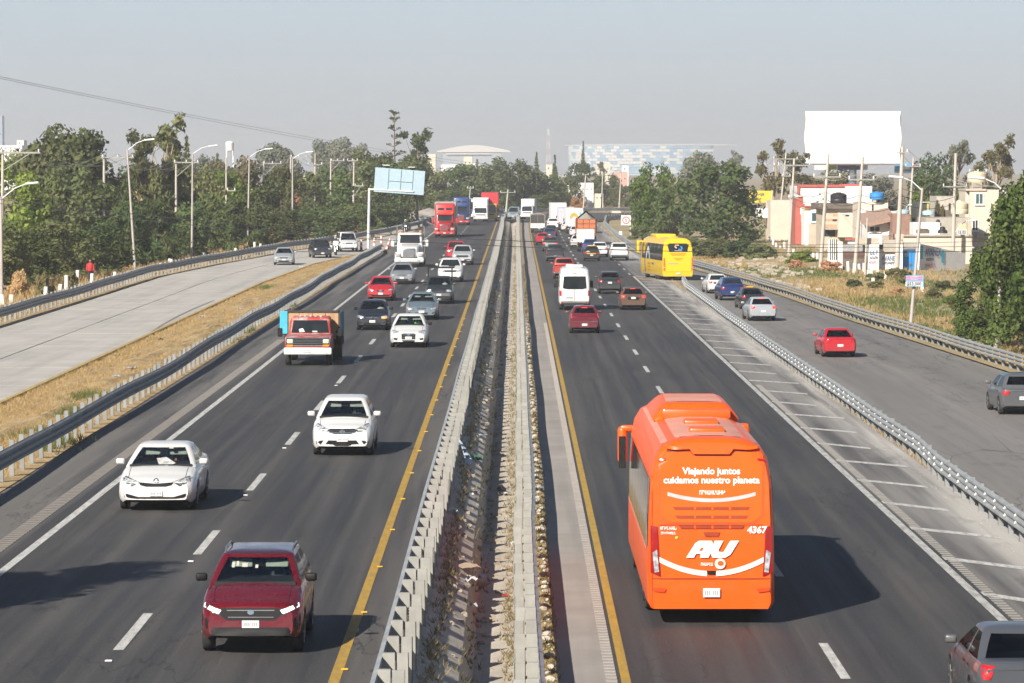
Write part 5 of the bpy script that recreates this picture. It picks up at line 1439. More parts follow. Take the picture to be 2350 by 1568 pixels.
# the yellow coach crossing to the slip lane
yc = (.80, .52, .008); L = 11.5; W = 2.55; H = 3.45
x_, d_, z_ = gr(1556, 643)
yaw = .13
t, bv = coach('yellow coach with black windows and round tail emblem', yc, (x_ - math.sin(yaw) * L / 2, d_ - .8 + L / 2, z_), yaw, L, W, H, scale=.99)
ym = paint(yc, 0, .28); dk = mat('yellow_slot', (.42, .22, .01), .6)
for sd in ('-x', '+x'):
    ys = np.linspace(-L / 2 + .3, L / 2 - 1.0, 6)
    for i in range(5): panel([(ys[i] + .02, 1.62), (ys[i + 1] - .02, 1.62), (ys[i + 1] - .02, 2.95), (ys[i] + .02, 2.95)], bv, sd, 'side_window', M['dark_glass'], t, .012, .35)
sil = mat('silver_vinyl', (.50, .52, .54), .4)
up = [(1.6 + .95 * math.cos(a) * -1, 1.62 + 1.05 * math.sin(a)) for a in np.linspace(0, PI, 12)]
dn = [(1.6 + .58 * math.cos(a) * -1, 1.62 + .58 * math.sin(a)) for a in np.linspace(PI, 0, 12)]
panel(up + dn, bv, '-x', 'silver_arch', sil, t, .022, .2)
panel([(2.9, .5), (3.2, 1.0), (3.35, 1.6), (3.1, 1.6), (2.9, 1.0), (2.5, .5)], bv, '-x', 'blue_swoosh', mat('blue_vinyl', (.05, .08, .30), .5), t, .016, .2)
panel([(-1.2, 1.35), (-.3, 1.35), (-.3, 1.2), (-1.2, 1.2)], bv, '-x', 'blue_word', mat('blue_vinyl', (.05, .08, .30), .5), t, .016, .2)
for q in range(3): panel([(.4, 1.3 - q * .25), (1.7, 1.3 - q * .25), (1.7, 1.15 - q * .25), (.4, 1.15 - q * .25)], bv, '-x', 'brown_word', dk, t, .016, .3)
panel([(-.88, 2.88), (-.72, 3.02), (.72, 3.02), (.88, 2.88), (.74, 2.32), (-.74, 2.32)], bv, '-y', 'rear_window', M['dark_glass'], t, .016, .2)
def swirl(cx, cz, r, a0, a1, w, nm, m_):
    up = [(cx + r * 1.25 * math.cos(a), cz + r * math.sin(a)) for a in np.linspace(a0, a1, 12)]
    dn = [(cx + (r - w) * 1.25 * math.cos(a), cz + (r - w) * math.sin(a)) for a in np.linspace(a1, a0, 12)]
    panel(up + dn, bv, '-y', nm, m_, t, .03, .2)
swirl(-.10, 2.78, .17, .5, 4.6, .09, 'emblem', mat('emblem_peach', (.70, .42, .26), .5))
swirl(.16, 2.64, .17, -2.6, 1.5, .09, 'emblem', mat('emblem_blue', (.04, .28, .62), .5))
panel([(-.30, 2.44), (.30, 2.42), (.30, 2.37), (-.30, 2.39)], bv, '-y', 'emblem_word', white_v, t, .03, .3)
for z, w in ((2.20, .70), (2.12, .64), (2.04, .58), (1.82, .42), (1.74, .34), (1.66, .2)):
    panel([(-w, z + .02), (w, z + .02), (w - .05, z - .02), (-w + .05, z - .02)], bv, '-y', 'engine_slot', dk, t, .014, .3)
panel([(-.85, 1.42), (0, 1.40), (0, 1.33), (-.85, 1.35)], bv, '-y', 'web_address', mat('violet_vinyl', (.34, .28, .36), .5), t, .014, .3)
panel([(-1.15, .72), (1.15, .72), (1.15, .70), (-1.15, .70)], bv, '-y', 'bumper_seam', dk, t, .012, .3)
for sg in (-1, 1):
    panel([(sg * 1.10, 1.85), (sg * 1.21, 1.85), (sg * 1.22, .78), (sg * 1.08, .78)], bv, '-y', 'tail_light', emit('tail_orange', (.8, .07, .01), .25), t, .024, .15)
    panel([(sg * 1.10, 1.1), (sg * 1.20, 1.1), (sg * 1.20, 1.02), (sg * 1.10, 1.02)], bv, '-y', 'reverse_light', M['lamp'], t, .034, .15)
    q = MB().rbox(sg * 1.5 - .12, sg * 1.5 + .12, L / 2 - .6, L / 2 - .3, 2.0, 3.0, .09, 3); q.rbox(min(sg * 1.0, sg * 1.6), max(sg * 1.0, sg * 1.6), L / 2 - .5, L / 2 - .2, 2.9, 3.05, .06, 2); q.build('mirror_arm', ym, t, smooth=40)
plate(t, 0, -L / 2 - .04, .56, -1)
MB().rbox(-.85, .85, .0, 3.0, H - .08, H + .24, .12, 3).build('roof_air_conditioner', ym, t, smooth=40)
MB().rbox(-.4, .4, -3.2, -2.4, H - .03, H + .08, .04, 2).build('roof_hatch', ym, t, smooth=40)
# white coach far back on the oncoming side
t, bv = coach('white coach behind the blue truck, far back', (.68, .68, .67), put_l(1075, 502, 10), PI, 10, 2.4, 3.2, group=GL)
panel([(-.95, 1.5), (.95, 1.5), (.92, 2.7), (-.92, 2.7)], bv, '+y', 'windscreen', M['dark_glass'], t, .014, .3)
for sd in ('-x', '+x'): panel([(-4.5, 1.6), (4.2, 1.6), (4.2, 2.6), (-4.5, 2.6)], bv, sd, 'side_window', M['dark_glass'], t, .014, .5)
for sg in (-1, 1): panel([(sg * .7, .75), (sg * 1.0, .78), (sg * 1.0, .95), (sg * .7, .95)], bv, '+y', 'headlight', M['lamp'], t, .014, .2)

# ---- the old red flatbed
L = 6.2; loc = put_l(706, 838, L, over=.75)
t = truck_root('flatbed_truck', 'old red flatbed truck with plywood-sided bed and white bumper', 'truck', loc, PI, 1.03, GL)
Y = lambda s: L / 2 - s
t_ = NT('faded_red_paint'); p = t_.pos(True); n1 = t_.noise(p, 2.5, 5, .7)
zz = t_.xyz(p)[2]
M['faded_red'] = t_.bsdf(t_.mix(t_.mth('MULTIPLY', t_.rng(n1, .45, .6, 0, .8), t_.rng(zz, .9, 1.15, 0, 1)), (.36, .035, .028), (.40, .36, .35)), .5)
hd = MB().rbox(-.93, .93, Y(1.55), Y(.12), .55, 1.22, .06, 2, f=lambda p: (p.x, p.y, p.z - (.06 if p.y > Y(.8) and p.z > 1 else 0)))
hd.build('hood', M['faded_red'], t, smooth=35)
cb = MB().rbox(-.92, .92, Y(3.0), Y(1.45), .55, 1.90, .10, 3, f=lambda p: (p.x * (.86 if p.z > 1.5 else 1), p.y - (.42 if p.y > Y(2) and p.z > 1.5 else 0), p.z))
bv = mesh_bvh(cb); cb.build('cab', M['faded_red'], t, smooth=40)
panel([(-.76, 1.26), (.76, 1.26), (.68, 1.76), (-.68, 1.76)], bv, '+y', 'windscreen', M['dark_glass'], t, .012, .15)
for sd in ('+x', '-x'): panel([(Y(2.75), 1.24), (Y(1.75), 1.24), (Y(1.95), 1.74), (Y(2.75), 1.74)], bv, sd, 'side_window', M['dark_glass'], t, .012, .2)
person_bust(t, .35, Y(1.9) - .02, .9, shirt_w)
panel([(.22, 1.30), (.42, 1.28), (.46, 1.40), (.30, 1.44)], bv, '+y', 'cap_on_dash', white_v, t, .02, .3)
panel([(-.3, 1.28), (-.1, 1.28), (-.08, 1.34), (-.28, 1.34)], bv, '+y', 'sticker', M['beige'], t, .02, .3)
gm = MB().rbox(-.88, .88, Y(.14), Y(.07), .80, 1.14, .02, 1); gm.build('grille_surround', M['chrome'], t)
gs = t.children[-1]
MB().box(-.84, .84, Y(.068), Y(.06), .84, 1.10).build('grille', M['black'], gs)
for k in range(3): MB().box(-.62, .62, Y(.058), Y(.05), .89 + k * .07, .905 + k * .07).build('grille_bar', M['rim'], gs)
for sg in (-1, 1):
    MB().rbox(sg * .72 - .12, sg * .72 + .12, Y(.06), Y(.03), .91, 1.08, .03, 2).build('headlight', mat('old_lamp', (.62, .66, .52), .25, coat=.5), t, smooth=50)
    MB().rbox(sg * .72 - .13, sg * .72 + .13, Y(.08), Y(.04), .77, .86, .02, 1).build('turn_signal', M['amber'], t)
    wheel(t, sg * .82, Y(.75), .38, .22); wheel(t, sg * .92, Y(4.7), .40, .45)
    q = MB().rbox(sg * 1.22 - .10, sg * 1.22 + .10, Y(1.75), Y(1.66), 1.1, 1.45, .03, 1); q.bar((sg * .9, Y(1.7), 1.2), (sg * 1.2, Y(1.7), 1.2), .03); q.build('mirror', M['black'], t)
MB().rbox(-.96, .96, Y(.16), Y(-.08), .46, .74, .05, 2).build('bumper', mat('white_bumper', (.70, .70, .68), .5, dirt=(.5, .45, .4)), t, smooth=40)
plate(t, .05, Y(-.10), .62, 1)
for k in range(5): MB().rbox(-.42 + .21 * k - .05, -.42 + .21 * k + .05, Y(2.0), Y(1.9), 1.88, 1.96, .02, 1).build('marker_light', M['lamp'], t)
wood = mat('plywood', (.46, .28, .15), .85, var=.25, scale=3); stl = mat('bed_frame', (.035, .03, .03), .7); blu = mat('blue_board', (.06, .42, .62), .7)
MB().box(-1.10, 1.10, Y(6.2), Y(3.1), .82, .92).build('bed_floor', stl, t)
for i in range(4): MB().rbox(-1.08 + i * .54, -.56 + i * .54, Y(3.16), Y(3.12), .94, 2.02, .008, 1).build('head_board', wood, t)
MB().box(-1.13, 1.13, Y(3.2), Y(3.08), 2.025, 2.11).build('top_rail', stl, t)
for sg in (-1, 1):
    for i in range(3): MB().rbox(sg * 1.11 - .02, sg * 1.11 + .02, Y(4.2 + i * 1.0), Y(3.22 + i * 1.0), .94, 2.0, .008, 1).build('side_board', wood if sg > 0 else blu, t)
    for s in (3.12, 4.15, 5.15, 6.15): MB().box(sg * 1.11 - .04, sg * 1.11 + .04, Y(s) - .04, Y(s) + .04, .6, 2.08).build('stake', stl, t)
MB().rbox(1.0, 1.32, Y(3.10), Y(3.06), 1.15, 2.08, .01, 1).build('blue_sheet', blu, t)
MB().rbox(-1.22, -.98, Y(3.6), Y(3.0), .7, 1.35, .08, 2).build('spare_parts', M['black'], t, smooth=50)
MB().box(-.4, .4, Y(6.0), Y(.5), .45, .7).build('chassis', M['black'], t)

# ---- motorcycles with riders
def limb(mb, pts, rr): mb.tube(pts, rr, 10)
def motorcycle(label, rlabel, loc, rz, jacket, bike, helm, group):
    t = truck_root('motorcycle', label, 'motorcycle', loc, rz, 1.0, group)
    for y, nm in ((.72, 'wheel'), (-.68, 'wheel')):
        w_ = MB().lathe([(.20, -.06), (.29, -.07), (.32, -.03), (.32, .03), (.29, .07), (.20, .06)], 18, 'x').build(nm, M['tyre'], t, smooth=40, loc=(0, y, .32))
        MB().lathe([(.20, -.03), (.20, .03)], 14, 'x').build('rim', M['rim'], w_)
    MB().rbox(-.14, .14, -.5, .35, .45, .85, .1, 3).rbox(-.18, .18, -.2, .45, .80, 1.05, .09, 3).build('tank_and_frame', bike, t, smooth=45)
    MB().rbox(-.15, .15, -.95, -.1, .80, .90, .04, 2).build('seat', M['black'], t, smooth=45)
    fr = MB().rbox(-.28, .28, .45, .72, .85, 1.35, .1, 3); fr.build('fairing', bike, t, smooth=45)
    MB().rbox(-.10, .10, .71, .76, .95, 1.10, .04, 2).build('headlight', M['lamp_on'], t, smooth=50)
    for sg in (-1, 1):
        MB().rbox(min(sg * .26, sg * .50), max(sg * .26, sg * .50), -.85, -.35, .55, 1.0, .06, 2).build('pannier', bike, t, smooth=45)
        MB().tube([(sg * .1, .72, .32), (sg * .14, .5, 1.0)], .035, 8).build('fork', M['chrome'], t)
        MB().rbox(sg * .36 - .05, sg * .36 + .05, .66, .74, .75, .86, .03, 1).build('spot_lamp', M['lamp'], t)
    MB().tube([(-.42, .32, 1.18), (-.2, .45, 1.12), (.2, .45, 1.12), (.42, .32, 1.18)], .02, 8).build('handlebar', M['black'], t)
    # rider: one continuous body, seated and holding the bar
    sk = [((0, -.32, .92), .17), ((0, -.28, 1.12), .165), ((0, -.22, 1.34), .19), ((0, -.18, 1.46), .13), ((0, -.16, 1.54), .065), ((0, -.12, 1.68), .10)]
    ed = [(i, i + 1) for i in range(5)]
    for sg in (-1, 1):
        n = len(sk)
        sk += [((sg * .19, -.19, 1.42), .075), ((sg * .33, -.02, 1.22), .058), ((sg * .40, .26, 1.19), .045), ((sg * .41, .34, 1.17), .045)]
        ed += [(3, n), (n, n + 1), (n + 1, n + 2), (n + 2, n + 3)]
        n = len(sk)
        sk += [((sg * .12, -.28, .90), .10), ((sg * .27, .12, .82), .080), ((sg * .26, -.08, .42), .060), ((sg * .26, .08, .34), .05)]
        ed += [(0, n), (n, n + 1), (n + 1, n + 2), (n + 2, n + 3)]
    me = bpy.data.meshes.new('rider'); me.from_pydata([p for p, _ in sk], ed, []); me.materials.append(jacket)
    o = link('person', me); o.location = loc; o.rotation_euler = (0, 0, rz)
    md = o.modifiers.new('skin', 'SKIN'); md.use_smooth_shade = True
    for v, (_, r_) in zip(me.skin_vertices[0].data, sk): v.radius = (r_, r_)
    me.skin_vertices[0].data[0].use_root = True
    o.modifiers.new('sub', 'SUBSURF').render_levels = 1
    tag(o, rlabel, 'person', 'motorcycle riders')
    MB().lathe([(.03, .135), (.10, .11), (.135, .03), (.13, -.06), (.10, -.13), (.05, -.14)], 14, 'z').build('helmet', helm, o, smooth=60, loc=(0, -.11, 1.70))
    MB().rbox(-.10, .10, .10, .14, -.03, .06, .02, 2).build('visor', M['black'], o, loc=(0, -.11, 1.70))
    return t
jk = mat('black_jacket', (.02, .02, .024), .7); wb = paint((.6, .6, .6), 0, .3, 'white_fairing'); wh = mat('white_helmet', (.7, .7, .7), .3)
motorcycle('white police motorcycle with lit headlamp in front of the people carrier', 'rider in black jacket and white helmet on the white police motorcycle', put_l(769, 586, 2.0, over=.3), PI + .12, jk, wb, wh, GLL)
motorcycle('dark motorcycle half hidden behind the white truck tractor', 'rider in black jacket and white helmet showing above the white tractor roof', put_l(930, 538, 2.0, over=.3), PI + .05, jk, paint((.04, .04, .05)), wh, GL)
# ------------------------------------------------------------------ trees and shrubs
LM = {
    'dark': leaf_mat('leaf_dark_green', [(0.046, 0.072, 0.030), (0.070, 0.102, 0.039), (0.093, 0.123, 0.045), (0.132, 0.145, 0.054)]),
    'olive': leaf_mat('leaf_olive', [(.072, .096, .040), (.100, .122, .050), (.135, .150, .062), (.175, .175, .080)]),
    'bright': leaf_mat('leaf_bright_green', [(.040, .065, .018), (0.078, 0.123, 0.027), (0.116, 0.181, 0.039), (0.163, 0.225, 0.051), (0.232, 0.275, 0.075)], .4),
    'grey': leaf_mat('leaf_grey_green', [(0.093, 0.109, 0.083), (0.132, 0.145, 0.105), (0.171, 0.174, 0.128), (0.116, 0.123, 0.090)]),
    'brown': leaf_mat('leaf_brown', [(.125, .115, .055), (.165, .145, .07), (.115, .12, .05), (.20, .17, .095)]),
    'straw': leaf_mat('leaf_straw', [(0.403, 0.246, 0.135), (0.512, 0.319, 0.180), (0.310, 0.217, 0.105), (0.589, 0.406, 0.255)]),
    'near': leaf_mat('leaf_near_green', [(.045, .075, .022), (.075, .118, .032), (.115, .165, .045), (.165, .205, .065), (.06, .085, .03)], .4, False),
    'gold': leaf_mat('leaf_gold', [(.42, .26, .08), (.52, .34, .12), (.34, .22, .08), (.60, .42, .18)]),
}
bark = mat('bark', (.13, .10, .075), .95, var=.3, scale=3, bump=.6, bscale=12)
bark_pale = mat('pale_bark', (.34, .27, .20), .9, var=.25, scale=3)
def leaves(cl, per, size, rg, stretch=1.5, out=.8, droop=0., shell=.30, zmin=None):
    """cl: (cx,cy,cz,rx,ry,rz) clumps -> (F,4,3) quads and tints"""
    co = []; ti = []
    for (cx, cy, cz, rx, ry, rz_) in cl:
        n = max(8, int(per * (rx * ry * rz_) ** (2 / 3)))
        d = rg.normal(size=(n, 3)); d /= np.linalg.norm(d, axis=1)[:, None]
        r_ = 1 - np.abs(rg.normal(0, shell, n)); r_ = np.clip(r_, .1, 1.15)
        p = np.array([cx, cy, cz]) + d * r_[:, None] * np.array([rx, ry, rz_])
        nr = d * out + rg.normal(0, .55, (n, 3)); nr[:, 2] += .25
        nr /= np.linalg.norm(nr, axis=1)[:, None]
        a = np.cross(nr, rg.normal(size=(n, 3))); a /= np.linalg.norm(a, axis=1)[:, None] + 1e-9
        if droop:
            a = a * (1 - droop) + np.array([0, 0, -1.]) * droop; a /= np.linalg.norm(a, axis=1)[:, None]
        b = np.cross(nr, a); b /= np.linalg.norm(b, axis=1)[:, None] + 1e-9
        s = size * rg.uniform(.55, 1.35, n)[:, None]
        a = a * s * stretch / 2; b = b * s / 2
        co.append(np.stack([p - a, p + b * .9 - a * .1, p + a, p - b * .9 + a * .1], 1))
        ti.append(np.clip(rg.uniform(0, 1) * .45 + rg.uniform(0, .55, n), 0, 1))
    co = np.concatenate(co); ti = np.concatenate(ti)
    if zmin is not None:
        k = co[:, :, 2].min(1) > zmin; co, ti = co[k], ti[k]
    return co, ti
def limbs(mb, rg, base_r, h0, tips, start=(0, 0, 0)):
    """trunk with a gentle bend and limbs to the clump centres"""
    bend = rg.uniform(-.25, .25, 2)
    top = Vector((bend[0], bend[1], h0))
    mb.tube([start, (bend[0] * .3, bend[1] * .3, h0 * .5), top], [base_r, base_r * .8, base_r * .62], 8)
    for tp in tips:
        tp = Vector(tp); mid = top.lerp(tp, .5) + Vector((rg.uniform(-.3, .3), rg.uniform(-.3, .3), .2))
        mb.tube([top - Vector((0, 0, .2)), mid, tp], [base_r * .5, base_r * .3, base_r * .1], 5, cap=False)
def gen(kind, seed, n=1.0):
    """a tree 10 m tall: (crown mesh data, trunk mesh)"""
    rg = np.random.default_rng(seed); tr = MB(); cl = []
    if kind == 'round':            # dense broad crown on a short trunk
        for k in range(46):
            d = rg.normal(size=3); d /= np.linalg.norm(d); r_ = rg.uniform(.55, 1.0)
            s = rg.uniform(.75, 1.45)
            cl.append((d[0] * r_ * 3.5, d[1] * r_ * 3.5, 5.9 + d[2] * r_ * 3.3, s * 1.1, s * 1.1, s * .85))
        cl.append((0, 0, 5.6, 2.6, 2.6, 2.6))
        limbs(tr, rg, .28, 2.4, [c[:3] for c in cl[:9]]); co, ti = leaves(cl, 95 * n, .34, rg)
    elif kind == 'low':            # leafy to the ground, ragged top
        for k in range(50):
            a = rg.uniform(0, 2 * np.pi); z = rg.uniform(.6, 9.0); rr = 3.6 * math.sqrt(max(.08, 1 - ((z - 3.8) / 5.8) ** 2)) * rg.uniform(.6, 1.05)
            s = rg.uniform(.7, 1.35)
            cl.append((math.cos(a) * rr, math.sin(a) * rr, z, s, s, s * rg.uniform(.8, 1.3)))
        cl.append((0, 0, 4.4, 2.3, 2.3, 3.6))
        limbs(tr, rg, .25, 2.0, [c[:3] for c in cl[:7]]); co, ti = leaves(cl, 85 * n, .34, rg, zmin=.15)
    elif kind == 'casuarina':      # feathery hanging sprays
        for k in range(60):
            a = rg.uniform(0, 2 * np.pi); z = rg.uniform(.9, 9.4); rr = (3.1 * (1 - (z / 10.5) ** 2) + .3) * rg.uniform(.35, 1.05)
            cl.append((math.cos(a) * rr, math.sin(a) * rr, z, rg.uniform(.45, .85), rg.uniform(.45, .85), rg.uniform(.8, 1.5)))
        limbs(tr, rg, .2, 4.5, [c[:3] for c in cl[:9]]); co, ti = leaves(cl, 190 * n, .20, rg, 4.2, .5, .55, .5, zmin=.1)
    elif kind == 'gum':            # tall open eucalyptus with separate puffs
        tips = []
        for k in range(15):
            a = rg.uniform(0, 2 * np.pi); z = rg.uniform(4.2, 9.6); rr = rg.uniform(.3, 2.3) * (1.1 - abs(z - 7) / 6)
            tips.append((math.cos(a) * rr, math.sin(a) * rr, z)); s = rg.uniform(.55, 1.0)
            for q in range(3): cl.append((tips[-1][0] + rg.uniform(-.5, .5), tips[-1][1] + rg.uniform(-.5, .5), z + rg.uniform(-.3, .4), s * .8, s * .8, s * .62))
        limbs(tr, rg, .2, 4.6, tips); co, ti = leaves(cl, 120 * n, .25, rg, 2.0, .6, .3, .4)
    elif kind == 'cone':           # conifer, tiers thinning to the tip
        tr.tube([(0, 0, 0), (0, 0, 9.7)], [.18, .03], 7)
        for k in range(18):
            z = 1.0 + k * .5; rr = 2.3 * (1 - z / 10.2)
            for q in range(7):
                a = rg.uniform(0, 2 * np.pi)
                cl.append((math.cos(a) * rr * .65, math.sin(a) * rr * .65, z - .15, max(.16, rr * .42), max(.16, rr * .42), .24))
        co, ti = leaves(cl, 230 * n, .20, rg, 2.4, .4, .35, .5)
    elif kind == 'tier':           # flat open tiers on a bare stem
        tr.tube([(0, 0, 0), (.1, 0, 5), (0, 0, 9.7)], [.16, .11, .04], 7)
        for z, rr in ((3.6, 1.1), (4.5, 1.5), (5.3, 1.8), (6.1, 1.7), (6.9, 1.45), (7.6, 1.2), (8.3, .95), (9.0, .7), (9.6, .5)):
            for q in range(5):
                a = rg.uniform(0, 2 * np.pi); r2 = rr * rg.uniform(.55, 1)
                tip = (math.cos(a) * r2, math.sin(a) * r2, z + rg.uniform(0, .25))
                tr.tube([(0, 0, z - .2), tip], [.045, .015], 4, cap=False)
                cl.append((tip[0] * .8, tip[1] * .8, tip[2] + .02, .38, .38, .10))
        co, ti = leaves(cl, 330 * n, .13, rg, 2.2, .3, .0, .5)
    elif kind == 'umbrella':       # high flat-topped gum
        tips = []
        for k in range(16):
            a = rg.uniform(0, 2 * np.pi); rr = rg.uniform(.2, 2.7); z = 8.6 - rr * .35 + rg.uniform(-.6, .5)
            tips.append((math.cos(a) * rr, math.sin(a) * rr, z)); s = rg.uniform(.5, .95)
            cl.append((*tips[-1], s, s, s * .55)); cl.append((tips[-1][0] + .3, tips[-1][1] - .2, z - .3, s * .7, s * .7, s * .4))
        limbs(tr, rg, .15, 6.2, tips); co, ti = leaves(cl, 170 * n, .22, rg, 1.8)
    else:                          # shrub: 10 units tall too, spreading
        for k in range(34):
            a = rg.uniform(0, 2 * np.pi); z = rg.uniform(1.0, 8.5); rr = 7.0 * math.sqrt(max(.05, 1 - (z / 9.8) ** 2)) * rg.uniform(.3, 1)
            s = rg.uniform(1.5, 2.6); cl.append((math.cos(a) * rr, math.sin(a) * rr, z, s, s, s * .8))
        for q in range(4): tr.tube([(0, 0, 0), (rg.uniform(-3, 3), rg.uniform(-3, 3), 6)], [.3, .1], 5)
        co, ti = leaves(cl, 34 * n, .85, rg, 1.5, zmin=.1)
    return (co, ti), tr
_tree = {}
def tree_mesh(kind, var, leaf, tb):
    key = (kind, var, leaf)
    if key not in _tree:
        (co, ti), tr = gen(kind, hash((kind, var)) % 9973 if False else (sum(map(ord, kind)) * 31 + var * 17))
        _tree[key] = (fast_mesh('crown', co, 4, LM[leaf], ti), tr.mesh('trunk', tb, 50))
    return _tree[key]
def plant(name, label, cat, kind, leaf, px, top, d, wpx, base=0.0, var=0, group=None, tb=None, crown='crown', wide=None):
    """a tree whose tip stands at pixel row `top` when seen over the distance d, wpx wide there"""
    x, y, ztop = at(px, top, d)
    h = ztop - base
    cm, tm = tree_mesh(kind, var, leaf, tb or bark)
    nat = {'round': 8.6, 'low': 8.0, 'casuarina': 6.2, 'gum': 5.2, 'cone': 4.2, 'tier': 3.7, 'umbrella': 6.2, 'shrub': 16.0}[kind]
    sx = (wpx / FOC * d) / nat if wpx else h / 10
    if kind in ('low', 'round'): sx = max(sx, .80 * h / 10)
    if kind == 'casuarina': sx = max(sx, 1.0 * h / 10)
    if kind == 'gum': sx = max(sx, .85 * h / 10)
    root = empty(name, (x, y, base), random.uniform(0, 6.28))
    tag(root, label, cat, group)
    s = (sx, sx * random.uniform(.9, 1.1), h / 10)
    link(crown, cm, root, scale=s)
    link('trunk' if name.endswith('tree') else 'stems', tm, root, scale=s)
    return root
ORD = ['first', 'second', 'third', 'fourth', 'fifth', 'sixth', 'seventh', 'eighth', 'ninth', 'tenth', 'eleventh', 'twelfth', 'thirteenth', 'fourteenth', 'fifteenth']
# low dense row right behind the curved rail, left to right
row = [(-12, 505, 226, 150, 'low', 'olive'), (62, 520, 236, 140, 'low', 'dark'), (140, 500, 246, 150, 'low', 'olive'), (222, 512, 258, 130, 'low', 'dark'), (290, 470, 276, 120, 'casuarina', 'dark'),
       (352, 455, 290, 130, 'casuarina', 'dark'), (420, 465, 304, 120, 'low', 'dark'), (482, 450, 318, 120, 'casuarina', 'dark'), (540, 455, 334, 110, 'casuarina', 'dark'), (600, 470, 352, 100, 'low', 'olive'),
       (650, 475, 366, 90, 'low', 'dark'), (706, 478, 380, 100, 'low', 'dark'), (765, 472, 400, 110, 'low', 'dark'), (822, 470, 420, 90, 'casuarina', 'dark'), (880, 462, 450, 110, 'low', 'dark')]
for i, (px, top, d, w, kd, lf) in enumerate(row):
    plant('tree', f'{ORD[i]} from the left of the low dark trees right behind the curved rail', 'tree', kd, lf, px, top, d + 15, w * 1.15, 0, i % 3, 'low trees behind the curved rail')
# second row
row2 = [(25, 338, 285, 150, 'low', 'bright'), (105, 388, 300, 130, 'low', 'olive'), (182, 373, 310, 140, 'low', 'olive'), (262, 378, 330, 120, 'low', 'dark'), (330, 373, 345, 130, 'casuarina', 'olive'),
        (400, 378, 352, 110, 'casuarina', 'dark'), (462, 373, 372, 110, 'low', 'olive'), (520, 383, 385, 100, 'low', 'bright'), (575, 378, 400, 110, 'low', 'olive'), (640, 386, 420, 110, 'casuarina', 'olive'),
        (700, 388, 440, 90, 'low', 'olive'), (752, 378, 455, 110, 'low', 'dark'), (815, 363, 480, 130, 'low', 'olive'), (880, 363, 500, 110, 'low', 'dark')]
for i, (px, top, d, w, kd, lf) in enumerate(row2):
    plant('tree', f'{ORD[i]} from the left in the second row of trees left of the road', 'tree', kd, lf, px, top, d, w * 1.2, 0, (i + 1) % 3, 'second row of trees left of the road')
# the ones that stand out
TS = [('tall olive broad-crowned tree, highest at the far left', 'round', 'olive', 152, 266, 330, 165, 0), ('olive tree crown just left of the highest broad crown', 'round', 'olive', 88, 322, 345, 90, 1),
      ('tall ragged gum tree with two leaning tops left of the lamp posts', 'gum', 'olive', 378, 262, 350, 100, 0), ('shorter ragged gum beside the two-topped gum', 'gum', 'olive', 330, 300, 345, 90, 1),
      ('dark pointed conifer between the second and third lamp posts', 'cone', 'olive', 429, 303, 400, 80, 0), ('brownish tree crown right of the pointed conifer', 'round', 'brown', 543, 347, 400, 100, 2),
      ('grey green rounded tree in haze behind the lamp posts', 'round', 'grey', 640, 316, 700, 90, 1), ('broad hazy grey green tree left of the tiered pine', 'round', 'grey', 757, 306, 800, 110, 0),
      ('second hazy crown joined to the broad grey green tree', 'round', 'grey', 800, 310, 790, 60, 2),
      ('tall bare pine with flat open tiers above the blue panel', 'tier', 'dark', 905, 251, 520, 62, 0), ('sparse dark gum leaning right beside the tiered pine', 'gum', 'dark', 958, 297, 520, 66, 1),
      ('olive domed tree left of the tiered pine', 'round', 'olive', 862, 332, 510, 110, 0), ('olive tree below the tiered pine behind the blue panel', 'round', 'olive', 935, 350, 515, 90, 1),
      ('small conifer between the first lamp posts', 'cone', 'dark', 500, 345, 480, 50, 1), ('hazy tree far behind the second row, left of the water tower', 'round', 'grey', 480, 345, 620, 70, 2)]
for lb, kd, lf, px, top, d, w, v in TS:
    plant('tree', lb, 'tree', kd, lf, px, top, d, w, 0, v, tb=bark_pale if kd == 'gum' else None)
# wood across the end of the road
row3 = [(985, 368, 640, 80, 'low', 'olive'), (1030, 375, 655, 80, 'low', 'dark'), (1078, 372, 665, 90, 'low', 'dark'), (1130, 362, 660, 90, 'low', 'olive'), (1178, 362, 668, 90, 'low', 'olive'), (1216, 385, 672, 70, 'low', 'dark'),
        (1262, 400, 676, 70, 'low', 'dark'), (1300, 405, 684, 60, 'low', 'olive'), (1330, 368, 760, 60, 'low', 'dark'), (1390, 398, 745, 60, 'low', 'dark'), (1425, 420, 735, 50, 'low', 'olive'), (1050, 430, 630, 70, 'low', 'dark'), (1000, 440, 625, 60, 'low', 'dark'), (1150, 430, 648, 60, 'low', 'dark'), (1240, 445, 655, 50, 'low', 'dark')]
for i, (px, top, d, w, kd, lf) in enumerate(row3):
    plant('tree', f'{ORD[i]} counted tree of the dark wood closing the end of the road', 'tree', kd, lf, px, top, d, w * 1.3, 0, i % 3, 'trees of the wood at the end of the road')
for lb, kd, lf, px, top, d, w, v in [('spiky conifer left of the radio mast base', 'cone', 'dark', 1231, 344, 700, 36, 0), ('smaller spiky conifer right of the radio mast', 'cone', 'dark', 1273, 350, 700, 34, 1),
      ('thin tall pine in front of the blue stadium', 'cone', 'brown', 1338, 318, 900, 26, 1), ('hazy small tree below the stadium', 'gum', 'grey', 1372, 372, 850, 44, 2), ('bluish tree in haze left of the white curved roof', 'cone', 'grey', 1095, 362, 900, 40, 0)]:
    plant('tree', lb, 'tree', kd, lf, px, top, d, w, 0, v)
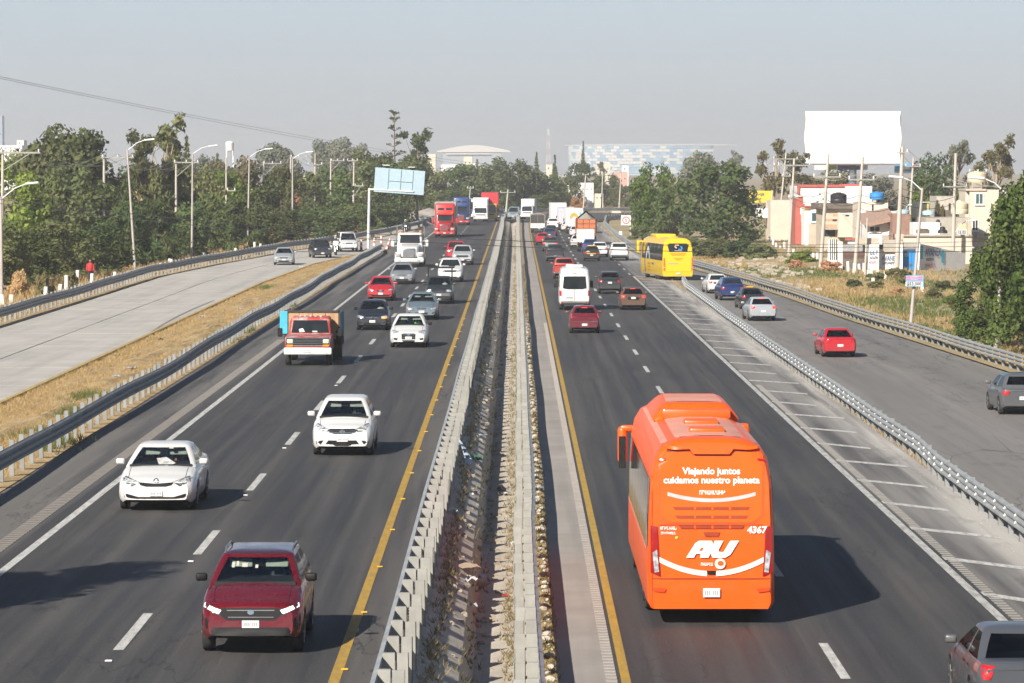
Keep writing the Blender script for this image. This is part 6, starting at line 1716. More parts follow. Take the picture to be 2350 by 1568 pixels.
# right of the road
for lb, kd, lf, px, top, d, w, v, nm in [('bright green rounded tree left of the big dark tree', 'low', 'bright', 1500, 374, 440, 110, 0, 'tree'), ('dark green tree in front of the bright one', 'low', 'dark', 1545, 402, 415, 105, 1, 'tree'),
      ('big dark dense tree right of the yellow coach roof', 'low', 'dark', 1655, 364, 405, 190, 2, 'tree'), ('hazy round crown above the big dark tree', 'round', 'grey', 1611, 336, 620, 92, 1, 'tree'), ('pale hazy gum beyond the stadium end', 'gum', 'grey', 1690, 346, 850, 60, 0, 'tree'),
      ('sparse brown gum left of the white billboard', 'gum', 'brown', 1773, 320, 470, 66, 2, 'tree'), ('second sparse gum touching the billboard edge', 'gum', 'brown', 1828, 348, 470, 56, 1, 'tree'),
      ('brownish low tree under the billboard', 'low', 'brown', 1900, 385, 520, 150, 0, 'tree'), ('hazy low tree behind the billboard leg', 'low', 'grey', 2010, 395, 640, 120, 1, 'tree'),
      ('high flat-topped gum right of the billboard', 'umbrella', 'grey', 2199, 297, 430, 84, 0, 'tree'), ('tall brownish gum at the right edge', 'gum', 'brown', 2290, 309, 420, 80, 0, 'tree'), ('second brownish gum stem beside the tall gum', 'gum', 'brown', 2262, 345, 425, 56, 2, 'tree'),
      ('dense dark rounded tree left of the flat-topped gum', 'low', 'dark', 2147, 353, 450, 62, 0, 'tree'), ('green tree behind the roof tanks', 'low', 'bright', 2125, 425, 390, 80, 1, 'tree'), ('dark tree behind the beige house', 'low', 'dark', 2240, 385, 430, 110, 2, 'tree'),
      ('brown shrub-like tree on the roof terrace', 'shrub', 'brown', 2155, 462, 352, 36, 0, 'shrub'), ('brown tree in front of the white warehouse', 'shrub', 'brown', 1935, 472, 372, 60, 0, 'shrub')]:
    plant(nm, lb, 'tree' if nm == 'tree' else 'shrub', kd, lf, px, top, d, w, -.3, v, crown='crown' if nm == 'tree' else 'foliage', tb=bark_pale if kd in ('gum', 'umbrella') else None)
# the near leafy tree at the right edge, with finer leaves
def near_tree(label, x, d, base, h, w, seed, leaf, kind='low', n=3.4):
    (co, ti), tr = gen(kind, seed, n)
    co = co.copy(); c_ = co.mean(1, keepdims=True); co = c_ + (co - c_) * .62
    root = empty('tree', (x, d, base), .4); tag(root, label, 'tree')
    s = (w / 8, w / 8, h / 10)
    link('crown', fast_mesh('crown', co, 4, LM[leaf], ti), root, scale=s)
    link('trunk', tr.mesh('trunk', bark, 50), root, scale=s)
near_tree('near bright green leafy tree filling the right edge', 25.0, 172, -.6, 8.7, 5.4, 31, 'near')
near_tree('lower bright green bush-tree left of the near leafy tree', 24.2, 178, -.6, 5.0, 4.4, 33, 'near')
near_tree('dark leafy tree in the shade behind the near leafy tree', 26.2, 186, -.6, 7.4, 4.2, 35, 'dark', n=2.0)
# tall trees outside the picture at the lower left, whose shadows reach the near lanes
near_tree('tree standing on the near end of the dry strip', -15.9, 60.5, -.05, 10.2, 5.2, 41, 'dark', 'round', 2.2)
# shrubs along the verges
SH = [(1590, 500, 360, 60, 'olive'), (1640, 505, 350, 70, 'olive'), (1700, 500, 345, 70, 'dark'), (1745, 512, 338, 60, 'olive'), (1475, 470, 430, 50, 'olive'), (1560, 480, 385, 50, 'brown'), (1520, 455, 430, 50, 'brown'),
      (1838, 545, 320, 56, 'bright'), (1905, 570, 300, 40, 'straw'), (1830, 560, 312, 30, 'straw'), (2010, 598, 272, 36, 'olive'), (2060, 590, 278, 44, 'brown'), (2080, 610, 262, 36, 'olive'), (2010, 618, 258, 30, 'brown'),
      (2165, 620, 252, 40, 'olive'), (2140, 640, 240, 34, 'brown'), (2185, 660, 228, 36, 'bright'), (2200, 650, 222, 40, 'brown'), (2060, 640, 246, 30, 'straw'), (1960, 620, 262, 28, 'olive')]
for i, (px, top, d, w, lf) in enumerate(SH):
    x, y, z = at(px, top, d)
    top = (FOC * (CAM_H + .55) / d + HY) - w * .62
    w = w * 1.5
    plant('shrub', 'shrub on the right verge, ' + ('number %s counting from the left' % (ORD + ['sixteenth', 'seventeenth', 'eighteenth', 'nineteenth', 'twentieth'])[sorted(range(len(SH)), key=lambda k: SH[k][0]).index(i)]), 'shrub', 'shrub', lf, px, top, d, w, -.55, i % 2, 'shrubs on the right verge', crown='foliage')
# dry scrub behind the lamp posts on the left, and ground under the trees
SL = [(620, 535, 372, 40, 'straw'), (690, 530, 385, 44, 'straw'), (735, 522, 398, 36, 'brown'), (590, 545, 356, 36, 'straw'), (560, 560, 340, 30, 'straw'), (40, 620, 226, 60, 'straw'), (100, 625, 224, 50, 'brown'), (160, 622, 236, 44, 'brown'), (930, 505, 500, 40, 'olive'), (800, 510, 425, 44, 'straw')]
for i, (px, top, d, w, lf) in enumerate(SL):
    plant('shrub', f'dry scrub clump behind the curved rail, {ORD[sorted(range(len(SL)), key=lambda k: SL[k][0]).index(i)]} from the left', 'shrub', 'shrub', lf, px, top, d, w, -.05, i % 2, 'dry scrub behind the curved rail', crown='foliage')

# ------------------------------------------------------------------ grass and weeds
def scatter(n, f, rg):
    return np.array([f(rg) for _ in range(n)])
g1 = np.random.default_rng(21)
def in_strip(rg):
    d = 92 * math.exp(rg.uniform(0, math.log(345 / 92)))
    return (rg.uniform(interp(KERB_L, d) + .15, -13.45), d, .03)
tag(tufts('dry_grass', scatter(26000, in_strip, g1), .16, .022, 4, M['straw'], lean=.8, rg=g1), 'short dry straw-coloured grass on the strip between the roads', 'grass', kind='stuff')
def in_green(rg):
    c = [(-14.6, 118), (-15.2, 126), (-13.9, 168), (-14.2, 174), (-13.8, 178), (-16.8, 240), (-13.7, 210), (-13.6, 105), (-14.5, 108)][rg.integers(0, 9)]
    return (c[0] + rg.normal(0, .35), c[1] + rg.normal(0, 1.6), .03)
tag(tufts('green_grass', scatter(1500, in_green, g1), .26, .03, 4, M['green_grass'], rg=g1), 'green weed tufts on the dry strip between the roads', 'grass', kind='stuff')
def in_verge(rg):
    d = rg.uniform(150, 420); e_ = interp(RAIL_FAR_R, d)
    x = e_ + .5 + rg.exponential(7)
    return (x, d, zv(x, d) - .02)
pv = scatter(20000, in_verge, g1)
msk = (np.sin(pv[:, 0] * .55 + pv[:, 1] * .11) + np.sin(pv[:, 1] * .07 - pv[:, 0] * .3) + g1.normal(0, .5, len(pv))) > .3
tag(tufts('dry_verge_grass', pv[~msk], .28, .05, 4, M['straw'], lean=.7, rg=g1), 'dry grass on the right verge', 'grass', kind='stuff')
tag(tufts('green_verge_grass', pv[msk], .28, .06, 4, M['green_grass'], lean=.7, rg=g1), 'green grass and weeds on the right verge', 'grass', kind='stuff')
def in_left(rg):
    d = rg.uniform(190, 420); return (interp(RAIL_FAR_L, d) - rg.uniform(.4, 6), d, 0.)
tag(tufts('straw_grass_under_trees', scatter(6000, in_left, g1), .45, .05, 4, M['straw'], rg=g1), 'tall straw grass under the trees behind the curved rail', 'grass', kind='stuff')
def in_median(rg):
    d = 55 * math.exp(rg.uniform(0, math.log(9.5)))
    x = rg.choice([rg.normal(-1.42, .10), rg.normal(-.14, .08), rg.normal(-.85, .12)], p=[.46, .34, .20])
    x = min(-.02, max(-1.58, x)); return (x, d, ditch_z(x, d) - .01)
tag(tufts('median_weeds', scatter(3000, in_median, g1), .13, .028, 5, M['weeds'], lean=.9, rg=g1), 'weeds growing in the concrete median ditch', 'weeds', kind='stuff')
def in_edge(rg):
    d = rg.uniform(60, 300); return (rg.uniform(12.5, 12.7), d, zr(d) - .02)
tag(tufts('rail_foot_grass', scatter(1500, in_edge, g1), .14, .025, 4, M['straw'], rg=g1), 'thin straw grass along the foot of the gore rail', 'grass', kind='stuff')

def in_dirt(rg):
    d = 56 * math.exp(rg.uniform(0, math.log(6))); return (rg.uniform(.46, .74), d, zr(d))
tag(tufts('rail_side_weeds', scatter(1500, in_dirt, g1), .13, .03, 4, M['weeds'], lean=.9, rg=g1), 'weeds between the stones of the outbound median rail', 'weeds', kind='stuff')
db = MB()
for k in range(480):
    d = 55 * math.exp(g1.uniform(0, math.log(5))); x = g1.choice([g1.normal(-1.25, .15), g1.normal(-.70, .10), g1.uniform(-.5, -.05)]); x = min(-.03, max(-1.55, x)); q = g1.uniform(.015, .06)
    db.obox((x, d, ditch_z(x, d) + q * .4), (q, q * .3, 0), (-q * .4, q * 1.6, q * .2), (0, 0, q * .6))
tag(db.build('ditch_rubble', mat('ditch_rubble', (.36, .30, .23), .95, var=.4, scale=1.5, obj=False)), 'broken stones and clods lying in the median ditch', 'rubble', kind='stuff')
# ------------------------------------------------------------------ buildings
def c2(x, y): return ((1980 + x / 7.833) * .918, (440 + y / 7.833) * .918)
def c3(x, y): return ((2260 + x / 7.833) * .918, (440 + y / 7.833) * .918)
def c1(x, y): return ((2150 + x / 7.833) * .918, (580 + y / 7.833) * .918)
beige = mat('beige_block_wall', (.50, .43, .34), .9, var=.12, scale=.9, dirt=(.38, .31, .24), bump=.3, bscale=5)
beige2 = mat('pale_beige_wall', (.60, .53, .44), .9, var=.08, scale=.7, dirt=(.50, .43, .34))
greyw = mat('grey_cement_wall', (.40, .36, .31), .9, var=.15, scale=1.2, dirt=(.28, .25, .21))
redw = mat('red_wall', (.40, .105, .08), .85, var=.08, scale=.6, dirt=(.36, .10, .07))
redtrim = mat('red_trim', (.44, .10, .09), .8)
brownb = mat('brown_brick', (.27, .16, .125), .9, var=.2, scale=3)
orangeb = mat('orange_brick', (.46, .28, .18), .9, var=.15, scale=3)
roofd = mat('dark_roof', (.14, .115, .095), .9, var=.25, scale=2)
tileroof = mat('tile_roof', (.33, .22, .17), .9, var=.2, scale=4, bump=.4, bscale=9)
tealg = mat('teal_window', (.05, .10, .10), .15, var=.2, coat=.5)
darkw = mat('dark_opening', (.02, .02, .022), .7)
framew = mat('white_window_frame', (.72, .72, .72), .5)
blued = mat('blue_door', (.02, .24, .58), .5, var=.06)
tank_c = mat('cream_tank', (.62, .53, .38), .6); tank_b = mat('blue_tank', (.04, .25, .58), .5); tank_k = mat('black_tank', (.02, .02, .022), .5); tank_l = mat('pale_blue_tank', (.40, .55, .62), .5)
def hbox(mb, p0, p1, d, depth):
    """box whose front face spans two picture corners at the distance d"""
    a = at(*p0, d); b = at(*p1, d)
    mb.box(min(a[0], b[0]), max(a[0], b[0]), d, d + depth, min(a[2], b[2]), max(a[2], b[2]))
    return mb
GZ = -.5
def house(name, label, cat, p0, p1, d, depth, m_, ground=True, group=None, part='wall'):
    """front wall box from picture corners; runs down to the ground"""
    a = at(*p0, d); b = at(*p1, d)
    x0, x1 = sorted((a[0], b[0])); z1 = max(a[2], b[2]); z0 = GZ - .3 if ground else min(a[2], b[2])
    root = empty(name, ((x0 + x1) / 2, d, z0)); tag(root, label, cat, group)
    o = root.location
    MB().box(x0 - o.x, x1 - o.x, 0, depth, 0, z1 - z0).build(part, m_, root)
    return root
def add(root, name, p0, p1, d, depth, m_, proud=.0, parent=None):
    a = at(*p0, d); b = at(*p1, d); o = root.location
    x0, x1 = sorted((a[0], b[0])); z0, z1 = sorted((a[2], b[2]))
    return MB().box(x0 - o.x, x1 - o.x, d - o.y - proud, d - o.y + depth - proud, z0 - o.z, z1 - o.z).build(name, m_, parent or root)
def window(root, p0, p1, d, glassm=None, frame=True, bars=1, proud=.05):
    w = add(root, 'window', p0, p1, d, .04, glassm or tealg, proud)
    a = at(*p0, d); b = at(*p1, d); o = root.location
    x0, x1 = sorted((a[0], b[0])); z0, z1 = sorted((a[2], b[2]))
    if frame:
        m_ = MB(); y = d - o.y - proud - .03; t_ = .09
        m_.box(x0 - o.x - t_, x1 - o.x + t_, y, y + .06, z1 - o.z, z1 - o.z + t_).box(x0 - o.x - t_, x1 - o.x + t_, y, y + .06, z0 - o.z - t_, z0 - o.z)
        m_.box(x0 - o.x - t_, x0 - o.x, y, y + .06, z0 - o.z, z1 - o.z).box(x1 - o.x, x1 - o.x + t_, y, y + .06, z0 - o.z, z1 - o.z)
        for k in range(bars):
            xm = lerp(x0, x1, (k + 1) / (bars + 1)) - o.x; m_.box(xm - .03, xm + .03, y, y + .06, z0 - o.z, z1 - o.z)
        m_.build('frame', framew, w)
        MB().box(x0 - o.x - .15, x1 - o.x + .15, y - .08, y, z0 - o.z - .16, z0 - o.z - .09).build('sill', framew, w)
    return w
def tank(label, px, pytop, pybot, d, r, m_):
    x, y, z1 = at(px, pytop, d); z0 = at(px, pybot, d)[2]; h = z1 - z0
    o = MB().lathe([(r * .96, 0), (r, .05), (r, h * .35), (r * .97, h * .38), (r, h * .41), (r, h * .76), (r * .62, h * .93), (r * .3, h * .94), (r * .3, h), (.02, h)], 18, 'z').build('water_tank', m_, None, smooth=40, loc=(x, y, z0))
    tag(o, label, 'water tank')
# white warehouse with red parapet
d = 400
w = house('warehouse', 'long white warehouse with red parapet below the billboard', 'building', c2(135, 205), c2(1560, 560), d, 14, M['white_wall'])
add(w, 'parapet', c2(100, 170), c2(1015, 222), d, .5, redtrim, .15); add(w, 'corner_pier', c2(100, 170), c2(140, 620), d, .5, redw, .18)
add(w, 'roof_room', c2(1075, 200), c2(1325, 245), d + 3, 4, M['white_wall']); add(w, 'roof_slab', c2(1000, 160), c2(1330, 203), d + 2.5, 5, redtrim)
for x, y in ((535, 352), (608, 450), (490, 505)): add(w, 'vent', c2(x - 18, y - 12), c2(x + 18, y + 12), d, .1, darkw, .06)
# red stepped gable
d = 391
w = house('building', 'narrow red stepped house front left of the white warehouse', 'building', c2(62, 545), c2(245, 1300), d, 6, redw)
add(w, 'upper_wall', c2(82, 402), c2(215, 548), d, 6, redw); add(w, 'lower_wall', c2(62, 900), c2(325, 1340), d - .5, 6, redw); add(w, 'coping', c2(50, 385), c2(215, 404), d, 6, framew, .15)
for x, y in ((172, 640), (300, 700)): window(w, c2(x - 16, y - 20), c2(x + 16, y + 110), d, framew, False)
# white house with teal window
d = 386
w = house('house', 'small white house with a teal window beside the red gable', 'house', c2(245, 612), c2(610, 935), d, 7, M['white_wall'])
window(w, c2(385, 725), c2(575, 885), d); add(w, 'lintel', c2(232, 615), c2(345, 662), d, .4, mat('ochre_paint', (.60, .38, .10), .8), .12); add(w, 'lower_wall', c2(325, 935), c2(605, 1390), d - .6, 7, beige)
add(w, 'eave', c2(240, 596), c2(600, 614), d, 7, redtrim, .3)
# block house with slab roof
d = 368
w = house('house', 'unfinished beige block house with dark slab roof', 'house', c2(610, 640), c2(1340, 1250), d, 9, beige)
add(w, 'roof_slab', c2(505, 545), c2(1215, 640), d, 9.5, roofd, .6)
for x0, y0, x1, y1 in ((800, 745, 910, 785), (640, 840, 890, 880), (640, 950, 870, 1020), (790, 850, 885, 892)): add(w, 'brick_patch', c2(x0, y0), c2(x1, y1), d, .2, orangeb, .03)
add(w, 'opening', c2(632, 1052), c2(842, 1180), d, .2, darkw, .04); add(w, 'canopy', c2(620, 1030), c2(860, 1050), d, 1.2, greyw, 1.0)
add(w, 'side_room', c2(905, 720), c2(1330, 1200), d - 1.5, 3, beige2); window(w, c2(1040, 755), c2(1110, 785), d - 1.5, darkw, False)
# block rooms with roof tanks
d = 352
w = house('house', 'pale block rooms with a narrow dark doorway under the blue tank', 'house', c2(1330, 520), c2(1875, 900), d, 8, beige2)
add(w, 'upper_room', c2(1660, 455), c2(1860, 600), d + .5, 4, beige2); add(w, 'upper_roof', c2(1645, 435), c2(1870, 460), d + .5, 4.2, darkw, .2)
add(w, 'doorway', c2(1672, 470), c2(1702, 610), d + .5, .2, darkw, .06); add(w, 'doorway', c2(1558, 560), c2(1588, 675), d, .2, darkw, .06); add(w, 'terrace_wall', c2(1870, 590), c2(2140, 690), d + 2, .4, darkw); add(w, 'terrace_slab', c2(1400, 690), c2(2320, 760), d - 2, 6, beige2)
add(w, 'white_wall', c2(1345, 640), c2(1450, 900), d - 3, 2, M['white_wall'])
tank('blue round water tank on the pale block rooms', c2(1655, 0)[0], c2(0, 305)[1], c2(0, 460)[1], 352, .72, tank_b)
tank('black water tank in front of the white warehouse', c2(905, 0)[0], c2(0, 320)[1], c2(0, 530)[1], 372, .85, tank_k)
tank('pale blue small tank on the brown wall', c2(2165, 0)[0], c2(0, 655)[1], c2(0, 740)[1], 340, .65, tank_l)
# house with sloping tile roof
d = 342
w = house('house', 'white cottage with a sloping brown tile roof and one dark window', 'house', c2(1470, 930), c2(1970, 1200), d, 6, M['white_wall'])
o = w.location
a, b, c_ = at(*c2(1330, 935), d), at(*c2(1980, 815), d), at(*c2(1500, 985), d)
MB().add([(a[0] - o.x, -1.0, a[2] - o.z), (b[0] - o.x, -1.0, b[2] - o.z + .1), (b[0] - o.x, -1.0, b[2] - o.z - .3), (c_[0] - o.x, -1.0, c_[2] - o.z),
          (a[0] - o.x + .3, 5, a[2] - o.z + .9), (b[0] - o.x, 5, b[2] - o.z + .9), (b[0] - o.x, 5, b[2] - o.z + .5), (c_[0] - o.x, 5, c_[2] - o.z + .6)],
         [(0, 1, 5, 4), (0, 3, 2, 1), (3, 7, 6, 2), (4, 5, 6, 7), (0, 4, 7, 3), (1, 2, 6, 5)]).build('roof', tileroof, w)
window(w, c2(1525, 995), c2(1708, 1078), d, darkw)
w = house('house', 'brown brick end wall right of the tile-roofed cottage', 'house', c2(1965, 745), c2(2310, 1130), 339, 5, brownb)
add(w, 'blue_side', c2(2310, 900), c2(2355, 1130), 338.5, 4, mat('slate_blue', (.18, .22, .32), .8))
# front compound with gate, louvred screen, written walls and the blue door
d = 300
w = house('gate', 'white barred gate of the front compound', 'gate', c2(700, 1240), c2(880, 1640), d + 1, .12, M['white_wall'], part='gate_panel')
for k in range(4): add(w, 'bar', c2(745 + k * 38, 1240), c2(756 + k * 38, 1640), d + 1, .1, darkw, .06)
w = house('gate', 'narrow white gate leaf beside the louvred screen', 'gate', c2(895, 1285), c2(990, 1640), d + 1, .12, M['white_wall'], part='gate_panel')
w = house('screen', 'large dark louvred screen with white slats in the front compound', 'screen', c2(995, 1330), c2(1450, 1600), d + .5, .2, roofd, part='backing')
for k in range(11):
    y = 1335 + k * 25
    add(w, 'slat', c2(998, y), c2(1448, y + 10), d + .5, .08, framew if k < 6 else brownb, .09)
add(w, 'header', c2(1040, 1215), c2(1240, 1260), d + .5, .3, redw, .1); add(w, 'white_board', c2(1090, 1265), c2(1380, 1335), d + .6, .2, M['white_wall'], .02)
wt = mat('written_wall', (.72, .72, .71), .85, var=.05, scale=1.5, dirt=(.55, .52, .48)); ink_b = mat('sign_ink_blue', (.10, .16, .30), .8); ink_k = mat('sign_ink_dark', (.09, .09, .12), .8); ink_r = mat('sign_ink_red', (.55, .18, .26), .8); cyan = mat('cyan_paint', (.05, .42, .58), .8)
def words(root, txt, p, d, size, m_, w=1.0):
    a = at(*p, d); o = root.location
    lettering(txt, size, None, '+y', 'painted_words', m_, root, 0, 0, xform=lambda u, v: Vector((a[0] - o.x + u * w, d - o.y - .04, a[2] - o.z + v)), align='LEFT', bold=.012)
w = house('wall', 'white compound wall with blue and black lettering left of the blue door', 'wall', c1(150, 245), c1(372, 700), 299, .3, wt)
words(w, '~xxx', c1(190, 400), 299, .5, ink_b); words(w, '~xxxxx', c1(190, 500), 299, .3, ink_k); words(w, '~xxxxx', c1(170, 590), 299, .3, ink_r)
add(w, 'block_top', c1(-30, 120), c1(372, 250), 299.3, .4, beige)
w = house('wall', 'weathered wall with grey lettering right next to the blue door', 'wall', c1(372, 250), c1(835, 800), 300, .3, wt)
words(w, 'AVANEX', c1(425, 520), 300, .62, ink_b, .55); words(w, '~xxxxxxx', c1(440, 610), 300, .32, ink_k)
add(w, 'opening', c1(360, 245), c1(442, 335), 300, .1, darkw, .05); add(w, 'stone_top', c1(440, 150), c1(690, 400), 300.5, .6, greyw, .7); add(w, 'block_pier', c1(660, 40), c1(850, 330), 301, 1, beige); add(w, 'pier_side', c1(590, 0), c1(650, 300), 300.8, 1, brownb)
w = house('metal_door', 'bright blue metal door in the front compound wall', 'door', c1(838, 398), c1(1170, 880), 301, .12, blued, part='door_leaf')
add(w, 'header', c1(838, 335), c1(1170, 398), 301, .1, mat('dark_blue', (.02, .07, .16), .6), .02); add(w, 'lintel', c1(830, 200), c1(1180, 335), 301.3, .6, greyw, .3); add(w, 'round_lock', c1(965, 615), c1(1015, 660), 301, .1, roofd, .06)
for k in range(3): add(w, 'white_notice', c1(870, 420 + k * 22), c1(950, 434 + k * 22), 301, .05, framew, .03)
add(w, 'leaf_seam', c1(1000, 400), c1(1004, 880), 301, .05, mat('dark_blue', (.02, .07, .16), .6), .02)
# the long written wall runs away to the right
w = empty('wall', (at(*c1(1180, 700), 300)[0], 300, GZ - .3)); tag(w, 'long white written wall falling away right of the blue door', 'wall')
o = w.location
A, B = at(*c1(1180, 230), 300), at(*c1(2060, 420), 305)
def wp(u, v):    # u along the wall 0..1, v height in metres above ground
    return Vector((lerp(A[0], B[0], u) - o.x, lerp(A[1], B[1], u) - o.y, v))
zt0, zt1 = A[2] - o.z, B[2] - o.z
nrm = Vector((B[1] - A[1], -(B[0] - A[0]), 0)).normalized()
if nrm.y > 0: nrm = -nrm
MB().add([wp(0, 0), wp(1, 0), wp(1, zt1), wp(0, zt0)] + [p - nrm * .3 for p in (wp(0, 0), wp(1, 0), wp(1, zt1), wp(0, zt0))],
         [(0, 1, 2, 3), (5, 4, 7, 6), (3, 2, 6, 7), (0, 4, 5, 1), (0, 3, 7, 4), (1, 5, 6, 2)]).build('wall_panel', wt, w)
LW = (Vector(B) - Vector(A)).to_2d().length if hasattr(Vector(B), 'to_2d') else ((B[0] - A[0]) ** 2 + (B[1] - A[1]) ** 2) ** .5
def wwords(txt, u, v, size, m_, stretch=1.0):
    lettering(txt, size, None, '+y', 'painted_words', m_, w, 0, 0, xform=lambda a_, b_: wp(u + a_ * stretch / LW, v + b_) + nrm * .05, align='LEFT', bold=.02)
wwords('AVANEX', .10, zt0 * .70, .95, ink_b, .62); wwords('~xxxxxxxxxx', .12, zt0 * .48, .32, ink_k, .8); wwords('~xxxxxxxxx', .10, zt0 * .28, .45, ink_r, .8)
for u0, u1, v0, v1 in ((.0, .05, .5, .98), (.46, .52, .35, .80)):
    MB().add([wp(u0, zt0 * v0) + nrm * .05, wp(u1, zt0 * v0) + nrm * .05, wp(u1, zt0 * v1 * .96) + nrm * .05, wp(u0, zt0 * v1 * .96) + nrm * .05], [(0, 1, 2, 3)]).build('cyan_stripe', cyan, w)
# beige terrace and houses behind it
w = house('house', 'long low beige terrace above the written walls', 'house', c3(-300, 1180), c3(1330, 1345), 318, 6, beige2)
add(w, 'parapet', c3(-300, 1150), c3(1330, 1182), 318, 1, greyw, .2)
w = house('house', 'small white facade with a dark arch on the terrace', 'house', c3(175, 912), c3(700, 1140), 328, 3, M['white_wall'])
add(w, 'arch', c3(232, 1050), c3(490, 1120), 328, .2, roofd, .04); add(w, 'arch', c3(262, 1030), c3(460, 1052), 328, .2, roofd, .04)
w = house('house', 'rough grey stone house with a pale green window', 'house', c3(420, 820), c3(1315, 1345), 334, 7, greyw)
add(w, 'shutter', c3(1045, 930), c3(1220, 1040), 334, .1, mat('pale_green', (.46, .47, .30), .7), .05); window(w, c3(1060, 1062), c3(1110, 1140), 334, darkw); window(w, c3(1140, 1062), c3(1200, 1140), 334, darkw)
add(w, 'pier', c3(1240, 840), c3(1318, 1345), 333.5, .5, beige)
for lb, x0, y0, x1, y1, dd_ in (('black plastic heap on the terrace', 650, 990, 850, 1120, 326), ('upper black tarpaulin heap on the terrace', 590, 850, 730, 975, 331)):
    a, b = at(*c3(x0, y1), dd_), at(*c3(x1, y0), dd_); h = b[2] - a[2]; r_ = (b[0] - a[0]) / 2
    tag(MB().lathe([(r_, 0), (r_ * .95, h * .4), (r_ * .6, h * .5), (r_ * .55, h * .85), (r_ * .2, h), (.02, h)], 9, 'z').build('tarpaulin_heap', tank_k, None, smooth=50, loc=((a[0] + b[0]) / 2, dd_, a[2])), lb, 'tarpaulin')
d = 345
w = house('house', 'tall plain beige house with two dark windows and a tank on top', 'house', c3(1275, 270), c3(1845, 1150), d, 6, beige2)
add(w, 'rear_wing', c3(1195, 262), c3(1290, 830), d + .5, 5, beige2); add(w, 'roof_slab', c3(1195, 255), c3(1600, 290), d, 6, beige, .15)
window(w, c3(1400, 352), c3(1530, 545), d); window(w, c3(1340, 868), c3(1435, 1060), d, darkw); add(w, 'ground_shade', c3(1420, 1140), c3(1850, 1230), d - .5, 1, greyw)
add(w, 'side_wall', c3(1846, 325), c3(1990, 1010), d + .4, 5, mat('shaded_side_wall', (.36, .36, .36), .9, var=.1))  # grey instead of beige: the side's shade is painted into the wall
add(w, 'tank_base', c3(1325, 130), c3(1515, 256), d + 1, 2, beige)
for k in range(3): add(w, 'base_slot', c3(1335, 150 + k * 36), c3(1500, 164 + k * 36), d + 1, .1, roofd, .03)
tank('cream water tank high on the tall beige house', c3(1415, 0)[0], c3(0, -95)[1], c3(0, 128)[1], d + 2, .95, tank_c)
tank('cream water tank standing left of the tall beige house', c3(1082, 0)[0], c3(0, 478)[1], c3(0, 745)[1], 341, .85, tank_c)
tank('pale blue tank on the terrace behind the lamp post', c3(478, 0)[0], c3(0, 668)[1], c3(0, 765)[1], 336, .60, tank_l)
w = house('house', 'grey cement house with sloping top behind the pole', 'house', c3(630, 400), c3(955, 700), 362, 6, mat('old_cement', (.46, .42, .36), .9, var=.2, scale=2))
add(w, 'doorway', c3(866, 535), c3(942, 668), 362, .2, darkw, .05); add(w, 'front_roof', c3(700, 680), c3(960, 800), 355, 5, roofd)
w = house('house', 'dark doorway house with yellow post on the terrace', 'house', c3(235, 500), c3(440, 720), 350, 4, mat('dark_green_wall', (.05, .06, .05), .8))
add(w, 'lintel', c3(350, 500), c3(500, 520), 350, 1, framew, .2); add(w, 'yellow_post', c3(440, 530), c3(480, 700), 350, .2, mat('yellow_paint', (.50, .38, .08), .8), .05)
w = house('building', 'cream low building between the big dark tree and the poles', 'building', (1768, 460), (1822, 520), 420, 8, beige2)
add(w, 'white_upper', (1740, 478), (1772, 500), 425, 5, M['white_wall'])
# yellow shop board
w = house('hoarding', 'yellow shop hoarding with dark lettering right of the big dark tree', 'sign', (1718, 438), (1770, 465), 452, .4, mat('yellow_board', (.66, .50, .05), .7), ground=False, part='board')
words(w, '~xxxxxxx', (1722, 446), 452, .55, ink_k, 1.0); words(w, '~xxxxxx', (1724, 457), 452, .45, ink_k, 1.0)
add(w, 'leg', (1728, 465), (1731, 520), 452.2, .15, M['galv_post']); add(w, 'leg', (1760, 465), (1763, 520), 452.2, .15, M['galv_post'])

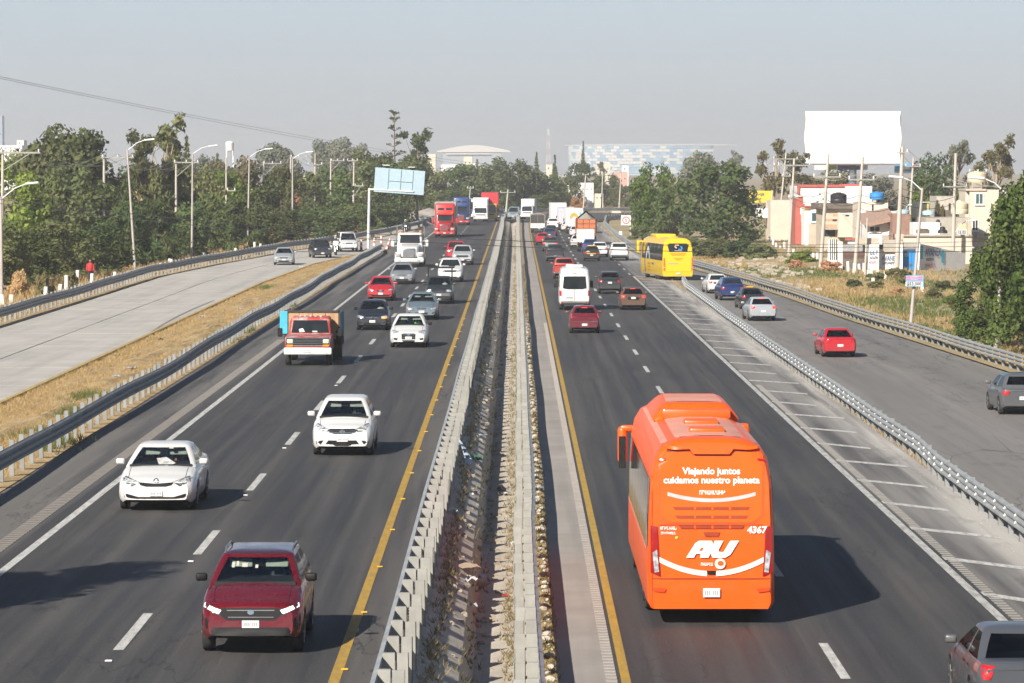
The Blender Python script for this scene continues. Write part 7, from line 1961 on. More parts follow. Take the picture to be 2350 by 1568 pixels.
# far buildings, left and centre
def far_house(label, x0, y0, x1, y1, d, m_, roofm=None):
    w = house('house', label, 'house', (x0, y0), (x1, y1), d, 10, m_)
    if roofm: add(w, 'roof', (x0 - 1, y0 - 2.2), (x1 + 1, y0), d, 10.4, roofm, .2)
    k = max(1, int((x1 - x0) / 9))
    for i in range(k):
        xa = lerp(x0, x1, (i + .3) / k); add(w, 'window', (xa, y0 + (y1 - y0) * .3), (xa + 2.2, y0 + (y1 - y0) * .3 + 3), d, .1, darkw, .05)
    return w
cream = mat('far_cream', (.62, .55, .46), .9); pinkw = mat('far_pink', (.55, .33, .27), .9); farw = mat('far_white', (.70, .70, .68), .9)
for a in (('cream block half hidden behind the wood left of the curved roof', 983, 354, 1000, 392, 1200, cream), ('cream tower block below the curved white roof', 1064, 360, 1084, 400, 1250, cream), ('white long sheds behind the wood', 1012, 378, 1062, 400, 1150, farw),
          ('white block below the curved roof', 1085, 375, 1100, 400, 1200, farw), ('small white house between the spiky conifers', 1253, 378, 1267, 400, 1000, cream), ('white rendered ruin behind the dark wood', 1296, 420, 1362, 462, 690, M['white_wall']),
          ('cream house below the stadium', 1368, 372, 1400, 420, 1300, cream), ('pink roofed house left of the bright green tree', 1408, 395, 1440, 440, 1000, pinkw), ('white small house by the bright green tree', 1428, 380, 1442, 400, 1100, farw),
          ('long white shed at the far left edge', -10, 334, 52, 350, 1300, farw), ('pink roofed house behind the two-topped gum', 290, 430, 330, 450, 420, pinkw),
          ('white and red house behind the third lamp post', 480, 415, 520, 440, 520, pinkw), ('pale houses behind the fourth lamp post', 655, 408, 700, 445, 600, farw), ('red walled house behind the fourth lamp post', 668, 430, 690, 460, 560, redw),
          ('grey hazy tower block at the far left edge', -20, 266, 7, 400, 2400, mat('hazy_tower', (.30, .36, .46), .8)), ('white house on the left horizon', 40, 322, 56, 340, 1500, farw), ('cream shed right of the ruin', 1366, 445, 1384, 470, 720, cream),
          ('small pale house right of the wood', 1405, 485, 1425, 500, 640, cream)):
    far_house(*a)
# tanks on the pale houses
for i, (px, lb) in enumerate(((652, 'first cream roof tank behind the fourth lamp post'), (683, 'second cream roof tank behind the fourth lamp post'), (703, 'third cream roof tank behind the fourth lamp post'))):
    tank(lb, px, 402, 425, 600, .8, tank_c)
# water tower
x, y, z = at(528, 324, 900)
w = empty('water_tower', (x, y, 0)); tag(w, 'white water tower on legs left of the lamp posts', 'water tower')
MB().lathe([(.3, z - 2.6), (1.0, z - 2.4), (1.05, z - .4), (.5, z), (.05, z)], 16, 'z').build('tank', farw, w, smooth=40)
for sx in (-.8, .8):
    for sy in (-.8, .8): MB().bar((sx * 1.2, sy * 1.2, 0), (sx, sy, z - 2.4), .16).build('leg', farw, w)
# arena with shallow curved roof
x0, _, z0 = at(1003, 347, 3300); x1, _, z1 = at(1172, 353, 3300); zt = at(1085, 333, 3300)[2]
w = empty('arena', ((x0 + x1) / 2, 3300, 0)); tag(w, 'low hall with a pale curved roof in the haze', 'building')
rf = MB(); n = 16; hwid = (x1 - x0) / 2
poly = [(-hwid + 2 * hwid * i / n, z0 + (zt - z0) * (1 - abs(2 * i / n - 1) ** 1.6)) for i in range(n + 1)]
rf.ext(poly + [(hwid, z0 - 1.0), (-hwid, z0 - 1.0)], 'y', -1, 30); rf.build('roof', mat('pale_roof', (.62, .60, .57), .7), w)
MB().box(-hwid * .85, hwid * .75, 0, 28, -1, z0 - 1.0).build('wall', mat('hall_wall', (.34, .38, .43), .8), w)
MB().box(-hwid * .75, hwid * .45, -2, -1.2, z0 - 3.2, z0 - 2.2).build('canopy', mat('pale_roof', (.62, .60, .57), .7), w)
# stadium: bowed facade of blue and white panels under a rim
D0 = 3700
w = empty('stadium', (at(1510, 384, D0)[0], D0, 0)); tag(w, 'large stadium with blue and white panelled facade on the skyline', 'stadium')
cx = w.location.x; Rr = 96.0
zt = at(0, 333, D0)[2]
pal = [mat('stadium_blue', (.24, .43, .62), .6), mat('stadium_pale_blue', (.40, .54, .66), .6), mat('stadium_white', (.72, .72, .70), .5), mat('stadium_mid_blue', (.30, .47, .63), .6)]
rows, cols = 11, 26
sw = np.random.default_rng(77)
pmesh = []
def ring(a, v): # v 0 bottom..1 top: flares outwards
    rr = lerp(.96, 1.0, v) * (Rr)
    return (math.sin(a) * rr * 1.0, -math.cos(a) * rr * .55, lerp(-4, zt - 1.0, v))
core = MB(); vs = []; fs = []
for i in range(25):
    a = lerp(-1.5, .62, i / 24)
    p0, p1 = ring(a, 0), ring(a, 1); vs += [(p0[0] * .985, p0[1] + 1, p0[2]), (p1[0] * .985, p1[1] + 1, p1[2])]
    if i: fs.append((2 * i - 2, 2 * i, 2 * i + 1, 2 * i - 1))
core.add(vs, fs).build('wall', pal[1], w)
for j in range(rows):
    for i in range(cols):
        a0 = lerp(-1.32, .58, (i + .5 * (j % 2)) / cols); a1 = a0 + 1.9 / cols * .95
        v0, v1 = j / rows, (j + .86) / rows
        c_ = pal[2] if sw.uniform() < .46 else pal[sw.integers(0, 2) * 3 if sw.uniform() < .6 else 1]
        q = [ring(a0, v0), ring(a1, v0), ring(a1, v1), ring(a0, v1)]
        MB().add(q + [(p[0], p[1] + .6, p[2]) for p in q], [(0, 1, 2, 3), (0, 4, 5, 1), (1, 5, 6, 2), (2, 6, 7, 3), (3, 7, 4, 0)]).build('facade_panel', c_, w)
rim = MB(); vs = []; fs = []
for i in range(25):
    a = lerp(-1.5, 1.0, i / 24); p = ring(a, 1)
    up = 2.6 * max(0, 1 - abs(a + .45) * 1.2) * 0 + 1.2
    vs += [(p[0] * 1.01, p[1] * 1.01, p[2]), (p[0] * 1.01, p[1] * 1.01, p[2] + .8), (p[0] * .80, p[1] * .80, p[2] + up + .6)]
    if i:
        k = 3 * i; fs += [(k - 3, k, k + 1, k - 2), (k - 2, k + 1, k + 2, k - 1)]
rim.add(vs, fs).build('roof_rim', mat('stadium_rim', (.60, .60, .58), .7), w)
# red and white radio mast
x, y, z = at(1258, 296, 3400)
w = empty('radio_mast', (x, y, 0)); tag(w, 'thin red and white lattice radio mast above the conifers', 'mast')
mred = mat('mast_red', (.46, .26, .22), .7)
for k in range(7):
    z0, z1 = z * k / 7, z * (k + 1) / 7; m_ = MB()
    s0, s1 = lerp(2.2, .8, k / 7), lerp(2.2, .8, (k + 1) / 7)
    for sx in (-1, 1):
        for sy in (-1, 1): m_.bar((sx * s0, sy * s0, z0), (sx * s1, sy * s1, z1), .3)
        m_.bar((sx * s0, -s0, z0), (-sx * s1, -s1, z1), .2)
    m_.bar((-s1, -s1, z1), (s1, -s1, z1), .25); m_.build('lattice_section', mred if k % 2 else farw, w)
plant('shrub', 'golden yellow bushy tree standing below the white ruin', 'shrub', 'shrub', 'gold', 1326, 452, 668, 44, 0, 1, crown='foliage')
# gravel heaps at the left of the road end
grav = mat('gravel_heap_grey', (.30, .27, .24), .95, var=.2, scale=1.5)
for i, (px, py, d, wd, h, lb) in enumerate(((890, 505, 505, 14, 1.5, 'left grey gravel heap beyond the curved rail'), (940, 503, 530, 12, 1.6, 'middle grey gravel heap beyond the curved rail'), (985, 498, 560, 9, 1.9, 'right pale gravel heap beyond the curved rail'))):
    x = (px - HX) / FOC * d; vs = [(0, 0, h)]; n = 14; hr_ = np.random.default_rng(i)
    for k, s in ((1, .45), (2, .8), (3, 1.0)):
        for q in range(n):
            a = 2 * PI * q / n; rr = s * hr_.uniform(.88, 1.12); vs.append((math.cos(a) * rr * wd / 2, math.sin(a) * rr * wd / 2, h * (1 - s) ** .8 + (hr_.uniform(0, .12) if s < 1 else 0)))
    fs = [(0, 1 + q, 1 + (q + 1) % n) for q in range(n)] + [(1 + k * n + q, 1 + k * n + n + q, 1 + k * n + n + (q + 1) % n, 1 + k * n + (q + 1) % n) for k in range(2) for q in range(n)]
    tag(MB().add(vs, fs).build('gravel_heap', grav, None, smooth=60, loc=(x, d, -.03)), lb, 'gravel heap')

# ------------------------------------------------------------------ lamp posts, poles, wires
conc_pole = mat('concrete_pole', (.46, .42, .37), .85, var=.12, scale=1.2)
lamp_pole = mat('lamp_post_paint', (.44, .40, .38), .6, .2, var=.12, scale=.8, dirt=(.40, .27, .22))
head_m = mat('lamp_head', (.66, .68, .69), .4)
def lamp_post(label, base, top, arm, group):
    """base: world foot; top: pixel of the pole top; arm: pixel of the lamp head's end"""
    d = base[1]
    tx, _, tz = at(*top, d); ax, _, az = at(*arm, d)
    r = empty('lamp_post', base); tag(r, label, 'lamp post', group)
    T = Vector((tx - base[0], 0, tz - base[2])); A = Vector((ax - base[0], 0, az - base[2])); sg = 1 if A.x > T.x else -1
    MB().tube([(0, 0, 0), T * .5, T], [.11, .09, .07], 10).build('pole', lamp_pole, r, smooth=50)
    MB().rbox(-.18, .18, -.18, .18, -.05, .06, .02, 1).build('base_plate', M['galv_post'], r)
    e_ = A - Vector((sg * .75, 0, 0))
    MB().tube([T - Vector((0, 0, .15)), T.lerp(e_, .55) + Vector((0, 0, .08)), e_], [.04, .035, .03], 8).build('arm', head_m, r, smooth=50)
    h = MB().rbox(-.42, .42, -.15, .15, -.07, .07, .06, 3, f=lambda p: (p.x, p.y * (.6 if p.x * sg < 0 else 1), p.z + (.02 if p.x * sg < 0 else 0)))
    h.build('lamp_head', head_m, r, smooth=50, loc=e_ + Vector((sg * .38, 0, .03)), rot=(0, -sg * .12, 0))
LP = [((3, 690), (3, 452), (88, 422)), ((310, 622), (293, 342), (355, 322)), ((440, 600), (443, 350), (500, 336)), ((568, 577), (573, 358), (626, 343)), ((671, 560), (672, 362), (719, 350))]
for i, (b, tp, am) in enumerate(LP):
    lamp_post(f'{ORD[i]} grey street lamp from the left behind the curved rail', gl(*b), tp, am, 'street lamps on the left')
lamp_post('thin street lamp carrying the price board on the right verge', gr(2090, 757), (2116, 432), (2040, 408), 'street lamps on the right')
lamp_post('rust-stained street lamp beside the near leafy tree', gr(2285, 817), (2310, 440), (2222, 410), 'street lamps on the right')
POLES = {}
def pole(key, label, base_px, top_px, d=None, arms=(), r=.16, base_z=None, group='utility poles'):
    if d is None: d = FOC * (CAM_H + .4) / (base_px[1] - HY)
    bx, _, bz = at(*base_px, d); tx, _, tz = at(*top_px, d)
    if base_z is not None: bz = base_z
    bz = min(bz, 0.0) if base_z is None else bz
    o = empty('utility_pole', (bx, d, bz)); tag(o, label, 'utility pole', group)
    T = Vector((tx - bx, 0, tz - bz))
    MB().tube([(0, 0, 0), T], [r, r * .62], 10).build('pole', conc_pole, o, smooth=50)
    pts = []
    for f, x0, x1, br in arms:      # fraction up the pole, arm reach left/right in metres, brace
        c_ = T * f
        cr = MB().box(c_.x + x0, c_.x + x1, -.20, -.10, c_.z - .06, c_.z + .06)
        if br: cr.bar((c_.x, -.12, c_.z - 1.4), (c_.x + (x1 if abs(x1) > abs(x0) else x0) * .72, -.15, c_.z - .06), .06)
        cb_ = cr.build('cross_arm', M['galv_post'], o)
        for q in (.04, .5, .96) if x1 - x0 > 1.2 else (.1, .9):
            xx = lerp(x0, x1, q) + c_.x
            MB().lathe([(.05, 0), (.07, .06), (.05, .12), (.07, .18), (.03, .24)], 8, 'z').build('insulator', framew, cb_, loc=(xx, -.15, c_.z + .06))
            pts.append(Vector((bx + xx, d - .15, bz + c_.z + .3)))
    POLES[key] = (pts, Vector((bx, d, bz)), T)
    return o
arm_l = [(.985, -.2, 2.6, True)]
pole('l0', 'concrete pole with long side arm at the left picture edge', (3, 640), (8, 345), 275, [(.98, -.2, 2.9, True)])
pole('l1', 'concrete pole with braced arm left of the second lamp post', (238, 560), (240, 358), 310, arm_l)
pole('l2', 'concrete pole with braced arm left of the third lamp post', (404, 545), (405, 370), 345, [(.985, -.2, 2.2, True)])
pole('l3', 'thin pole with plain cross arm between third and fourth lamp posts', (519, 540), (520, 362), 380, [(.62, -.7, 1.0, False)], .13)
pole('l4', 'concrete pole with braced arm between fourth and fifth lamp posts', (604, 535), (606, 370), 400, [(.97, .0, 2.0, True)])
pole('l5', 'concrete pole standing just left of the fifth lamp post', (666, 530), (668, 357), 420, [(.98, 0, 1.9, True)])
pole('l6', 'thin pole with plain cross arm right of the fifth lamp post', (722, 520), (724, 352), 440, [(.86, -.9, .9, False)], .13)
pole('l7', 'concrete pole with braced arm among the second row trees', (758, 515), (760, 364), 455, [(.97, 0, 1.7, True)])
pole('l8', 'concrete pole with a low side arm left of the blue panel', (810, 510), (813, 366), 475, [(.98, -.9, .5, False), (.62, .1, 1.3, True)])
pole('l9', 'concrete pole rising behind the blue panel', (869, 505), (872, 380), 500, [(.99, -.3, 1.2, False)])
pole('l10', 'slim pole behind the red semi truck', (1073, 505), (1080, 428), 600, [(.95, -.6, .6, False)], .13)
pole('c1', 'grey pole with cross arm standing at the end of the median', (1160, 502), (1166, 435), 600, [(.90, -1.3, 1.3, False)], .2)
pole('c2', 'pole in the dark wood right of the median pole', (1230, 495), (1232, 395), 690, [(.985, 0, 1.5, True)])
pole('c3', 'second pole in the dark wood near the ruin', (1281, 495), (1284, 404), 700, [(.985, 0, 1.3, True)])
pole('c4', 'leaning pole in front of the ruin and excavator', (1337, 502), (1344, 400), 655, [(.985, -.6, .6, False)], .18)
pole('c5', 'pole right of the excavator', (1380, 492), (1383, 396), 700, [(.985, -.1, 1.2, False)])
pole('c6', 'pole left of the bright green tree', (1420, 490), (1425, 394), 720, [(.985, -.5, 1.2, False)])
pole('r1', 'first tall pole right of the big dark tree', (1768, 522), (1776, 369), None, [(.93, -1.4, 1.6, False)])
pole('r2', 'second tall pole, leaning, with doubled cross arms', (1785, 539), (1803, 352), None, [(.93, -1.6, 1.6, False), (.72, -.3, .9, False)])
pole('r3', 'third tall pole beside the red house', (1810, 589), (1822, 364), None, [(.93, -1.6, 1.6, False), (.60, -.4, .6, False)])
pole('r4', 'fourth tall pole below the left part of the billboard', (1883, 615), (1900, 354), None, [(.80, -1.2, 1.2, False)], .18)
pole('r5', 'fifth tall pole below the middle of the billboard', (1962, 621), (1979, 360), None, [(.80, -1.1, 1.1, False)], .18)
pole('r6', 'thickest tall pole at the right edge of the billboard', (2058, 622), (2070, 337), None, [(.95, -.5, .5, False)], .22)
pole('r7', 'pole behind the brown brick wall', (2083, 560), (2095, 362), 372, [(.9, -.8, .8, False)])
pole('r8', 'tall pole with white cross arm before the tall beige house', (2186, 607), (2192, 352), None, [(.70, -1.1, 1.1, False)], .19)
pole('r9', 'thin pole behind the tall beige house', (2241, 470), (2243, 390), 400, [(.97, -1, 1, False)])
pole('r10', 'short slim post in front of the louvred screen', (1985, 640), (1990, 500), 285, [], .10)
# small street lamps among the houses
lamp_post('small street lamp before the warehouse', at(1973, 600, 330), (1976, 512), (1930, 492), 'street lamps among the houses')
lamp_post('small street lamp rising above the pale block rooms', at(2076, 560, 360), (2077, 483), (2100, 471), 'street lamps among the houses')
lamp_post('small street lamp before the stone house', at(2187, 600, 318), (2190, 532), (2235, 508), 'street lamps among the houses')
wire_m = mat('cable', (.03, .03, .032), .6); wire_g = mat('weathered_cable', (.42, .41, .40), .6)
NW = [0]
def wire(label, a, b, sag, r=.02, m_=None, n=14, group='overhead cables'):
    a, b = Vector(a), Vector(b); mid = a.copy()
    pts = [a.lerp(b, k / n) - a - Vector((0, 0, sag * 4 * (k / n) * (1 - k / n))) for k in range(n + 1)]
    o = MB().tube(pts, r, 4, cap=False).build('cable', m_ or wire_m, None, loc=a)
    tag(o, label, 'cable', group)
for k, (p, q) in enumerate((('l0', 'l1'), ('l1', 'l2'), ('l2', 'l4'), ('l4', 'l5'), ('l5', 'l7'), ('l7', 'l9'))):
    for j in range(3):
        a = POLES[p][0]; b = POLES[q][0]
        wire(f'{ORD[j]} cable of the {ORD[k]} span from the left between the concrete poles', a[min(j, len(a) - 1)], b[min(j, len(b) - 1)], 1.2, .018, wire_g, group='cables between the left poles')
for k, (p, q) in enumerate((('r1', 'r2'), ('r2', 'r3'), ('r3', 'r4'), ('r4', 'r5'), ('r5', 'r6'), ('r6', 'r8'))):
    for j in range(2):
        a = POLES[p][0]; b = POLES[q][0]
        wire(f'{["left", "right"][j]} top cable of the {ORD[k]} span from the left between the tall right poles', a[min(j * 2, len(a) - 1)], b[min(j * 2, len(b) - 1)], .5, .018, wire_g, group='cables between the right poles')
def tp(key, f): q = POLES[key]; return q[1] + q[2] * f
for k, (p, q) in enumerate((('r3', 'r4'), ('r4', 'r5'), ('r5', 'r6'), ('r6', 'r8'))):
    for j in range(3):
        wire(f'{["lowest", "middle", "upper"][j]} service cable of the {ORD[k]} span before the houses', tp(p, .55 + .06 * j), tp(q, .55 + .06 * j), .5, .022, wire_m, group='service cables between the right poles')
e1 = at(2420, 470, 250)
for j in range(4): wire(f'{ORD[j]} cable from below running from the tall pole out of the right edge', tp('r8', .70 + .03 * j), at(2420, 395 + 14 * j, 250), .4, .018, wire_g, group='cables leaving at the right edge')
# the high pair crossing the sky and the low pairs crossing the carriageways
wire('upper of the two high cables crossing the sky from the left', at(-40, 168, 150), at(1480, 372, 900), 3.0, .011, wire_g, 40); wire('lower of the two high cables crossing the sky from the left', at(-40, 172, 150), at(1480, 379, 900), 3.0, .011, wire_g, 40)
wire('black service cable crossing both carriageways low in the picture, upper one', at(-40, 452, 215), at(2420, 562, 172), 1.1, .013, wire_m, 40)
wire('black service cable crossing both carriageways low in the picture, lower one', at(-40, 462, 213), at(2420, 572, 170), 1.15, .018, wire_m, 40)
wire('thin third service cable crossing both carriageways', at(-40, 448, 216), at(2420, 548, 173), 1.3, .010, wire_m, 40)

# ------------------------------------------------------------------ signs and billboards
d = 490
x0, _, z1 = at(1846, 256, d); x1, _, z0 = at(2065, 375, d)
w = empty('billboard', ((x0 + x1) / 2, d, GZ)); tag(w, 'huge blank white billboard on a single dark column', 'billboard')
hwid = (x1 - x0) / 2; zz0, zz1 = z0 - GZ, z1 - GZ
fm = MB(); nn = 14; vs = []; fs = []
for i in range(nn + 1):
    for j in range(9):
        u, v = i / nn, j / 8; pull = .12 * math.sin(v * PI * 3) * (1 if u in (0, 1) else 0)
        vs.append((lerp(-hwid, hwid, u) + (pull if u == 0 else -pull), -.06 * math.sin(u * 9 + v * 4) - .25, lerp(zz0, zz1, v)))
for i in range(nn):
    for j in range(8): a = i * 9 + j; fs.append((a, a + 9, a + 10, a + 1))
fm.add(vs, fs).build('canvas', mat('white_canvas', (.84, .84, .83), .7, var=.02), w, smooth=60)
fr = MB(); fr.box(-hwid, hwid, -.1, .3, zz0, zz0 + .15).box(-hwid, hwid, -.1, .3, zz1 - .15, zz1).box(-hwid, -hwid + .15, -.1, .3, zz0, zz1).box(hwid - .15, hwid, -.1, .3, zz0, zz1)
for k in range(6): fr.box(-hwid + k * hwid * .4 - .05, -hwid + k * hwid * .4 + .05, 0, .25, zz0, zz1)
fr.build('frame', M['galv_post'], w)
MB().box(-hwid - .3, hwid + .2, -.9, .3, zz0 - .25, zz0 - .12).build('catwalk', roofd, w)
MB().lathe([(.55, 0), (.5, zz0 - .2)], 14, 'z', (.1, .6, 0)).build('column', mat('billboard_column', (.10, .13, .17), .6), w, smooth=50)
ld = MB()
for k in range(18): ld.box(-.35, .25, -.02, .03, 1.0 + k * .42, 1.08 + k * .42)
ld.build('ladder', M['galv_post'], w)
# smaller printed boards behind
w = house('hoarding', 'small blue printed hoarding with a red picture right of the billboard', 'sign', (2052, 375), (2112, 396), 500, .4, mat('blue_print', (.12, .34, .60), .6), ground=False, part='board')
add(w, 'red_picture', (2090, 378), (2108, 390), 500, .05, mat('red_print', (.55, .10, .12), .6), .03); add(w, 'white_strip', (2052, 394), (2100, 398), 500, .05, framew, .03); add(w, 'pale_swirl', (2066, 382), (2086, 389), 500, .05, framew, .03)
w = house('hoarding', 'narrow hoarding with green and violet prints under the billboard', 'sign', (1868, 379), (1990, 390), 496, .4, mat('white_strip_board', (.6, .6, .62), .6), ground=False, part='board')
add(w, 'green_print', (1898, 380), (1918, 389), 496, .05, mat('green_print', (.34, .46, .10), .6), .03); add(w, 'violet_print', (1922, 380), (1972, 390), 496, .05, mat('violet_print', (.12, .11, .30), .6), .03)
# blue-white blank panel on a cantilever post
bx, bd, bz = gl(845, 574)
w = empty('sign_gantry', (bx, bd, 0)); tag(w, 'blank pale blue highway panel on a white cantilever post', 'sign')
tz = at(848, 432, bd)[2]; tx = at(848, 432, bd)[0] - bx
post_m = mat('white_post', (.60, .61, .62), .5)
MB().tube([(0, 0, 0), (tx, 0, tz)], [.15, .13], 12).build('post', post_m, w, smooth=50); MB().rbox(-.35, .35, -.35, .35, -.05, .12, .03, 1).build('base', greyw, w)
q = [at(862, 384, bd), at(976, 393, bd), at(972, 448, bd), at(858, 440, bd)]
P = [Vector((p[0] - bx, -.1, p[2])) for p in q]
nn_ = (P[1] - P[0]).cross(P[3] - P[0]).normalized()
MB().add(P + [p + Vector((0, .06, 0)) for p in P], [(0, 1, 2, 3), (4, 7, 6, 5), (0, 4, 5, 1), (1, 5, 6, 2), (2, 6, 7, 3), (3, 7, 4, 0)]).build('panel', mat('pale_blue_panel', (.36, .48, .55), .5, var=.05), w)
F4 = lambda u, v: P[0].lerp(P[1], u).lerp(P[3].lerp(P[2], u), v) + Vector((0, -.05, 0))
MB().bar((tx, -.05, tz - .08), F4(.80, .88), .14).build('arm', post_m, w)
for a, b in (((.27, .02), (.27, .9)), ((.52, .02), (.52, .9)), ((.76, .50), (.76, .92)), ((.27, .50), (.76, .50)), ((.76, .02), (.76, .5))): MB().bar(F4(*a), F4(*b), .05).build('stiffener', mat('panel_stiffener', (.34, .44, .50), .5), w)
for u in (.22, .72): MB().rbox(-.35, .35, -.25, -.05, 0, .08, .02, 1).build('lamp', framew, w, loc=F4(u, -.10))
# no-turning sign
x, d, z = gr(1447, 551)
w = empty('traffic_sign', (x, d, z)); tag(w, 'white square no-turning sign with red ring on two posts', 'traffic sign')
a, b = at(1425, 494, d), at(1448, 517, d)
MB().rbox(a[0] - x, b[0] - x, -.03, .0, b[2] - z, a[2] - z, .02, 1).build('plate', framew, w)
cxs, czs, rr = (a[0] + b[0]) / 2 - x, (a[2] + b[2]) / 2 - z, (a[2] - b[2]) * .38
rg_ = MB(); n = 24; vs = [(cxs + rr * math.cos(t_), -.042, czs + rr * math.sin(t_)) for t_ in np.linspace(0, 2 * PI, n + 1)[:-1]] + [(cxs + rr * .74 * math.cos(t_), -.042, czs + rr * .74 * math.sin(t_)) for t_ in np.linspace(0, 2 * PI, n + 1)[:-1]]
rg_.add(vs, [(i, (i + 1) % n, n + (i + 1) % n, n + i) for i in range(n)]); sr_ = mat('sign_red', (.60, .06, .08), .5)
rg_.build('red_ring', sr_, w); MB().bar((cxs - rr * .6, -.05, czs + rr * .6), (cxs + rr * .6, -.05, czs - rr * .6), .1, .01).build('red_slash', sr_, w)
mk_ = MB().box(cxs - .05, cxs + .05, -.046, -.042, czs - rr * .5, czs + rr * .3).box(cxs - rr * .4, cxs + .05, -.046, -.042, czs + rr * .2, czs + rr * .35); mk_.build('arrow', M['black'], w)
MB().tube([(-.02, .02, -.2), (-.02, .02, a[2] - z)], .05, 8).build('post', post_m, w)
w2 = MB().rbox(-.2, .2, -.03, 0, .55, 1.15, .02, 1); w2.box(-.03, .03, 0, .03, -.2, .6); tag(w2.build('marker_plate', framew, None, loc=at(1424, 548, d - 2)[:2] + (z,)), 'small white marker plate left of the no-turning sign', 'traffic sign')
# price board on the lamp post
x, d, z = gr(2090, 757)
d -= .25
w = empty('price_board', (at(2098, 645, d)[0], d, at(0, 658, d)[2])); tag(w, 'blue and pink price board reading $53,000 tied to the lamp post', 'sign')
o = w.location; a, b = at(2079, 632, d), at(2120, 658, d)
MB().rbox(a[0] - o.x, b[0] - o.x, -.02, .01, 0, a[2] - o.z, .008, 1).build('board', mat('board_blue', (.12, .42, .66), .6), w)
hh = a[2] - o.z; ww = (b[0] - a[0])
MB().box(-ww * .48, ww * .48, -.028, -.022, hh * .06, hh * .42).build('white_field', framew, w)
for k, v in ((0, .78), (1, .55)): MB().box(-ww * .46, ww * .46, -.028, -.022, hh * v, hh * (v + .14)).build('pink_stripe', mat('pink_print', (.72, .16, .30), .6), w)
lettering('$53,000', hh * .40, None, '+y', 'price', M['black'], w, 0, hh * .24, xform=lambda u, v: Vector((u, -.034, v)), bold=.006)
lettering('~xxxxxxxxxxxx', hh * .12, None, '+y', 'headline', framew, w, 0, hh * .86, xform=lambda u, v: Vector((u, -.034, v)), bold=.002)
lettering('~xxxxxxxxxx', hh * .12, None, '+y', 'headline', framew, w, 0, hh * .62, xform=lambda u, v: Vector((u, -.034, v)), bold=.002)

# ------------------------------------------------------------------ white fence posts
fp = MB().rbox(-.13, .13, -.13, .13, -.2, 1.55, .02, 1, f=lambda p: (p.x * (.85 if p.z > 1 else 1), p.y * (.85 if p.z > 1 else 1), p.z)).mesh('fence_post', mat('whitewashed_concrete', (.62, .61, .58), .85, var=.1, dirt=(.45, .40, .34)))
def fposts(pxs, where, group, side):
    order = sorted(range(len(pxs)), key=lambda k: pxs[k][0])
    nm = ORD + ['sixteenth', 'seventeenth', 'eighteenth', 'nineteenth', 'twentieth', '21st', '22nd', '23rd', '24th', '25th', '26th', '27th', '28th', '29th', '30th', '31st', '32nd']
    for rank, k in enumerate(order):
        px, py, h = pxs[k]
        if side == 'r':
            dd_ = FOC * (CAM_H + .5) / (py - HY); z = -.5
        else:
            dd_ = FOC * CAM_H / (py - HY); z = 0
        o = link('fence_post', fp, None, ((px - HX) / FOC * dd_, dd_, z - .05), (random.uniform(-.08, .08), random.uniform(-.10, .10), random.uniform(-.3, .3)), (1, 1, h / FOC * dd_ / 1.55))
        tag(o, f'{nm[rank]} whitewashed fence post from the left {where}', 'fence post', group)
fposts([(1672, 533, 16), (1678, 536, 15), (1684, 540, 16), (1690, 542, 15), (1700, 545, 14), (1767, 560, 18), (1774, 566, 20), (1782, 572, 16), (1790, 575, 12), (1800, 576, 22), (1812, 583, 18), (1820, 585, 15), (1768, 552, 14), (1865, 601, 22), (1876, 601, 24), (1858, 597, 18)], 'on the right verge before the houses', 'fence posts on the right verge', 'r')
fposts([(1947, 624, 26), (1960, 630, 28), (1972, 622, 18), (1983, 626, 24), (1993, 640, 22), (2000, 636, 24), (2014, 626, 26), (2033, 640, 18), (2118, 668, 22), (1936, 615, 20), (1990, 620, 14), (2004, 652, 16)], 'in the weeds below the written walls', 'fence posts below the written walls', 'r')
fposts([(24, 700, 26), (103, 686, 30), (136, 680, 30), (152, 672, 42), (174, 668, 50), (210, 660, 34), (263, 648, 26), (368, 622, 20), (388, 618, 26), (395, 617, 24), (470, 600, 22), (540, 588, 20), (585, 580, 26), (597, 578, 20), (5, 704, 30)], 'behind the curved rail', 'fence posts behind the curved rail', 'l')

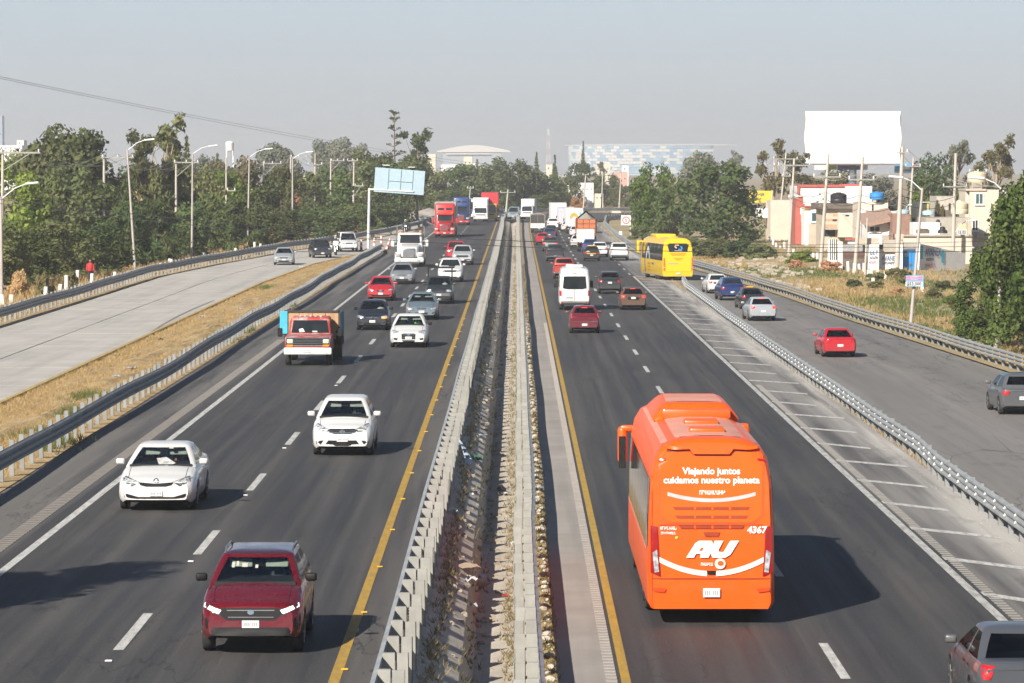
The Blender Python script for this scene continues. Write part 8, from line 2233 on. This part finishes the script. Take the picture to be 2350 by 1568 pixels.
# ------------------------------------------------------------------ people, cones, litter
def walker(label, loc, rz, top, bottom, s=1.0):
    sk = [((0, 0, .95), .15), ((0, .01, 1.15), .14), ((0, .02, 1.38), .165), ((0, .02, 1.47), .10), ((0, .03, 1.53), .055), ((0, .04, 1.66), .095)]
    ed = [(i, i + 1) for i in range(5)]
    for sg in (-1, 1):
        n = len(sk); sk += [((sg * .18, .01, 1.41), .065), ((sg * .23, -.02, 1.14), .05), ((sg * .22, .10, .92), .04), ((sg * .21, .14, .84), .04)]
        ed += [(3, n), (n, n + 1), (n + 1, n + 2), (n + 2, n + 3)]
        n = len(sk); sk += [((sg * .09, 0, .90), .10), ((sg * .11, .06 * sg, .50), .07), ((sg * .11, .02 * sg, .09), .05), ((sg * .12, .02 * sg + .12, .05), .045)]
        ed += [(0, n), (n, n + 1), (n + 1, n + 2), (n + 2, n + 3)]
    me = bpy.data.meshes.new('person'); me.from_pydata([p for p, _ in sk], ed, []); me.materials.append(bottom)
    o = link('person', me, None, loc, (0, 0, rz), (s,) * 3)
    md = o.modifiers.new('skin', 'SKIN'); md.use_smooth_shade = True
    for v, (_, r_) in zip(me.skin_vertices[0].data, sk): v.radius = (r_, r_)
    me.skin_vertices[0].data[0].use_root = True
    o.modifiers.new('sub', 'SUBSURF').render_levels = 1
    MB().lathe([(.17, .90), (.20, .92), (.185, 1.15), (.215, 1.36), (.15, 1.47), (.07, 1.51)], 14, 'z').build('jacket', top, o, smooth=60, loc=(0, .015, 0), scale=(1.0, .86, 1))
    for sg in (-1, 1): MB().tube([(sg * .19, .01, 1.42), (sg * .235, -.02, 1.14), (sg * .225, .09, .94)], [.085, .07, .055], 8).build('sleeve', top, o, smooth=60)
    MB().lathe([(.06, 1.56), (.085, 1.60), (.10, 1.67), (.085, 1.745), (.03, 1.77)], 12, 'z').build('face', M['skin'], o, smooth=60, loc=(0, .05, 0))
    MB().lathe([(.105, 1.66), (.112, 1.71), (.09, 1.77), (.02, 1.79)], 12, 'z').build('hair', M['black'], o, smooth=60, loc=(0, .035, 0))
    tag(o, label, 'person')
    return o
redj = mat('red_jacket', (.48, .03, .035), .8); grnt = mat('green_trousers', (.05, .16, .10), .85)
d = FOC * (CAM_H + .55) / (590 - HY)
walker('person in red jacket and green trousers walking over the dry verge', ((1678 - HX) / FOC * d, d, -.45), PI * .9, redj, grnt)
x, d, z = gl(207, 652)
walker('person in red jacket standing among the fence posts on the left', (x, d, 0), PI, redj, mat('dark_trousers', (.03, .03, .04), .85), 1.0)
x, d, z = gr(1384, 556)
# channelising posts at the nose of the strip
co_o = mat('cone_orange', (.75, .12, .03), .5); co_w = mat('cone_white', (.75, .75, .75), .5)
def channelizer(label, loc, tilt):
    o = empty('channelizer', loc); o.rotation_euler = tilt; tag(o, label, 'traffic cone', 'orange channelizer posts')
    MB().rbox(-.24, .24, -.24, .24, 0, .10, .03, 1).build('base', M['black'], o)
    for k in range(4): MB().lathe([(.14 - k * .015, .10 + k * .25), (.13 - k * .015, .35 + k * .25)], 12, 'z').build('band', co_o if k % 2 == 0 else co_w, o, smooth=50)
    MB().lathe([(.08, 1.10), (.06, 1.16), (.02, 1.18)], 10, 'z').build('cap', co_o, o, smooth=50)
for i, (px, py, tl) in enumerate(((829, 576, (0, 0, 0)), (858, 572, (.0, .05, 0)), (875, 566, (0, 0, 0)), (884, 580, (.0, .35, 0)), (889, 572, (0, .25, 0)))):
    channelizer(f'orange and white channelizer post, {ORD[i]} from the left at the strip nose', gl(px, py), tl)
# rubble stones in a row along the outbound median rail
stone_m = mat('whitewashed_stone', (.46, .42, .36), .9, var=.2, scale=4, dirt=(.40, .34, .26))
sm = []
sg_ = np.random.default_rng(8)
for k in range(4):
    bm = bmesh.new(); bmesh.ops.create_icosphere(bm, subdivisions=1, radius=.1)
    for v in bm.verts: v.co *= sg_.uniform(.7, 1.2); v.co.z *= .7
    me = bpy.data.meshes.new('stone'); bm.to_mesh(me); bm.free(); me.materials.append(stone_m); sm.append(me)
st_root = empty('stone_edging', (.58, 60, ZR0)); tag(st_root, 'row of whitewashed stones along the outbound median rail', 'stones')
for d in np.arange(57, 215, .78):
    s = sg_.uniform(.4, 1.1)
    if sg_.uniform() < .1: continue
    link('stone', sm[sg_.integers(0, 4)], st_root, (sg_.normal(.04, .035), d - 60, .05), (0, 0, sg_.uniform(0, 6)), (s * .9, s * 1.3, s))
# pale chips of broken kerb along the gore rail
ch = MB()
for k in range(150):
    d = 60 * math.exp(sg_.uniform(0, math.log(4.4))); x = sg_.uniform(11.55, 12.2); s = sg_.uniform(.006, .016)
    ch.obox((x, d, zr(d) + s * .3), (s, 0, 0), (0, s * 1.3, 0), (0, 0, s * .5))
o = ch.build('chalky_rubble', mat('chalky_rubble', (.50, .47, .43), .95)); tag(o, 'chalky rubble chips along the gore rail', 'rubble', kind='stuff')
# rubble and litter
def litter(label, name, x, d, z, m_, size, kind='sheet', seed=0, rot=0.):
    g_ = np.random.default_rng(seed); mb = MB()
    if kind == 'sheet':
        n = 4; vs = []; fs = []
        for i in range(n + 1):
            for j in range(n + 1):
                vs.append(((i / n - .5) * size[0], (j / n - .5) * size[1], .02 + g_.uniform(0, size[2])))
        for i in range(n):
            for j in range(n): a = i * (n + 1) + j; fs.append((a, a + n + 1, a + n + 2, a + 1))
        mb.add(vs, fs)
    else:
        mb.lathe([(.02, 0), (size[0] * .5, .02), (size[0] * .42, size[2] * .6), (size[0] * .15, size[2]), (.02, size[2] * 1.05)], 9, 'z')
    o = mb.build(name, m_, None, smooth=60, loc=(x, d, z), rot=(0, 0, rot)); tag(o, label, 'litter', 'litter in the median ditch' if abs(x) < 2 else 'litter on the verges')
wl = mat('white_plastic', (.66, .67, .67), .5); gl_ = mat('green_plastic', (.04, .16, .08), .5); bl_ = mat('black_bag', (.02, .02, .022), .4); cb_ = mat('cardboard', (.42, .31, .22), .9); pl = mat('pale_plastic_sheet', (.50, .56, .64), .4)
def dl(px, py):  # a point in the ditch
    d = FOC * (CAM_H + 1.1) / (py - HY); x = (px - HX) / FOC * d; x = min(-.05, max(-1.5, x)); return x, d, ditch_z(x, d)
x, d, z = dl(1056, 1155)
bn = empty('banner_scrap', (x, d, z + .1)); tag(bn, 'torn white banner scrap with dark squares lying on the ditch slope', 'litter')
MB().add([(-.35, 2.3, .55), (-.22, 2.6, .58), (.30, -.2, .05), (.12, -.6, .0), (-.05, 1.1, .38), (.06, 1.25, .33)], [(0, 4, 5, 1), (4, 3, 2, 5)]).build('sheet', pl, bn)
for u in (.15, .6): MB().add([(lerp(-.02, .12, u), lerp(.9, -.4, u), lerp(.37, .06, u)), (lerp(.10, .24, u), lerp(1.0, -.2, u), lerp(.34, .07, u)), (lerp(.06, .2, u) + .05, lerp(.65, -.55, u) + .05, lerp(.31, .05, u) + .02), (lerp(-.04, .10, u), lerp(.5, -.7, u), lerp(.31, .05, u) + .02)], [(0, 1, 2, 3)]).build('dark_square', M['black'], bn)
for i, (px, py, lb, m_, sz, kd) in enumerate(((1095, 1122, 'green plastic scrap in the shaded ditch bottom', gl_, (.28, .9, .12), 'sheet'), (1150, 1140, 'black bag on the sunlit ditch bench', bl_, (.32, .4, .16), 'bag'), (1162, 1148, 'small white scrap beside the black bag', wl, (.12, .4, .06), 'sheet'),
        (1060, 1390, 'flat cardboard across the ditch bottom', cb_, (.42, 1.6, .04), 'sheet'), (1078, 1415, 'white crumpled bag below the cardboard', wl, (.16, .6, .10), 'sheet'), (1082, 1452, 'white scrap near the ditch bottom', wl, (.12, .4, .08), 'sheet'),
        (1178, 1268, 'white cup lying by the outbound posts', wl, (.12, .3, .07), 'sheet'), (976, 1280, 'white crumpled bag by the oncoming posts', wl, (.14, .5, .10), 'sheet'), (1160, 1390, 'red scrap among the bench weeds', sr_, (.08, .3, .05), 'sheet'), (1100, 1350, 'white scraps on the shaded slope foot', wl, (.2, .5, .08), 'sheet'),
        (1085, 1210, 'pale can in the ditch bottom', wl, (.08, .3, .06), 'bag'), (1110, 1010, 'pale plastic strip lying across the ditch', pl, (.4, .5, .04), 'sheet'), (1105, 1060, 'second pale plastic strip across the ditch', pl, (.4, .5, .04), 'sheet'), (1140, 905, 'white bag far up the ditch', wl, (.3, .7, .1), 'sheet'))):
    x, d, z = dl(px, py); litter(lb, 'litter', x, d, z + .03, m_, sz, kd, i, random.uniform(-.6, .6))
for i, (px, py, lb, m_) in enumerate(((464, 731, 'white paper scrap on the dry strip', wl), (690, 616, 'crumpled white bag on the dry strip kerb', wl), (551, 715, 'pale scraps near the rail on the dry strip', wl), (301, 851, 'white plastic on the near dry strip', pl), (265, 872, 'clear plastic on the near dry strip', pl), (368, 784, 'dark stone on the dry strip', bl_))):
    x, d, z = gl(px, py); litter(lb, 'litter', x, d, .06, m_, (.3, .6, .10), 'sheet' if i < 5 else 'bag', 30 + i)
d = FOC * (CAM_H + .5) / (590 - HY); litter('dark bag lying on the dry verge right of the walker', 'litter', (1735 - HX) / FOC * d, d, -.42, bl_, (1.1, 1, .5), 'bag', 50)
d = FOC * (CAM_H + .5) / (606 - HY); litter('green bag on the verge near the fence posts', 'litter', (1816 - HX) / FOC * d, d, -.42, mat('green_bag', (.04, .40, .22), .5), (.6, .6, .3), 'bag', 51)
rb = MB()
for k in range(260):
    d = sg_.uniform(255, 345); px = sg_.normal(1745, 55); x = (px - HX) / FOC * d; s = sg_.uniform(.08, .28)
    if x < interp(RAIL_FAR_R, d) + 1.5: continue
    rb.obox((x, d, zv(x, d) + s * .4), (s, .02, .01), (-.02, s, .02), (0, .03, s * .6))
tag(rb.build('rubble', mat('rubble_heap', (.40, .34, .27), .95, var=.3, scale=2)), 'broken rubble strewn over the dry verge', 'rubble', kind='stuff')

# ------------------------------------------------------------------ haze over the valley
hz = NT('haze_air')
pv_ = hz.n('ShaderNodeVolumePrincipled')
pv_.inputs['Color'].default_value = (.95, .965, .985, 1)
pv_.inputs['Density'].default_value = 0.00027
pv_.inputs['Anisotropy'].default_value = 0.1
hz.l(pv_.outputs[0], hz.out.inputs['Volume'])
tag(MB().box(-3400, 3400, -300, 4600, -3.0, 46.0).build('haze', hz.m), 'pale smog lying over the whole valley', 'haze', kind='stuff')
